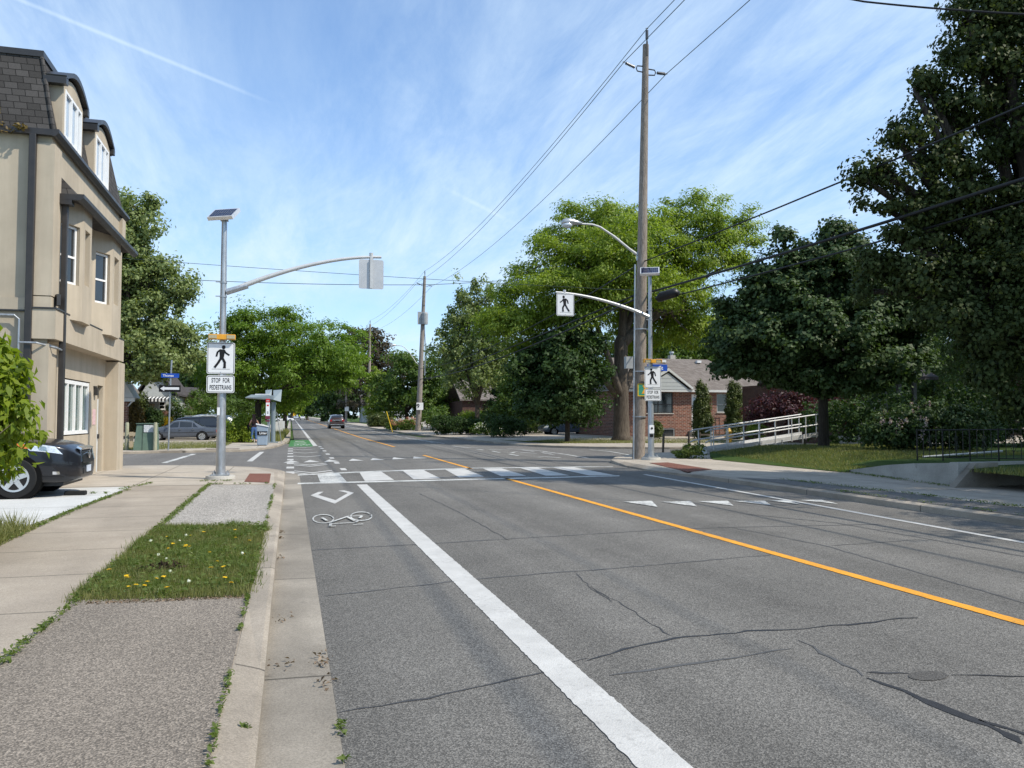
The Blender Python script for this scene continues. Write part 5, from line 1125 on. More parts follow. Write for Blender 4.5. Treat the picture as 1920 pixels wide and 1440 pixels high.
# retaining wall and iron fence
wallp = [(14.45, 18.5), (14.2, 17.4), (13.95, 16.3), (13.7, 15.2), (13.5, 14.2), (13.45, 13.9)]
t = thing('retaining_wall', 'low weathered concrete retaining wall beside the right pavement', 'wall', (13.9, 16, .12))
mb = MB(); hz_ = [.12, .26, .40, .50, .565, .58]
for (a, b, h0, h1) in zip(wallp[:-1], wallp[1:], hz_[:-1], hz_[1:]):
    n = Vector((Vector(b)-Vector(a)).normalized()); n = Vector((-n.y, n.x))*-.22
    if n.x < 0: n = -n
    A_ = [(a[0], a[1]), (b[0], b[1]), (b[0]+n.x, b[1]+n.y), (a[0]+n.x, a[1]+n.y)]
    mb.add([(p[0], p[1], .0) for p in A_]+[(A_[0][0], A_[0][1], h0+.02), (A_[1][0], A_[1][1], h1+.02), (A_[2][0], A_[2][1], h1+.02), (A_[3][0], A_[3][1], h0+.02)], [(0, 1, 5, 4)[::-1], (4, 5, 6, 7), (2, 3, 7, 6)[::-1]])
mb.box((13.45, 13.68, 0), (30, 13.90, .62)); mb.build('wall', 'concrete_wall', t)
mb = MB(); mb.extr([(13.15, 13.5, .10), (13.75, 13.5, .62), (14.3, 13.5, .62), (14.3, 13.5, .10)], (0, .17, 0)); mb.build('wing', 'concrete_gutter', t)
t = thing('iron_fence', 'thin black ornamental iron fence on top of the retaining wall', 'fence', (15, 16, .55))
F0 = D(1720, 862, 20.5); F1 = D(1960, 862, 18.0); F0.z = .50; F1.z = .56
mb = MB(); hF = .74
mb.tube([F0+Vector((0, 0, hF)), F1+Vector((0, 0, hF))], .014, 6); mb.tube([F0+Vector((0, 0, .06)), F1+Vector((0, 0, .06))], .01, 6); mb.build('rail', 'black_iron', t)
for i in range(19):
    p = F0.lerp(F1, i/18)
    if i % 4 == 0: mb = MB(); mb.tube([p-Vector((0, 0, .15)), p+Vector((0, 0, hF+.03))], .02, 6); mb.build('post', 'black_iron', t)
    else:
        mb = MB(); mb.tube([p+Vector((0, 0, .06)), p+Vector((0, 0, hF))], .009, 5)
        if i % 4 == 2:
            e = (F1-F0).normalized()
            for sg in (-1, 1): mb.tube([p+Vector((0, 0, .2))+e*sg*.0, p+Vector((0, 0, .32))+e*sg*.06, p+Vector((0, 0, .44))+e*sg*.02, p+Vector((0, 0, .54))+e*sg*.05, p+Vector((0, 0, .62))], .007, 5)
        mb.build('baluster', 'black_iron', t)
mb = MB(); mb.box((-4.02, 16.5, .115), (-3.66, 16.66, .20)); tag(mb.build('parking_block', 'rubber', bevel=.02), 'black rubber parking block on the driveway in front of the dark car', 'parking block')
mb = MB(); p = D(735, 795, 78); mb.tube([(p.x, 78, .2), (p.x-.55, 78.3, 2.2)], .038, 6); tag(mb.build('guy_guard', 'reflector_yellow'), 'slanted yellow guy wire guard beside the flower bed', 'guy guard')
mb = MB(); a, b = D(1730, 857, 22), D(1880, 846, 21.5); mb.tube([a, b], .03, 6); tag(mb.build('pipe', 'alum'), 'white pipe lying on the lawn behind the iron fence', 'pipe')
# ------------------------------------------------------------------ vehicles: lofted bodies
def smooth1(xs, ys, X, w):
    d = np.linspace(-1, 1, 9); k = np.exp(-2*d*d); k /= k.sum()
    return sum(kk*np.interp(np.clip(X+w*dd, xs[0], xs[-1]), xs, ys) for dd, kk in zip(d, k))
class Body:
    def __init__(s, st, w=.09):
        s.a = np.array(st, float); s.w = w; s.x0, s.x1 = s.a[0, 0], s.a[-1, 0]
    def par(s, x): return [float(smooth1(s.a[:, 0], s.a[:, i], np.array([x]), s.w)[0]) for i in range(1, 7)]
    def keys(s, x):
        zb, zw, zt, wb, ww, wt = s.par(x); wm = max(wb, ww)+.02; zm = zb+(zw-zb)*.55
        return [(0, zb), (wb-.10, zb), (wb-.01, zb+.10), (wm, zm), (ww, zw), (wt, zt-.055*min(1, (zt-zw)/.2+.2)), (wt*.55, zt), (0, zt+.012)]
    def sec(s, x):
        k = s.keys(x); out = [k[0]]
        for i in range(1, len(k)-1):
            c = (0, .25, .3, .3, .10, .16, .3)[i]; a, b, d = k[i-1], k[i], k[i+1]
            out += [(b[0]+(a[0]-b[0])*c, b[1]+(a[1]-b[1])*c), (b[0]+((a[0]+d[0])/2-b[0])*c*.45, b[1]+((a[1]+d[1])/2-b[1])*c*.45), (b[0]+(d[0]-b[0])*c, b[1]+(d[1]-b[1])*c)]
        return out+[k[-1]]
    def pt(s, x, i, t, sg=1, off=0.006):
        k = s.keys(x); a, b = k[i], k[i+1]; y = a[0]+(b[0]-a[0])*t; z = a[1]+(b[1]-a[1])*t
        n = Vector((b[1]-a[1], -(b[0]-a[0]))); n = n.normalized() if n.length > 1e-6 else Vector((1, 0))
        return (x, sg*(y+n.x*off), z+n.y*off)
    def mesh(s, n=64):
        xs = np.linspace(s.x0, s.x1, n); q = (1-np.cos(np.linspace(0, math.pi, n)))/2; xs = .5*xs+.5*(s.x0+(s.x1-s.x0)*q)
        mb = MB(); vs = []; m = None
        for x in xs:
            h = s.sec(x); loop = [(x, y, z) for y, z in h]+[(x, -y, z) for y, z in h[-2:0:-1]]; m = len(loop); vs += loop
        fs = [(i*m+j, (i+1)*m+j, (i+1)*m+(j+1) % m, i*m+(j+1) % m) for i in range(n-1) for j in range(m)]
        fs += [tuple(range(m)), tuple((n-1)*m+j for j in range(m-1, -1, -1))]
        mb.add(vs, fs); return mb
    def side(s, xa, xb, ta, tb, i=4, sg=1, off=.006, n=10, m=4):
        """patch on the side; xa, xb may be (bottom, top) pairs"""
        xa = xa if isinstance(xa, tuple) else (xa, xa); xb = xb if isinstance(xb, tuple) else (xb, xb)
        mb = MB(); vs = []
        for j in range(m+1):
            v = j/m; t = ta+(tb-ta)*v
            for k in range(n+1):
                u = k/n; x = (xa[0]*(1-v)+xa[1]*v)*(1-u)+(xb[0]*(1-v)+xb[1]*v)*u; vs.append(s.pt(x, i, t, sg, off))
        fs = [(j*(n+1)+k, j*(n+1)+k+1, (j+1)*(n+1)+k+1, (j+1)*(n+1)+k) for j in range(m) for k in range(n)]
        if sg > 0: fs = [f[::-1] for f in fs]
        mb.add(vs, fs); return mb
    def top(s, xa, xb, fy=.86, off=.008, n=8):
        mb = MB(); vs = []
        for k in range(n+1):
            x = xa+(xb-xa)*k/n; zb, zw, zt, wb, ww, wt = s.par(x)
            for j in range(9):
                q = (j/4-1)*fy; y = q*wt; aq = abs(q); z = zt+.012*(1-aq)-(.0 if aq < .55 else (aq-.55)/.45*.045*min(1, (zt-zw)/.2+.2))
                vs.append((x, y, z+off))
        fs = [(k*9+j, (k+1)*9+j, (k+1)*9+j+1, k*9+j+1) for k in range(n) for j in range(8)]
        mb.add(vs, fs); return mb
def wheel(t, x, y, r, sg, w=.22, spokes=5):
    n = bpy.data.objects.new('wheel', None)
    mb = MB(); y0 = y; a = w/2; prof = [(r*.62, -a), (r*.93, -a), (r, -a*.72), (r, a*.72), (r*.93, a), (r*.62, a)]
    mb.lathe(prof, 32, (x, y, r), 'y'); tyre = mb.build('tyre', 'rubber', t, False, smooth='auto')
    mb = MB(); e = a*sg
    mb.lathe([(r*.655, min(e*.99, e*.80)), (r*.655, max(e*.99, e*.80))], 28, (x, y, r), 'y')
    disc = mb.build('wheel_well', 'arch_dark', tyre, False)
    mb = MB(); ring_ = 28
    vs = []; fs = []
    for j in range(ring_):
        q = 2*math.pi*j/ring_
        for rr, d in ((r*.66, 1.03), (r*.66, 1.08), (r*.57, 1.06), (r*.56, .95)): vs.append((x+rr*math.cos(q), y+e*d, r+rr*math.sin(q)))
    for j in range(ring_):
        for i in range(3): f = (j*4+i, j*4+i+1, ((j+1) % ring_)*4+i+1, ((j+1) % ring_)*4+i); fs.append(f if sg < 0 else f[::-1])
    mb.add(vs, fs)
    for k in range(spokes):
        q = 2*math.pi*k/spokes+.3; c, s_ = math.cos(q), math.sin(q); w0, w1 = r*.13, r*.10
        P = [(r*.08, -w0), (r*.60, -w1), (r*.60, w1), (r*.08, w0)]
        mb.extr([(x+a_*c-b_*s_, y+e*1.045, r+a_*s_+b_*c) for a_, b_ in P], (0, -e*.12, 0))
    mb.lathe([(r*.17, min(e*.9, e*1.09)), (r*.15, max(e*.9, e*1.09))], 14, (x, y, r), 'y')
    mb.build('rim', 'rim_alloy', tyre, False)
def car(label, loc, rz, st, col, axles, r, track, cat='car', windows=(), front=None, rear=None, name='parked_car', spokes=5, lights=True, group=None, w=.09, scale=None, belt=True):
    t = thing(name, label, cat, loc, rz, group); b = Body(st, w)
    t['label'] = label
    body = b.mesh().build('body', col, t, False, smooth='auto')
    for xa, xb, ta, tb in windows:
        for sg in (1, -1): b.side(xa, xb, ta, tb, 4, sg).build('side_window', 'glass_car', t, False, smooth=True)
    if front: b.top(*front).build('windscreen', 'glass_car', t, False, smooth=True)
    if rear: b.top(*rear).build('rear_window', 'glass_car', t, False, smooth=True)
    for x in axles:
        for sg in (1, -1):
            yb = b.par(x)[3]
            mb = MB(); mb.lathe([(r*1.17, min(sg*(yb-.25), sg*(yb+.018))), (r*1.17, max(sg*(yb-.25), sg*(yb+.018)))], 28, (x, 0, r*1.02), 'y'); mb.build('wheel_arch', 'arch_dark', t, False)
            wheel(t, x, sg*(yb+.035-.11), r, sg, .22, spokes)
    if scale: t.scale = (scale,)*3
    return t, b
SUV = [(-2.38, .50, .98, 1.00, .70, .70, .55), (-2.25, .38, 1.02, 1.42, .84, .84, .60), (-1.9, .28, 1.03, 1.62, .90, .92, .66), (-1.0, .26, 1.02, 1.70, .92, .935, .68), (0, .25, 1.0, 1.70, .92, .935, .68),
       (.50, .25, .99, 1.60, .92, .935, .66), (1.2, .25, 1.0, 1.08, .92, .92, .82), (1.75, .26, .97, 1.03, .92, .90, .78), (2.05, .25, .92, .99, .88, .85, .70), (2.22, .26, .87, .93, .80, .76, .60), (2.33, .29, .79, .84, .66, .62, .48), (2.385, .34, .70, .73, .50, .46, .36)]
SUVW = (((-.02, .0), (.98, .42), .10, .86), ((-1.0, -1.0), (-.08, -.06), .10, .86), ((-1.95, -1.75), (-1.08, -1.08), .14, .84))
t, b = car('black SUV parked nose towards the street beside the tan building', (-6.12, 16.95, .121), 0, SUV, 'car_black', (1.43, -1.31), .365, .80, 'car', SUVW, (.55, 1.15, .9), None, name='parked_suv')
for sg in (1, -1):
    h = b.side((1.66, 1.52), (2.16, 2.04), .60, .99, 3, sg, .008, 14, 5).build('headlight', 'lamp_clear', t, False, smooth=True)
    b.side((1.52, 1.42), (1.68, 1.56), .72, .98, 3, sg, .011, 6, 4).build('side_lamp', 'lamp_amber', h, False, smooth=True)
    b.side((1.80, 1.78), (1.93, 1.90), .66, .90, 3, sg, .012, 6, 4).build('projector', 'chrome', h, False, smooth=True)
    b.side((2.02, 2.02), (2.13, 2.12), .25, .45, 2, sg, .008, 5, 3).build('fog_lamp', 'chrome', t, False, smooth=True)
    b.side((1.75, 1.75), (2.20, 2.15), .0, .12, 2, sg, .006, 8, 2).build('lower_trim', 'plastic_black', t, False, smooth=True)
    mb = MB(); mb.ell((.88, sg*1.03, 1.08), (.09, .11, .08)); mb.build('mirror', 'car_black', t, False, smooth=True)
mb = MB(); mb.extr([(2.30, -.40, .84), (2.34, -.42, .62), (2.34, .42, .62), (2.30, .40, .84)], (.07, 0, -.03)); g = mb.build('grille', 'plastic_black', t, False, bevel=.015)
mb = MB(); mb.extr([(2.29, -.43, .88), (2.37, -.45, .84), (2.37, .45, .84), (2.29, .43, .88)], (.02, 0, .03)); mb.tube([(2.36, -.42, .85), (2.40, -.45, .62)], .018, 6); mb.tube([(2.36, .42, .85), (2.40, .45, .62)], .018, 6); mb.build('grille_surround', 'chrome', g, False)
mb = MB(); mb.lathe([(.07, .0), (.075, .012), (.055, .02)], 18, (2.41, 0, .74), 'x'); mb.build('badge', 'chrome', g, False)
mb = MB(); mb.box((2.405, -.15, .42), (2.42, .15, .54)); mb.build('number_plate', 'plate', t, False)
mb = MB(); mb.box((2.36, -.34, .38), (2.40, .34, .52)); mb.build('air_intake', 'plastic_black', t, False, bevel=.02)
mb = MB(); mb.box((1.5, -.7, .20), (2.15, .7, .28)); mb.build('underbody', 'plastic_black', t, False)
SED = [(-2.37, .44, .78, .80, .72, .72, .62), (-2.28, .32, .86, .90, .80, .80, .66), (-1.55, .26, .90, .95, .85, .84, .68), (-.80, .24, .91, 1.36, .86, .855, .58), (-.1, .23, .90, 1.43, .86, .855, .585), (.50, .23, .89, 1.36, .86, .855, .57),
       (1.15, .23, .88, .95, .86, .845, .68), (2.0, .26, .82, .87, .83, .80, .62), (2.3, .34, .74, .79, .78, .76, .56), (2.37, .42, .66, .68, .74, .72, .5)]
SEDW = (((.12, .10), (.92, .42), .08, .86), ((-.72, -.72), (.04, .04), .08, .86), ((-1.15, -.86), (-.78, -.78), .10, .82))
t, b = car('grey four door sedan parked on the far corner driveway facing left', (-6.6, 54.2, .12), math.pi, SED, 'car_grey', (1.42, -1.38), .315, .73, 'car', SEDW, (.58, 1.05, .86), (-.86, -1.42, .86), spokes=8, scale=.92)
for sg in (1, -1):
    mb = MB(); mb.box((-2.385, sg*.72-.12*(sg > 0)-.0*(sg < 0), .60), (-2.20, sg*.72+.12*(sg < 0)+.115*sg, .78)) if False else mb.box((-2.40, min(sg*.50, sg*.80), .58), (-2.22, max(sg*.50, sg*.80), .76)); mb.build('tail_light', 'lamp_red', t, False, bevel=.01)
    for x in (.1, -.72): mb = MB(); mb.box((x-.16, sg*.872, .76), (x-.02, sg*.895, .79)); mb.build('handle', 'chrome', t, False)
    mb = MB(); mb.ell((.82, sg*.93, .95), (.07, .10, .06)); mb.build('mirror', 'car_grey', t, False, smooth=True)
    b.side(-2.2, 2.2, .88, .99, 2, sg, .006, 30, 1).build('side_moulding', 'dark_metal', t, False)
    for x in (.08, -.76, .98): b.side((x-.006, x-.006), (x+.006, x+.006), .1, .95, 3, sg, .004, 1, 3).build('door_seam', 'sign_black', t, False)
mb = MB(); mb.box((-2.44, -.78, .40), (-2.25, .78, .55)); mb.build('bumper', 'car_grey', t, False, bevel=.03)
VAN = [(-2.5, .45, 1.0, 1.05, .80, .80, .66), (-2.42, .36, 1.05, 1.50, .90, .90, .68), (-2.1, .30, 1.05, 1.72, .95, .95, .72), (-1, .28, 1.04, 1.78, .96, .96, .74), (.3, .26, 1.02, 1.76, .96, .96, .74), (.85, .26, 1.01, 1.62, .96, .955, .71), (1.75, .26, 1.0, 1.08, .95, .93, .8), (2.3, .32, .86, .92, .88, .84, .7), (2.5, .42, .72, .76, .74, .7, .55)]
VANW = (((.5, .5), (1.4, .85), .1, .86), ((-.75, -.75), (.42, .42), .1, .86), ((-2.2, -2.1), (-.83, -.83), .1, .86))
t, b = car('dark navy minivan parked just behind the grey sedan', (-6.5, 57.3, .12), math.pi, VAN, 'car_navy', (1.55, -1.5), .34, .82, 'car', VANW, (.9, 1.65, .88), None, scale=.86)
for sg in (1, -1): mb = MB(); mb.box((-2.50, min(sg*.62, sg*.92), .98), (-2.3, max(sg*.62, sg*.92), 1.35)); mb.build('tail_light', 'lamp_red', t, False, bevel=.02)
mb = MB(); mb.tube([(-1.9, -.66, 1.80), (-1.8, -.66, 1.84), (.3, -.66, 1.82)], .02, 6); mb.tube([(-1.9, .66, 1.80), (-1.8, .66, 1.84), (.3, .66, 1.82)], .02, 6); mb.build('roof_rail', 'alum', t, False)
t, b = car('silver car whose roof shows behind the dark minivan', (-6.2, 61.4, .12), math.pi, SUV, 'car_silver', (1.43, -1.31), .365, .80, 'car', SUVW, (.55, 1.15, .9), None, scale=1.0)
t, b = car('blue grey sedan parked in the driveway in the shade of the right trees', (22.4, 63.6, .13), math.pi-.03, SED, 'car_blue', (1.42, -1.38), .325, .74, 'car', SEDW, (.58, 1.05, .86), (-.86, -1.42, .86), spokes=7)
for sg in (1, -1): b.side((1.95, 1.85), (2.28, 2.25), .35, .9, 3, sg, .008, 6, 3).build('headlight', 'lamp_clear', t, False, smooth=True)
# moving traffic far up the street
def rear_bits(t, b, x, zl, zr, w, plate=True, colr='lamp_red'):
    for sg in (1, -1): mb = MB(); mb.box((x-.03, min(sg*.60, sg*w), zl), (x+.12, max(sg*.60, sg*w), zr)); mb.build('tail_light', colr, t, False, bevel=.02)
    if plate: mb = MB(); mb.box((x-.02, -.2, zl-.02), (x+.05, .2, zl+.10)); mb.build('number_plate', 'plate', t, False)
p = AY(630, 800, 108); t, b = car('dark maroon SUV driving away in the right lane', (p.x, 108, gz(108)+.005), R(90), SUV, 'car_brown', (1.43, -1.31), .38, .82, 'car', SUVW, (.55, 1.15, .9), (-1.93, -2.27, .92), name='moving_suv', scale=1.06)
rear_bits(t, b, -2.36, .86, 1.08, .86); mb = MB(); mb.box((-2.42, -.80, .46), (-2.3, .80, .52)); mb.build('bumper_trim', 'chrome', t, False); mb = MB(); mb.box((-2.41, -.55, 1.0), (-2.3, .55, 1.06)); mb.build('trim', 'chrome', t, False); mb = MB(); mb.box((-2.4, -.83, .30), (-2.2, .83, .455)); mb.build('bumper', 'plastic_black', t, False)
def far_car(label, u, Y, col, rz, st=SED, win=SEDW, sc=1.0, dz=0):
    x = AY(u, 786, Y).x; t, b = car(label, (x, Y, gz(Y)+.01+dz), rz, st, col, (1.42, -1.38), .32, .74, 'car', win, (.58, 1.05, .86), (-.86, -1.42, .86), name='moving_car', scale=sc)
    if abs(rz-R(90)) < .1: rear_bits(t, b, -2.36, .62, .8, .78)
    else:
        for sg in (1, -1): mb = MB(); mb.box((2.2, min(sg*.5, sg*.74), .58), (2.36, max(sg*.5, sg*.74), .72)); mb.build('headlight', 'lamp_clear', t, False)
    return t
far_car('white hatchback driving away behind the lime green truck', 567.3, 290, 'car_white', R(90))
far_car('dark car coming towards the camera far up the street', 544.6, 270, 'car_navy', R(-90), SUV, SUVW)
far_car('pale silver car coming towards the camera beside the lime green truck', 555.2, 320, 'car_silver', R(-90))
far_car('white car parked crossways at the left kerb far away', 532, 205, 'car_white', R(5))
def truck(label, name, u, Y, col, w, h, L, cat, zb=.7):
    x = AY(u, 784, Y).x; t = thing(name, label, cat, (x, Y, gz(Y)))
    mb = MB(); mb.box((x-w/2, Y, gz(Y)+zb), (x+w/2, Y+L, gz(Y)+h)); bd = mb.build('body', col, t, bevel=.18)
    mb = MB(); mb.box((x-w*.36, Y-.02, gz(Y)+h*.60), (x+w*.36, Y-.004, gz(Y)+h*.70)); mb.build('rear_window', 'glass_car', bd)
    for sx in (-1, 1):
        for yy in (1.2, L-1.5):
            mb = MB(); xx = x+sx*(w/2-.2); mb.lathe([(.5, -.15), (.5, .15)], 16, (xx, Y+yy, gz(Y)+.5), 'x'); mb.build('wheel', 'rubber', t)
        mb = MB(); mb.box((x+sx*w*.42-.12, Y-.03, gz(Y)+zb+.1), (x+sx*w*.42+.12, Y-.004, gz(Y)+zb+.4)); mb.build('tail_light', 'lamp_red', t)
    mb = MB(); mb.box((x-w*.45, Y-.1, gz(Y)+zb-.2), (x+w*.45, Y+.1, gz(Y)+zb-.005)); mb.build('bumper', 'dark_metal', t)
    return t
truck('lime green truck driving away far up the street', 'lime_truck', 566, 375, 'lime', 2.6, 4.2, 8, 'truck')
truck('yellow bus far up the street left of the lime green truck', 'yellow_bus', 551.5, 460, 'bus_yellow', 2.6, 4.0, 10, 'bus')

# ------------------------------------------------------------------ the woman at the transit stop, seen from behind
def skinned(name, verts, edges, radii, mat, parent, sub=2, root=0):
    me = bpy.data.meshes.new(name); me.from_pydata(verts, edges, []); me.update(); o = link(name, me, mat, parent)
    md = o.modifiers.new('skin', 'SKIN'); md.use_smooth_shade = True
    for i, r in enumerate(radii): d = me.skin_vertices[0].data[i]; d.radius = r if isinstance(r, tuple) else (r, r); d.use_root = (i == root)
    sd = o.modifiers.new('sub', 'SUBSURF'); sd.levels = sub; sd.render_levels = sub; return o
pw = thing('person', 'person with long brown hair, dark sleeveless top and blue jeans standing behind the litter bin', 'person', (-2.06, 49.1, .115), R(4))
V = [(0, 0, .86), (0, .01, 1.02), (0, .0, 1.20), (0, 0, 1.33), (0, .01, 1.40), (0, .02, 1.46), (0, .03, 1.53),   # pelvis..head
     (-.15, 0, 1.31), (-.25, -.02, 1.08), (-.17, .12, .93), (-.14, .16, .90),     # left arm, hand on the hip
     (.15, 0, 1.31), (.25, .02, 1.10), (.33, .20, 1.02), (.35, .25, 1.02),        # right arm, forearm forward
     (-.085, 0, .80), (-.10, .01, .46), (-.10, -.02, .09), (-.10, .09, .03), (.085, 0, .80), (.11, .03, .46), (.12, .0, .09), (.13, .11, .03)]
E_ = [(0, 1), (1, 2), (2, 3), (3, 4), (4, 5), (5, 6), (3, 7), (7, 8), (8, 9), (9, 10), (3, 11), (11, 12), (12, 13), (13, 14), (0, 15), (15, 16), (16, 17), (17, 18), (0, 19), (19, 20), (20, 21), (21, 22)]
rad = [(.15, .11), (.125, .09), (.135, .095), (.13, .085), .05, (.075, .09), (.07, .085), .05, .037, .027, .026, .05, .037, .027, .026, .085, .058, .038, .03, .085, .058, .038, .03]
fing = []
for hand, base, dirs in (((-.14, .16, .90), 10, 1), ((.35, .25, 1.02), 14, -1)):
    for k in range(5):
        o_ = len(V); a = (k-2)*.014; ln_ = (.045, .07, .078, .072, .055)[k]
        V += [(hand[0]+a*.5, hand[1]+.02, hand[2]+a), (hand[0]+a*.8, hand[1]+.02+ln_*.6, hand[2]+a-.008), (hand[0]+a, hand[1]+.02+ln_, hand[2]+a-.024)]
        E_ += [(base, o_), (o_, o_+1), (o_+1, o_+2)]; rad += [.011, .009, .008]
skinned('body', V, E_, rad, 'skin', pw)
skinned('jeans', [(0, 0, .98), (0, 0, .88), (-.09, 0, .78), (-.105, .01, .46), (-.105, -.02, .17), (.09, 0, .78), (.115, .03, .46), (.125, 0, .17)], [(0, 1), (1, 2), (2, 3), (3, 4), (1, 5), (5, 6), (6, 7)], [(.14, .105), (.165, .125), .10, .072, .062, .10, .072, .062], 'denim', pw, 2, 1)
skinned('top', [(0, 0, .94), (0, .01, 1.06), (0, 0, 1.2), (0, 0, 1.33), (-.12, 0, 1.36), (.12, 0, 1.36)], [(0, 1), (1, 2), (2, 3), (3, 4), (3, 5)], [(.15, .115), (.14, .105), (.15, .11), (.14, .095), .045, .045], 'top_dark', pw, 2, 1)
skinned('hair', [(0, .03, 1.56), (0, -.01, 1.52), (0, -.05, 1.40), (-.02, -.075, 1.25), (.02, -.08, 1.10)], [(0, 1), (1, 2), (2, 3), (3, 4)], [(.085, .085), (.10, .10), (.12, .06), (.12, .05), (.085, .03)], 'hair', pw, 2, 1)
mb = MB()
for sg, x in ((-1, -.10), (1, .125)): mb.ell((x, .05, .045), (.055, .125, .05))
mb.build('shoes', 'sign_black', pw, False, smooth=True)
mb = MB(); mb.ell((-.30, .05, .93), (.10, .05, .16)); mb.tube([(-.28, .05, 1.05), (-.2, .0, 1.3), (-.1, 0, 1.38)], .012, 6); tag(mb.build('shoulder_bag', 'top_dark', None, False, smooth=True), 'black bag hanging at the side of the person by the litter bin', 'bag'); bpy.data.objects['shoulder_bag'].location = (-2.06, 49.1, .115)

# ------------------------------------------------------------------ houses
def gable(mb, x0, x1, y0, y1, z0, z1, axis='x', ov=.35, th=.16):
    """solid gable roof; ridge along axis"""
    if axis == 'x':
        ym = (y0+y1)/2; prof = [(y0-ov, z0), (ym, z1), (y1+ov, z0), (y1+ov, z0+th), (ym, z1+th*1.3), (y0-ov, z0+th)]
        mb.extr([(x0-ov, a, b) for a, b in prof], (x1-x0+2*ov, 0, 0))
    else:
        xm = (x0+x1)/2; prof = [(x0-ov, z0), (xm, z1), (x1+ov, z0), (x1+ov, z0+th), (xm, z1+th*1.3), (x0-ov, z0+th)]
        mb.extr([(a, y0-ov, b) for a, b in prof], (0, y1-y0+2*ov, 0))
HY = 54.0
def hx_(u): return AY(u, 780, HY).x
def hz_at(v, u=1300): return AY(u, v, HY).z
h = thing('brick_bungalow', 'red brick bungalow with brown hipped roof and a pale front gable', 'house', (hx_(1300), HY+4, .12)); XL, XR = hx_(1165), hx_(1445); zE = hz_at(732)
W1 = Wall((XL, HY), (XR, HY)); s = lambda u: hx_(u)-XL
win = [(s(1212), s(1262), hz_at(775), hz_at(736)), (s(1297), s(1308), .5, hz_at(739)), (s(1344), s(1364), hz_at(773), hz_at(737)), (s(1405), s(1424), hz_at(763), hz_at(737)), (s(1238), s(1265), .14, hz_at(803))]
mb = MB(); W1.face(mb, -.1, zE, win, .14); W2 = Wall((XR, HY), (XR, HY+9)); W2.face(mb, -.1, zE); W3 = Wall((XL, HY+9), (XL, HY)); W3.face(mb, -.1, zE); mb.build('wall', 'brick_red', h)
for k, (a0, a1, z0, z1) in enumerate(win):
    if k == 1:
        mb = MB(); W1.box(mb, a0+.02, a1-.02, -.12, -.06, z0, z1-.02); d = mb.build('door', 'frame_white', h); mb = MB(); W1.box(mb, a0+.12, a1-.12, -.059, -.05, z0+1.2, z1-.25); mb.build('pane', 'glass_blue', d)
    else: W1.window(h, a0+.01, a1-.01, z0+.01, z1-.01, -.03, 'sign_grey' if k != 0 else 'dark_metal', 'glass_dark', .07, (z0+(z1-z0)*.42,) if k != 4 else (), (a0+(a1-a0)*.45,) if k == 0 else (), sill='footing')
zR = AY(1260, 673, HY+4.2).z
mb = MB(); o = .45; rx0, rx1 = XL+1.0, AY(1326, 673, HY+4.2).x
mb.add([(XL-o, HY-o, zE+.02), (XR+o, HY-o, zE+.02), (XR+o, HY+9+o, zE+.02), (XL-o, HY+9+o, zE+.02), (rx0, HY+4.2, zR), (rx1, HY+4.2, zR)], [(0, 1, 5, 4), (1, 2, 5), (2, 3, 4, 5), (3, 0, 4)]); rf = mb.build('roof', 'shingle_brown', h)
mb = MB(); mb.box((XL-o, HY-o-.03, zE-.14), (XR+o+.03, HY-o+.02, zE+.03)); mb.box((XL-o, HY-o+.021, zE-.02), (XR+o, HY+9, zE+.005)); mb.build('eave', 'trim_white', rf)
gx0, gx1, gxm = hx_(1195), hx_(1291), hx_(1248); gz1 = hz_at(697)
mb = MB(); mb.extr([(gx0+.2, HY-.5, zE+.035), (gx1-.2, HY-.5, zE+.035), (gxm, HY-.5, gz1-.15)], (0, 2.8, 0)); gb = mb.build('gable', 'siding', h)
mb = MB()
for k in range(1, 5): q = k/5; zz_ = zE+(gz1-zE)*q; mb.box((gx0+.3+(gxm-gx0)*q, HY-.51, zz_-.006), (gx1-.3-(gx1-gxm)*q, HY-.503, zz_+.006))
mb.build('siding_line', 'sign_grey', gb)
mb = MB(); mb.extr([(gx0-.1, HY-.6, zE), (gxm, HY-.6, gz1), (gx1+.1, HY-.6, zE), (gx1+.1, HY-.6, zE+.2), (gxm, HY-.6, gz1+.2), (gx0-.1, HY-.6, zE+.2)], (0, .12, 0)); mb.build('barge_board', 'trim_white', gb)
mb = MB(); mb.extr([(gx0-.15, HY-.45, zE+.19), (gxm, HY-.45, gz1+.19), (gx1+.15, HY-.45, zE+.19), (gx1+.15, HY-.45, zE+.27), (gxm, HY-.45, gz1+.27), (gx0-.15, HY-.45, zE+.27)], (0, 3.0, 0)); mb.build('gable_roof', 'shingle_brown', gb)
cx = AY(1264, 670, HY+4.2).x; mb = MB(); mb.box((cx-.22, HY+4.4, zR-.5), (cx+.22, HY+4.9, zR+.32)); ch = mb.build('chimney', 'footing', rf); mb = MB(); mb.lathe([(.12, zR+.32), (.12, zR+.5), (.2, zR+.5), (.16, zR+.62)], 10, (cx, HY+4.65, 0)); mb.build('chimney_cap', 'galv', ch)
for u, v in ((1243, 677), (1309, 678)): p = AY(u, v, HY+3.6); mb = MB(); mb.box((p.x-.18, HY+3.4, p.z-.12), (p.x+.18, HY+3.75, p.z+.08), ); mb.build('vent', 'sign_white', rf)
mb = MB(); W1.box(mb, s(1290), s(1318), .02, 1.4, -.05, .55); mb.build('porch_steps', 'concrete_wall', h); mb = MB()
for a in (1330, 1337, 1344): W1.box(mb, s(a), s(a)+.04, .3, .34, .3, 1.5)
W1.box(mb, s(1328), s(1346), .3, .345, 1.5, 1.55); mb.build('railing', 'black_iron', h)
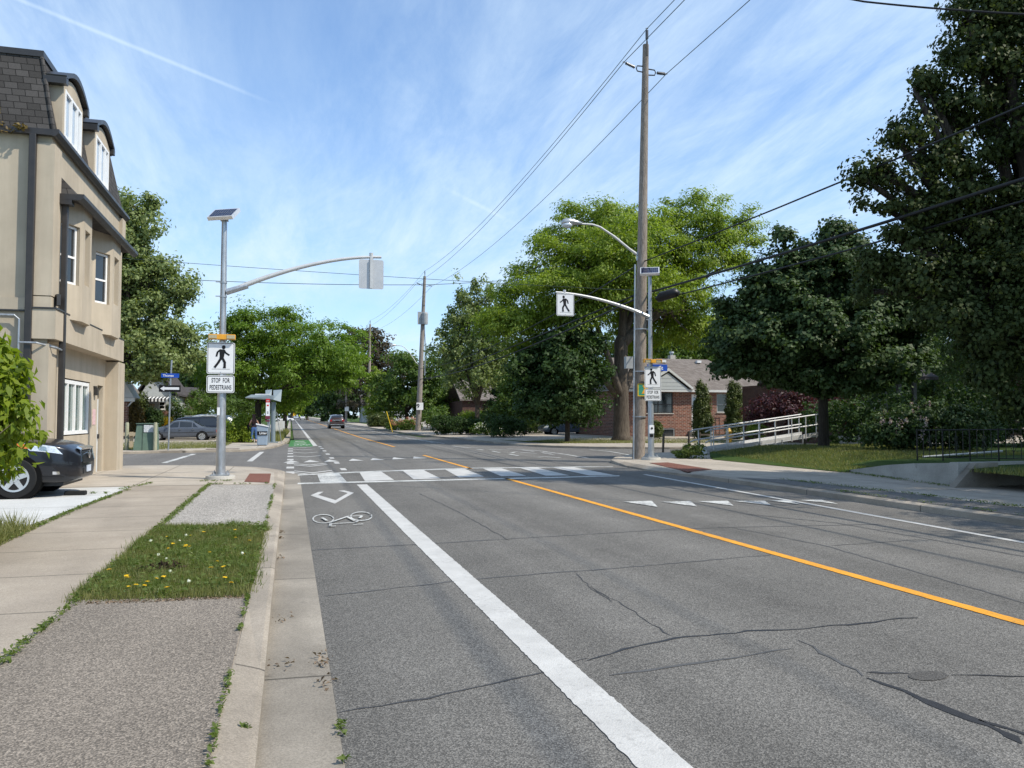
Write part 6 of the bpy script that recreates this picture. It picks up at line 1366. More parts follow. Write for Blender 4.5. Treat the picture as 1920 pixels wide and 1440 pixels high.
# dark brick house in the deep shade on the right
h = thing('porch_house', 'dark brick house with a pillared porch deep in the shade on the right', 'house', (33, 40, .3)); PX0, PX1, PY = D(1590, 800, 42).x, D(1900, 800, 36).x, 34.0
W1 = Wall((PX0, PY+3), (PX1, PY+3)); mb = MB(); hs = [(2.4, 3.4, .6, 2.6), (W1.L*.55, W1.L*.55+1.7, 1.1, 2.5)]; W1.face(mb, 0, 3.6, hs, .15); Wall((PX0, PY+12), (PX0, PY+3)).face(mb, 0, 3.6); mb.build('wall', 'brick_dark', h)
mb = MB(); W1.box(mb, 2.42, 3.38, -.12, -.08, .6, 2.58); mb.build('door', 'siding', h); W1.window(h, hs[1][0], hs[1][1], 1.1, 2.5, -.04, 'frame_white', 'glass_dark', .08)
mb = MB(); gable(mb, PX0, PX1, PY, PY+9, 3.5, 6.0, 'x', .5); mb.build('roof', 'shingle_dark', h)
mb = MB(); W1.box(mb, .2, W1.L-.2, 0, 2.9, -.1, .6); mb.build('porch_floor', 'concrete_wall', h)
for q in (.06, .36, .64, .94):
    mb = MB(); W1.box(mb, W1.L*q-.2, W1.L*q+.2, 2.35, 2.75, .6, 1.9); mb.build('pillar_base', 'brick_dark', h); mb = MB(); W1.box(mb, W1.L*q-.1, W1.L*q+.1, 2.45, 2.65, 1.9, 3.5); mb.build('pillar', 'dark_metal', h)
mb = MB(); W1.box(mb, .2, W1.L-.2, 2.52, 2.58, 1.35, 1.42)
for k in range(60): W1.box(mb, .3+k*(W1.L-.6)/59-.012, .3+k*(W1.L-.6)/59+.012, 2.54, 2.56, .6, 1.35)
mb.build('railing', 'black_iron', h)
# houses on the left, beyond the corner
def small_house(name, label, x0, x1, y0, y1, zw, zr, wm, rm, axis, wins, loc=None):
    h = thing(name, label, 'house', ((x0+x1)/2, (y0+y1)/2, .11)); W = Wall((x0, y0), (x1, y0)); mb = MB(); W.face(mb, 0, zw, wins, .12); Wall((x1, y0), (x1, y1)).face(mb, 0, zw); Wall((x0, y1), (x0, y0)).face(mb, 0, zw)
    if axis == 'y': mb.poly([(x0, y0, zw), (x1, y0, zw), ((x0+x1)/2, y0, zr-.02)])
    mb.build('wall', wm, h)
    for a in wins: W.window(h, a[0]+.01, a[1]-.01, a[2]+.01, a[3]-.01, -.03, 'frame_white', 'glass_dark', .07, ((a[2]+a[3])/2,), sill='footing')
    mb = MB(); gable(mb, x0, x1, y0, y1, zw, zr, axis); mb.build('roof', rm, h); return h, W
ya = 60.0; xa0, xa1 = AY(150, 780, ya).x, AY(246, 780, ya).x
h, W = small_house('porch_house', 'red brick house with a white gabled porch just right of the tan building', xa0-1, xa1-1.0, ya, ya+9, 2.9, 5.4, 'brick_red', 'shingle_brown', 'y', [(2.2, 3.2, .9, 2.2)])
mb = MB(); q0, q1 = AY(205, 780, 58).x, AY(253, 780, 58).x; mb.extr([(q0, 57.6, 2.9), (q1, 57.6, 2.9), ((q0+q1)/2, 57.6, 4.3)], (0, 2.3, 0)); mb.build('porch_gable', 'siding', h); mb = MB(); mb.box((q0, 57.7, 2.65), (q1, 57.9, 2.88)); mb.tube([(q1-.1, 57.8, 2.7), (q1-.8, 57.8, 1.9)], .05, 6); mb.build('porch_beam', 'trim_white', h)
for x in (q0+.4, AY(231, 780, 58).x): mb = MB(); mb.box((x-.3, 57.65, 0), (x+.3, 58.2, 2.64)); mb.build('porch_pillar', 'brick_red', h)
yb = 70.0; xb0, xb1 = AY(262, 780, yb).x, AY(322, 780, yb).x; sb = lambda u: AY(u, 780, yb).x-xb0; zb_ = lambda v: AY(300, v, yb).z
h, W = small_house('awning_house', 'pale house with a black and white striped awning beyond the corner lawn', xb0, xb1, yb, yb+9, 3.4, 5.6, 'siding', 'shingle_dark', 'y', [(sb(297), sb(310), zb_(768), zb_(753))])
mb = MB(); W.box(mb, sb(292), sb(316), .01, .12, 0, zb_(770)); mb.build('brick_base', 'brick_red', h); mb = MB(); W.box(mb, sb(268), sb(290), .01, .06, .4, zb_(757)); mb.build('panelling', 'beige', h); mb = MB()
for k in range(3): W.box(mb, sb(277+k*3), sb(278+k*3), .061, .09, .5, zb_(758))
mb.build('panel_stripe', 'awning_black', h)
A0, A1 = sb(268), sb(318); n = 15
aw = None
for nm, mt, par in (('awning', 'frame_white', 0), ('awning_stripe', 'awning_black', 1)):
    mb = MB()
    for k in range(n):
        if k % 2 != par: continue
        a, b = A0+(A1-A0)*k/n, A0+(A1-A0)*(k+1)/n; mb.poly([W.P(a, .1, zb_(744)), W.P(b, .1, zb_(744)), W.P(b, 1.2, zb_(748)), W.P(a, 1.2, zb_(748))][::-1]); W.box(mb, a, b, 1.19, 1.21, zb_(753.5), zb_(748))
    aw = mb.build(nm, mt, aw or h)
mb = MB(); W.box(mb, sb(311), sb(317), -.1, .02, .5, 2.6); mb.build('door', 'sign_black', h)
yc = 78.0; xc0, xc1 = AY(328, 780, yc).x, AY(372, 780, yc).x
h, W = small_house('ivy_house', 'shaded house with one white framed window above the parked cars', xc0, xc1, yc, yc+8, 3.5, 4.3, 'beige', 'shingle_dark', 'x', [(AY(342, 780, yc).x-xc0, AY(354, 780, yc).x-xc0, AY(345, 764, yc).z, AY(345, 753, yc).z)])
yd = 74.0; h, W = small_house('shaded_house', 'brick house mostly hidden behind the dark tree and the blue grey car', 24.2, 34.0, yd, yd+9, 3.6, 6.6, 'brick_red', 'shingle_brown', 'x', [(1.5, 3.2, 1.2, 2.5), (6, 7.6, 1.2, 2.5)])
p = AY(893, 757, 84); h, W = small_house('garden_house', 'house glimpsed between the trunks right of the second utility pole', p.x-1.5, p.x+6, 84, 92, 3.4, 5.6, 'brick_dark', 'shingle_brown', 'x', [(1.2, 2.4, .9, 2.2), (4, 5.2, .9, 2.2)])
h, W = small_house('far_house', 'white house far up the street behind the dark maroon SUV', 15, 25, 175, 184, gz(175)+3.6, gz(175)+6, 'siding', 'shingle_dark', 'x', [(1, 2.5, 1.5, 3), (6, 7.5, 1.5, 3)])
# ------------------------------------------------------------------ trees and shrubs
def base(u, v, d, z=.1): p = D(u, v, d); return (p.x, p.y, z+gz(p.y))
def T(name, label, b, blobs, leafmat, **k): return tree(name, label, b, pb(b, blobs), leafmat, **k)
TG = 'street and garden trees'
# tall pale-leaved tree behind the tan building
b = base(196, 820, 52)
T('plane_tree', 'tall pale leaved tree rising behind the tan building', b, [(252, 385, 52, 32, 36), (240, 440, 52, 48, 50), (235, 480, 52, 60, 56), (285, 525, 52, 52, 50), (330, 560, 52, 34, 26), (250, 600, 52, 78, 60), (310, 640, 52, 62, 42), (260, 685, 52, 76, 30), (335, 672, 52, 44, 30), (190, 560, 54, 90, 90), (170, 680, 54, 90, 60), (345, 545, 52, 22, 18), (200, 430, 54, 60, 60)],
  'leaf_plane', bark='bark_dark', trunk_r=.38, fork=4.5, clumps=620, per=120, leaf=.235, spread=(.50, .50, .36), rough=.26, shell=.3, up=.5, jitter=1.1, twigs=60)
# honey locusts on the left, overhanging the street
b = base(483, 832, 60)
T('honey_locust', 'wide feathery green tree overhanging the street behind the bus shelter', b, [(440, 640, 60, 60, 42), (500, 620, 60, 60, 45), (560, 640, 59, 60, 45), (610, 660, 58, 55, 40), (480, 690, 60, 90, 45), (570, 700, 58, 70, 36), (640, 680, 58, 36, 26), (420, 700, 62, 50, 40), (535, 590, 60, 34, 18), (450, 600, 60, 34, 22), (620, 715, 58, 42, 18), (540, 745, 62, 60, 22)],
  'leaf_locust', bark='bark_dark', trunk_r=.26, fork=2.9, clumps=420, per=130, leaf=.22, spread=(.62, .62, .26), rough=.26, shell=.3, up=.9, asp=.42, droop=.5, twigs=60)
b = base(534, 806, 95)
T('honey_locust', 'feathery tree farther along the left kerb whose branches reach over the road', b, [(600, 670, 95, 42, 32), (650, 655, 95, 34, 26), (630, 705, 95, 45, 20), (560, 690, 95, 45, 40), (668, 690, 95, 20, 14)], 'leaf_locust', bark='bark_dark', trunk_r=.26, fork=3.5, clumps=170, per=110, leaf=.32, spread=(.75, .75, .32), rough=.34, shell=.3, up=.9, asp=.42, droop=.5, twigs=30)
b = base(535, 800, 92)
T('young_tree', 'small yellowish tree at the left kerb beyond the shelter', b, [(535, 745, 92, 24, 24), (555, 760, 92, 14, 16), (518, 765, 92, 20, 18)], 'leaf_lime', trunk_r=.12, fork=1.4, clumps=120, per=30, leaf=.3, spread=(.4, .4, .3), twigs=12)
for i, (u, v, d, ru, rv, lm, lb) in enumerate(((600, 745, 205, 34, 38, 'leaf_dark', 'dark rounded tree over the right lane far up the street'), (572, 738, 260, 26, 32, 'leaf_mid', 'green tree above the lime truck far up the street'), (642, 738, 180, 34, 40, 'leaf_dark', 'dark tree right behind the farther poles'), (543, 742, 240, 16, 26, 'leaf_mid', 'green tree closing the street on the left far away'), (556, 752, 420, 14, 22, 'leaf_mid', 'hazy green tree at the very end of the street'), (618, 700, 230, 24, 30, 'leaf_mid', 'tall green tree behind the thin utility poles'))):
    b = base(u+4, 790, d)
    T('street_tree', lb, b, [(u, v, d, ru, rv), (u+ru*.5, v+rv*.3, d, ru*.7, rv*.6), (u-ru*.5, v+rv*.35, d, ru*.65, rv*.55), (u, v-rv*.5, d, ru*.6, rv*.5)], lm, bark='bark_dark', trunk_r=.4, fork=3, clumps=170, per=34, leaf=.75, spread=(1.1, 1.1, .7), twigs=10, rough=.3)
b = base(693, 800, 165)
T('copper_beech', 'dark brownish copper tree behind the third utility pole', b, [(690, 665, 165, 42, 45), (665, 640, 165, 26, 24), (715, 690, 165, 40, 46), (740, 720, 165, 32, 40), (680, 720, 165, 48, 46), (700, 630, 165, 24, 16), (760, 680, 170, 16, 20)], 'leaf_copper', bark='bark_dark', trunk_r=.5, fork=4, clumps=380, per=40, leaf=.55, spread=(.9, .9, .6), rough=.32, twigs=30)
b = base(708, 802, 118)
T('young_tree', 'light green young tree in front of the copper tree', b, [(708, 735, 118, 22, 36), (712, 765, 118, 26, 22), (700, 705, 118, 9, 20), (722, 725, 118, 14, 22)], 'leaf_lime', trunk_r=.15, fork=2.2, clumps=170, per=30, leaf=.4, spread=(.5, .5, .35), twigs=15)
b = base(762, 808, 92)
T('maple', 'rounded deep green tree behind the second utility pole', b, [(765, 715, 92, 45, 40), (800, 705, 92, 40, 42), (735, 745, 92, 34, 32), (790, 750, 92, 60, 34), (840, 725, 95, 44, 48), (760, 680, 92, 30, 22)], 'leaf_mid', bark='bark_dark', trunk_r=.24, fork=2.2, clumps=420, per=44, leaf=.34, spread=(.5, .5, .35), rough=.28, twigs=30)
b = base(852, 806, 104)
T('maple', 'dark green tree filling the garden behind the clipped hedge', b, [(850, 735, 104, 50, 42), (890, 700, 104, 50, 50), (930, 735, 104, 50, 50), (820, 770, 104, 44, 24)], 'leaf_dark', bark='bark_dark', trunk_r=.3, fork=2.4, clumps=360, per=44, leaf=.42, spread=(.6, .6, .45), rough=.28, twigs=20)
b = base(895, 812, 72)
T('upright_maple', 'tree with upright twiggy top behind the clipped hedge', b, [(880, 560, 72, 30, 40), (900, 605, 72, 58, 42), (850, 620, 72, 36, 42), (925, 580, 72, 30, 36), (880, 660, 72, 72, 40), (935, 650, 72, 44, 50), (900, 710, 72, 70, 36), (845, 665, 72, 34, 24), (890, 535, 72, 10, 18), (915, 545, 72, 8, 20), (862, 560, 72, 8, 18)],
  'leaf_plane', bark='bark', trunk_r=.24, fork=2.6, clumps=480, per=46, leaf=.26, spread=(.36, .36, .42), rough=.28, shell=.2, up=.2, jitter=1.1, twigs=70)
# the big honey locust right of centre
b = base(1165, 825, 50)
T('honey_locust', 'large broad bright green tree with a thick forked trunk behind the right crossing pole', b,
  [(1095, 425, 52, 62, 36), (1180, 420, 52, 72, 34), (1310, 415, 53, 62, 46), (1375, 460, 54, 48, 45), (1250, 445, 52, 72, 45), (1060, 470, 51, 66, 44), (1000, 530, 51, 54, 34), (955, 550, 50, 30, 24), (1100, 500, 49, 90, 50), (1200, 500, 52, 90, 50), (1320, 490, 53, 72, 46), (1395, 420, 54, 24, 34), (985, 600, 50, 56, 34), (945, 590, 50, 40, 26), (1280, 620, 55, 66, 40), (1320, 590, 55, 52, 36), (1240, 570, 54, 66, 36), (1110, 560, 49, 70, 34), (1040, 580, 49, 60, 34), (1300, 372, 53, 26, 14), (1065, 395, 51, 20, 12), (925, 605, 50, 24, 22), (1130, 390, 52, 34, 12), (1150, 540, 56, 90, 60), (1150, 530, 48, 70, 36), (1225, 545, 49, 56, 36), (1080, 600, 48, 60, 34), (1290, 545, 50, 50, 30), (1160, 470, 48, 90, 50), (960, 600, 48, 50, 34), (1030, 540, 47, 60, 30), (1010, 640, 51, 44, 26), (970, 650, 52, 30, 24), (1200, 620, 56, 60, 50)],
  'leaf_locust_bright', bark='bark', trunk_r=.50, fork=6.2, lean=(.05, .1), clumps=1150, per=150, leaf=.20, spread=(.66, .66, .27), rough=.24, shell=.3, up=1.1, asp=.42, droop=.5, twigs=110,
  limbs=pb(b, [(1290, 560, 53, 1, 1), (1380, 490, 54, 1, 1), (1180, 450, 52, 1, 1), (1260, 470, 52, 1, 1), (1120, 470, 51, 1, 1)]), low=pb(b, [(1085, 520, 49, 1, 1), (1000, 560, 50, 1, 1), (1215, 600, 53, 1, 1)]))
b = base(1064, 826, 47)
T('chestnut_tree', 'dense very dark tree with a thin trunk standing in front of the blue grey car', b, [(1060, 650, 47, 58, 34), (1045, 690, 47, 72, 42), (1095, 700, 47, 42, 46), (1020, 735, 47, 50, 38), (1075, 755, 47, 58, 28), (1000, 690, 47, 32, 42), (985, 765, 47, 24, 20), (1035, 775, 47, 50, 14), (1085, 620, 47, 26, 24), (1110, 760, 48, 26, 22)], 'leaf_dark', bark='bark_dark', trunk_r=.15, fork=2.1, clumps=380, per=110, leaf=.22, spread=(.42, .42, .24), rough=.28, shell=.3, up=.8, twigs=30)
b = base(985, 812, 66)
T('garden_tree', 'shaded yellow green tree left of the dark chestnut', b, [(985, 710, 66, 40, 44), (1005, 670, 66, 34, 30), (960, 745, 66, 34, 40), (1000, 770, 66, 44, 26)], 'leaf_mid', bark='bark_dark', trunk_r=.16, fork=1.6, clumps=260, per=40, leaf=.26, spread=(.36, .36, .3), twigs=20)
b = base(958, 812, 78)
T('conifer', 'dark conifer between the garden trees', b, [(955, 700, 78, 22, 30), (952, 740, 78, 34, 40), (950, 780, 78, 40, 30)], 'leaf_dark', bark='bark_dark', trunk_r=.2, fork=3, clumps=220, per=44, leaf=.24, spread=(.3, .3, .3), twigs=4)
for u, v, d, ru, rv, lb in ((1230, 640, 82, 60, 36, 'green tree behind the left end of the bungalow roof'), (1310, 640, 85, 60, 40, 'green tree behind the bungalow chimney'), (1170, 690, 84, 50, 60, 'tree behind the thick leaning trunk'), (1390, 620, 90, 60, 60, 'green tree behind the right end of the bungalow'), (1470, 700, 80, 60, 60, 'dark tree between the bungalow and the porch house'), (1120, 700, 90, 80, 70, 'tree closing the view behind the shaded brick house'), (1020, 720, 96, 60, 60, 'tree behind the shaded garden left of the blue grey car')):
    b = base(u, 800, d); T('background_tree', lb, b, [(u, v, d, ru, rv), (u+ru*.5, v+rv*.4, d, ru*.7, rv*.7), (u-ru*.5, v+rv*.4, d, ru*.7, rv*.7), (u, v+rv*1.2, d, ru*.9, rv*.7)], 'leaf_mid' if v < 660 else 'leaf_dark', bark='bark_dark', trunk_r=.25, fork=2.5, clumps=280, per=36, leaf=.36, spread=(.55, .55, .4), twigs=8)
# maple in front on the right
b = base(1545, 856, 29.5, .32)
T('maple', 'dark green maple with a straight trunk beside the aluminium ramp', b, [(1560, 520, 29.5, 62, 56), (1475, 560, 29.5, 66, 56), (1630, 600, 29, 66, 56), (1425, 620, 29.5, 62, 46), (1540, 620, 29, 100, 66), (1510, 685, 29.5, 92, 38), (1620, 690, 28.5, 80, 40), (1690, 690, 28, 40, 30), (1378, 650, 30, 36, 34), (1565, 450, 29.5, 18, 34), (1468, 475, 29.5, 13, 40), (1515, 485, 29.5, 26, 28), (1560, 712, 29.5, 90, 22), (1715, 662, 28.5, 28, 28), (1405, 575, 30, 30, 34), (1565, 422, 29.5, 6, 16), (1468, 440, 29.5, 5, 14), (1360, 690, 30, 26, 14), (1400, 690, 30, 40, 18), (1350, 640, 30.2, 20, 24), (1450, 660, 30.5, 70, 50), (1600, 560, 30, 70, 60), (1540, 560, 31, 90, 70), (1435, 535, 30, 44, 44), (1510, 505, 30, 52, 44), (1590, 490, 30, 50, 50), (1640, 530, 30, 56, 50), (1700, 590, 29, 60, 50), (1560, 455, 30, 30, 30), (1370, 600, 30.5, 26, 40)],
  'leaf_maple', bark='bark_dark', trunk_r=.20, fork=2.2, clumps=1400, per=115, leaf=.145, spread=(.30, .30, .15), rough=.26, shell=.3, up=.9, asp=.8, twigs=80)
# linden at the right edge
b = base(1985, 890, 17.6, .55)
T('linden_tree', 'towering dark leafy tree filling the right edge of the view', b, [(1870, 20, 17.6, 70, 50), (1815, 25, 17.6, 30, 24), (1830, 110, 17.6, 70, 50), (1740, 150, 17.4, 36, 22), (1715, 165, 17.4, 22, 14), (1790, 200, 17.6, 70, 44), (1720, 245, 17.4, 44, 22), (1680, 258, 17.4, 24, 14), (1780, 300, 17.6, 80, 40), (1640, 322, 17.3, 30, 20), (1612, 330, 17.3, 18, 16), (1690, 335, 17.4, 44, 26), (1650, 385, 17.4, 34, 20), (1710, 400, 17.4, 50, 26), (1780, 380, 17.6, 80, 50), (1660, 440, 17.4, 28, 16), (1640, 500, 17.6, 44, 34), (1610, 545, 17.8, 30, 24), (1720, 455, 17.4, 50, 24), (1850, 420, 17.6, 90, 80), (1930, 200, 17.8, 110, 140), (1890, -80, 18, 90, 90), (1980, -40, 18, 120, 140), (2060, 120, 18, 140, 160), (2050, 360, 18, 150, 160), (1960, 480, 17.2, 130, 80), (1850, 530, 17.2, 110, 64), (1760, 520, 17.2, 80, 44), (1690, 520, 17.4, 46, 34), (1790, 590, 16.8, 76, 40), (1880, 640, 16.4, 80, 60), (1930, 730, 16.4, 60, 50), (1860, 700, 16.4, 36, 44), (2080, 620, 17.2, 120, 120), (1950, -250, 18, 140, 120), (2100, -200, 18.8, 150, 150)],
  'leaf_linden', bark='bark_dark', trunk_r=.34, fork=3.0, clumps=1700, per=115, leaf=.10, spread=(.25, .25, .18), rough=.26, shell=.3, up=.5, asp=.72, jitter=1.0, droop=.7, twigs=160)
# neighbours of the linden, outside the frame on the right: they shade the pavement and the lawn
for x, y, lb in ((20.8, 8.4, 'leafy tree beyond the right edge shading the road edge'), (21.5, 3.0, 'leafy tree beyond the right edge shading the pavement'), (27.0, 13.5, 'leafy tree beyond the right edge shading the porch house'), (33, 22, 'leafy tree beyond the right edge shading the lilac'), (38.5, 30, 'leafy tree half hidden behind the linden beside the porch house'), (44, 40, 'leafy tree behind the linden shading the porch house roof')):
    k_ = 1.15 if y < 10 else 1.0
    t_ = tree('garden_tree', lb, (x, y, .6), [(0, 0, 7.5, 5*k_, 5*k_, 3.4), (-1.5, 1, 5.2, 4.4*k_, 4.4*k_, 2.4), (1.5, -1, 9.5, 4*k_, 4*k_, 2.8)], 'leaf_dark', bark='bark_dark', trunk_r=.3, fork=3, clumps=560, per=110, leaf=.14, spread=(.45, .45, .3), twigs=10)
for u, v, d, ru, rv in ((1680, 660, 62, 70, 80), (1800, 640, 66, 80, 90), (1890, 680, 60, 70, 80), (1750, 730, 58, 90, 60), (1600, 690, 64, 60, 70), (1950, 640, 66, 80, 100)):
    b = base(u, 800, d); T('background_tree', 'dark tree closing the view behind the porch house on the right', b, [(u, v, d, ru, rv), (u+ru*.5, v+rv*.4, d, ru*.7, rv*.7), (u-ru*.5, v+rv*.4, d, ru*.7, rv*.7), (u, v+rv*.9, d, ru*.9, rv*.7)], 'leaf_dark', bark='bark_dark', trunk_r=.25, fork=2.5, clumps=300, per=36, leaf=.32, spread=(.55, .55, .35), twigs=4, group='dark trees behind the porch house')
# shrubs
b = base(1318, 822, 53); bush('columnar_cedar', 'left one of two tall narrow cedars in front of the bungalow, beside its door', b, pb(b, [(1312, 735, 53, 7, 18), (1320, 737, 53, 6, 16), (1316, 765, 53, 15, 30), (1317, 795, 53, 17, 28)]), 'leaf_cedar', 420, 60, .11, 'cedar', 'columnar cedars', 0, spread=(.12, .12, .2), rough=.12, up=.9)
b = base(1378, 822, 53); bush('columnar_cedar', 'right one of two tall narrow cedars in front of the bungalow, between its windows', b, pb(b, [(1373, 732, 53, 7, 16), (1382, 738, 53, 7, 16), (1377, 762, 53, 16, 30), (1378, 795, 53, 18, 28)]), 'leaf_cedar', 420, 60, .11, 'cedar', 'columnar cedars', 0, spread=(.12, .12, .2), rough=.12, up=.9)
b = base(1232, 822, 51); bush('cedar_bush', 'small rounded cedar at the bungalow wall right of the crossing pole', b, pb(b, [(1231, 806, 51, 11, 15)]), 'leaf_cedar', 80, 30, .12, 'bush', None, 0, spread=(.1, .1, .12), rough=.1)
b = base(1490, 815, 40, .5); bush('japanese_maple', 'dark purple shrub behind the upper end of the ramp', b, pb(b, [(1450, 770, 40, 50, 24), (1510, 780, 40, 60, 30), (1480, 755, 40, 50, 22), (1420, 775, 40, 24, 16), (1560, 775, 40, 40, 30)]), 'leaf_purple', 320, 34, .15, 'shrub', None, 6, spread=(.25, .25, .15))
b = base(1415, 815, 46, .2); bush('low_shrub', 'small lime green shrub showing through the ramp railing', b, pb(b, [(1418, 808, 46, 18, 12)]), 'leaf_lime', 50, 26, .14, 'shrub', None, 3, spread=(.14, .14, .1))
b = base(1402, 812, 50, .2); bush('low_shrub', 'small green shrub right of the right cedar', b, pb(b, [(1416, 785, 50, 14, 12)]), 'leaf_mid', 50, 26, .14, 'shrub', None, 3, spread=(.14, .14, .12))
b = base(1720, 850, 26, .5); bush('lilac_bush', 'shaded lilac bush with faint pinkish flowers left of the iron fence', b, pb(b, [(1700, 800, 26, 60, 36), (1750, 790, 26, 50, 40), (1660, 810, 26, 40, 30), (1800, 800, 26, 60, 40)]), 'leaf_maple', 420, 34, .12, 'bush', None, 8, spread=(.2, .2, .16))
lb_ = bpy.data.objects['lilac_bush']; Q, C = blob_leaves(pb(b, [(1690, 795, 25.6, 55, 30), (1740, 780, 25.6, 40, 30)]), 30, 24, .06, (.05, .05, .1)); link('blossom', quads_mesh('blossom', Q), 'petal_lilac', lb_)
b = base(1620, 815, 33, .5); bush('dark_shrub', 'dark shrub under the maple in front of the porch house', b, pb(b, [(1600, 790, 33, 60, 40), (1650, 775, 34, 60, 50), (1840, 780, 30, 70, 60), (1900, 800, 30, 60, 50), (1540, 790, 36, 50, 40)]), 'leaf_dark', 420, 30, .15, 'shrub', None, 6, spread=(.25, .25, .2))
b = base(1300, 852, 28.5, .12); bush('weed_clump', 'leafy weed clump at the low end of the ramp', b, pb(b, [(1300, 846, 28.5, 22, 12), (1280, 850, 28.5, 14, 8)]), 'leaf_weed', 60, 22, .09, 'weeds', None, 4, spread=(.1, .1, .08))
# right side gardens
b = base(855, 815, 67); bush('clipped_hedge', 'rounded clipped dark hedge at the corner beyond the side street', b, pb(b, [(830, 796, 67, 22, 17), (860, 797, 67, 34, 15), (885, 797, 67, 22, 14)]), 'leaf_dark', 420, 40, .12, 'hedge', None, 0, spread=(.18, .18, .14), rough=.08, shell=1.5)
b = base(712, 804, 112); bush('clipped_hedge', 'square clipped hedge between the second and third utility poles', b, pb(b, [(705, 789, 112, 14, 13), (722, 789, 112, 14, 13)]), 'leaf_cedar', 240, 40, .2, 'hedge', None, 0, spread=(.3, .3, .25), rough=.06, shell=1.5)
b = base(755, 807, 88); bush('flower_bed', 'pink and green flower bed left of the second utility pole', b, pb(b, [(745, 798, 88, 24, 9), (770, 797, 88, 20, 10)]), 'leaf_mid', 90, 30, .22, 'flowers', None, 0, spread=(.3, .3, .2))
fb = bpy.data.objects['flower_bed']; Q, C = blob_leaves(pb(b, [(750, 791, 87.5, 24, 6), (772, 787, 87.5, 14, 6)]), 60, 10, .12, (.2, .2, .12)); link('blossom', quads_mesh('blossom', Q), 'petal_pink', fb)
b = base(805, 803, 84); bush('garden_shrub', 'light green garden shrub behind the second utility pole', b, pb(b, [(805, 783, 84, 22, 14), (822, 775, 86, 20, 12)]), 'leaf_mid', 90, 30, .22, 'shrub', None, 0, spread=(.3, .3, .25))
b = base(905, 818, 64); bush('flower_bed', 'white flowering plants at the foot of the twiggy tree', b, pb(b, [(905, 803, 64, 20, 10), (925, 806, 64, 22, 9)]), 'leaf_mid', 90, 26, .16, 'flowers', None, 0, spread=(.2, .2, .15))
Q, C = blob_leaves(pb(b, [(908, 800, 63.6, 20, 8), (930, 801, 63.6, 14, 6)]), 40, 10, .11, (.15, .15, .1)); link('blossom', quads_mesh('blossom', Q), 'petal_white', [o for o in bpy.data.objects if o.name.startswith('flower_bed')][-1])
b = base(945, 818, 58); bush('dark_bush', 'dark twiggy rounded bush left of the blue grey car', b, pb(b, [(945, 798, 58, 28, 20), (925, 792, 60, 20, 16), (970, 800, 58, 18, 14)]), 'leaf_dark', 170, 34, .15, 'bush', None, 5, spread=(.2, .2, .2))
b = base(908, 800, 80); bush('clipped_hedge', 'pale clipped hedge behind the twiggy tree trunk', b, pb(b, [(890, 782, 80, 24, 8), (920, 778, 80, 12, 9)]), 'leaf_lime', 120, 30, .2, 'hedge', None, 0, spread=(.3, .3, .2))
b = base(1130, 812, 67); bush('wall_shrub', 'dark shrubs along the wall right of the blue grey car', b, pb(b, [(1130, 785, 68, 34, 26), (1100, 765, 70, 40, 24), (1000, 790, 70, 30, 26), (1190, 790, 60, 30, 26)]), 'leaf_dark', 260, 30, .2, 'shrub', None, 0, spread=(.3, .3, .25))
# left side gardens
b = base(453, 834, 46.5); bush('round_bush', 'bright yellow green bush left of the person', b, pb(b, [(445, 812, 47, 26, 24), (462, 806, 47, 18, 26), (432, 815, 47, 16, 20), (455, 790, 47, 16, 14)]), 'leaf_shrub', 330, 36, .11, 'bush', None, 5, spread=(.16, .16, .16), rough=.2)
b = base(285, 826, 56); bush('clipped_shrub', 'dark rounded shrub behind the green utility cabinet', b, pb(b, [(285, 790, 56, 20, 22), (270, 796, 56, 18, 20)]), 'leaf_dark', 220, 40, .12, 'shrub', None, 0, spread=(.16, .16, .16), rough=.1, shell=1.2)
b = base(256, 828, 55); bush('rusty_cypress', 'orange brown evergreen beside the brick porch pillar', b, pb(b, [(252, 778, 55, 14, 24), (256, 795, 55, 14, 20), (248, 762, 55, 8, 14)]), 'leaf_rust', 170, 34, .13, 'evergreen', None, 3, spread=(.18, .18, .16))
b = base(262, 815, 60); bush('garden_evergreen', 'green evergreen between the porch and the awning', b, pb(b, [(263, 765, 60, 12, 26), (268, 785, 60, 14, 18)]), 'leaf_cedar', 170, 34, .15, 'evergreen', None, 0, spread=(.2, .2, .2))
b = base(305, 812, 60); bush('yellow_shrub', 'bright yellow leaved shrub above the sedan bonnet', b, pb(b, [(306, 792, 60, 14, 10), (298, 798, 60, 10, 8)]), 'petal_yellow', 60, 26, .13, 'shrub', None, 0, spread=(.18, .18, .14))
b = base(330, 812, 64); bush('flowering_vine', 'tall cream flowering shrub behind the one way sign post', b, pb(b, [(328, 765, 64, 9, 24), (333, 780, 64, 12, 18), (322, 785, 64, 10, 14)]), 'leaf_mid', 110, 28, .15, 'shrub', None, 3, spread=(.18, .18, .2))
Q, C = blob_leaves(pb(b, [(329, 765, 63.8, 9, 26), (333, 782, 63.8, 11, 16)]), 70, 8, .10, (.15, .15, .2)); link('blossom', quads_mesh('blossom', Q), 'petal_white', bpy.data.objects['flowering_vine'])
b = base(370, 808, 68); bush('garden_hedge', 'leafy green hedge behind the parked minivan', b, pb(b, [(360, 775, 68, 34, 16), (375, 750, 72, 26, 22), (325, 745, 80, 20, 20), (400, 765, 68, 34, 26), (440, 760, 70, 40, 24), (345, 782, 66, 20, 12), (480, 770, 72, 40, 24)]), 'leaf_mid', 300, 34, .19, 'hedge', None, 0, spread=(.3, .3, .25))
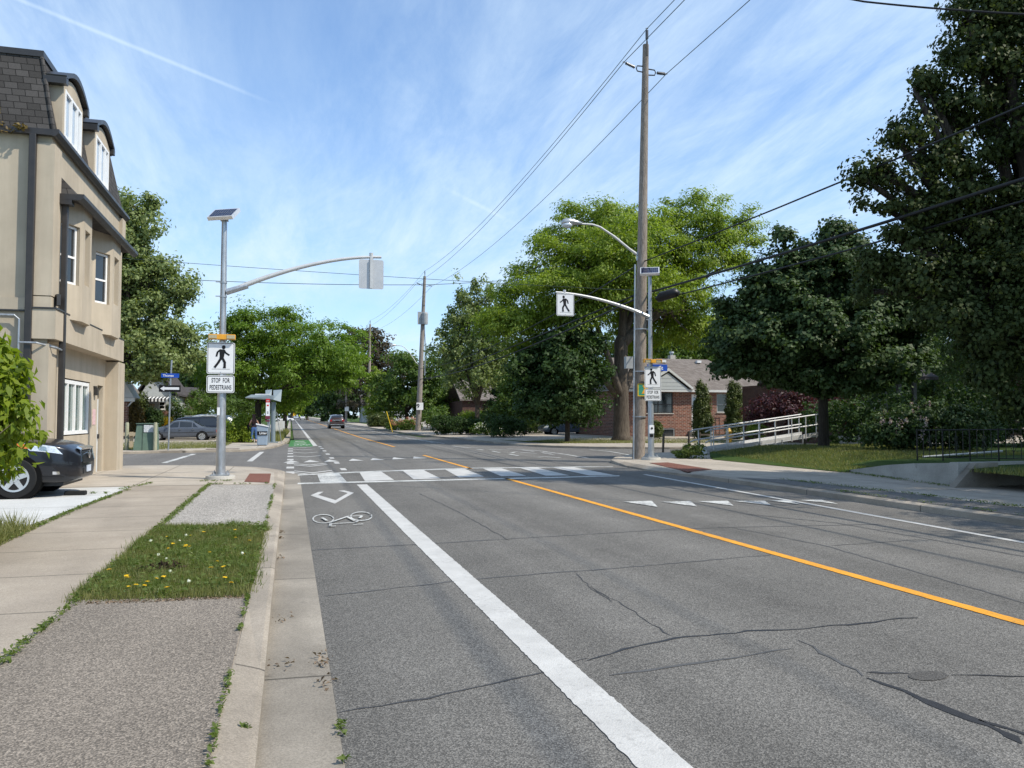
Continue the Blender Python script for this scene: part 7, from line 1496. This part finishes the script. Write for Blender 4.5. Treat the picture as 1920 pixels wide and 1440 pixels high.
b = base(410, 800, 84); T('garden_tree', 'dark tree behind the parked cars on the left', b, [(400, 720, 84, 50, 46), (440, 740, 84, 44, 36), (360, 730, 84, 40, 44), (470, 745, 88, 50, 30), (330, 700, 88, 50, 40)], 'leaf_dark', bark='bark_dark', trunk_r=.25, fork=2.4, clumps=360, per=40, leaf=.34, spread=(.5, .5, .4), twigs=10)
b = base(60, 815, 70); T('background_tree', 'tree standing far behind the tan building', b, [(60, 700, 70, 80, 80), (140, 720, 70, 60, 60)], 'leaf_dark', bark='bark_dark', trunk_r=.3, fork=3, clumps=160, per=34, leaf=.4, spread=(.6, .6, .5), twigs=5)
for u, d, lb in ((528, 70, 'nearer'), (532, 82, 'farther')):
    p = D(u, 800, d); mb = MB(); mb.box((p.x-.5, p.y, .1), (p.x+.1, p.y+.06, 1.25)); tag(mb.build('picket_panel', 'trim_white'), lb+' short white picket panel behind the bus shelter', 'fence')
# the shrub in the left foreground
b = (-2.95, 8.35, .12)
b = (b[0]-.35, b[1]+.2, b[2])
t = thing('foreground_shrub', 'yellow green leafy shrub at the left edge in front of the dark car', 'shrub', b)
bl_ = pb(b, [(-60, 670, 8.6, 54, 52), (-15, 705, 8.5, 46, 46), (28, 725, 8.4, 18, 28), (4, 660, 8.5, 12, 18), (-6, 780, 8.4, 50, 42), (46, 768, 8.3, 13, 18), (-80, 800, 8.6, 100, 95), (-20, 845, 8.4, 36, 30), (40, 852, 8.3, 20, 8), (-95, 690, 8.6, 80, 86), (-26, 890, 8.4, 24, 18), (-10, 628, 8.5, 9, 14), (40, 690, 8.4, 8, 12), (-4, 745, 8.4, 46, 42)])
Q, C = blob_leaves(bl_, 560, 13, .115, (.11, .11, .06), .8, .5, .7, .44, .3, .7)
link('foliage', quads_mesh('foliage', Q), 'leaf_shrub', t)
mb = MB()
for i in range(46):
    c = C[rng.integers(len(C))]; limb(mb, (random.uniform(-.5, .05), random.uniform(-.2, .2), -.05), c, .014, .003, .1, 6, 5)
mb.build('stem', 'bark', t, False, smooth=True)
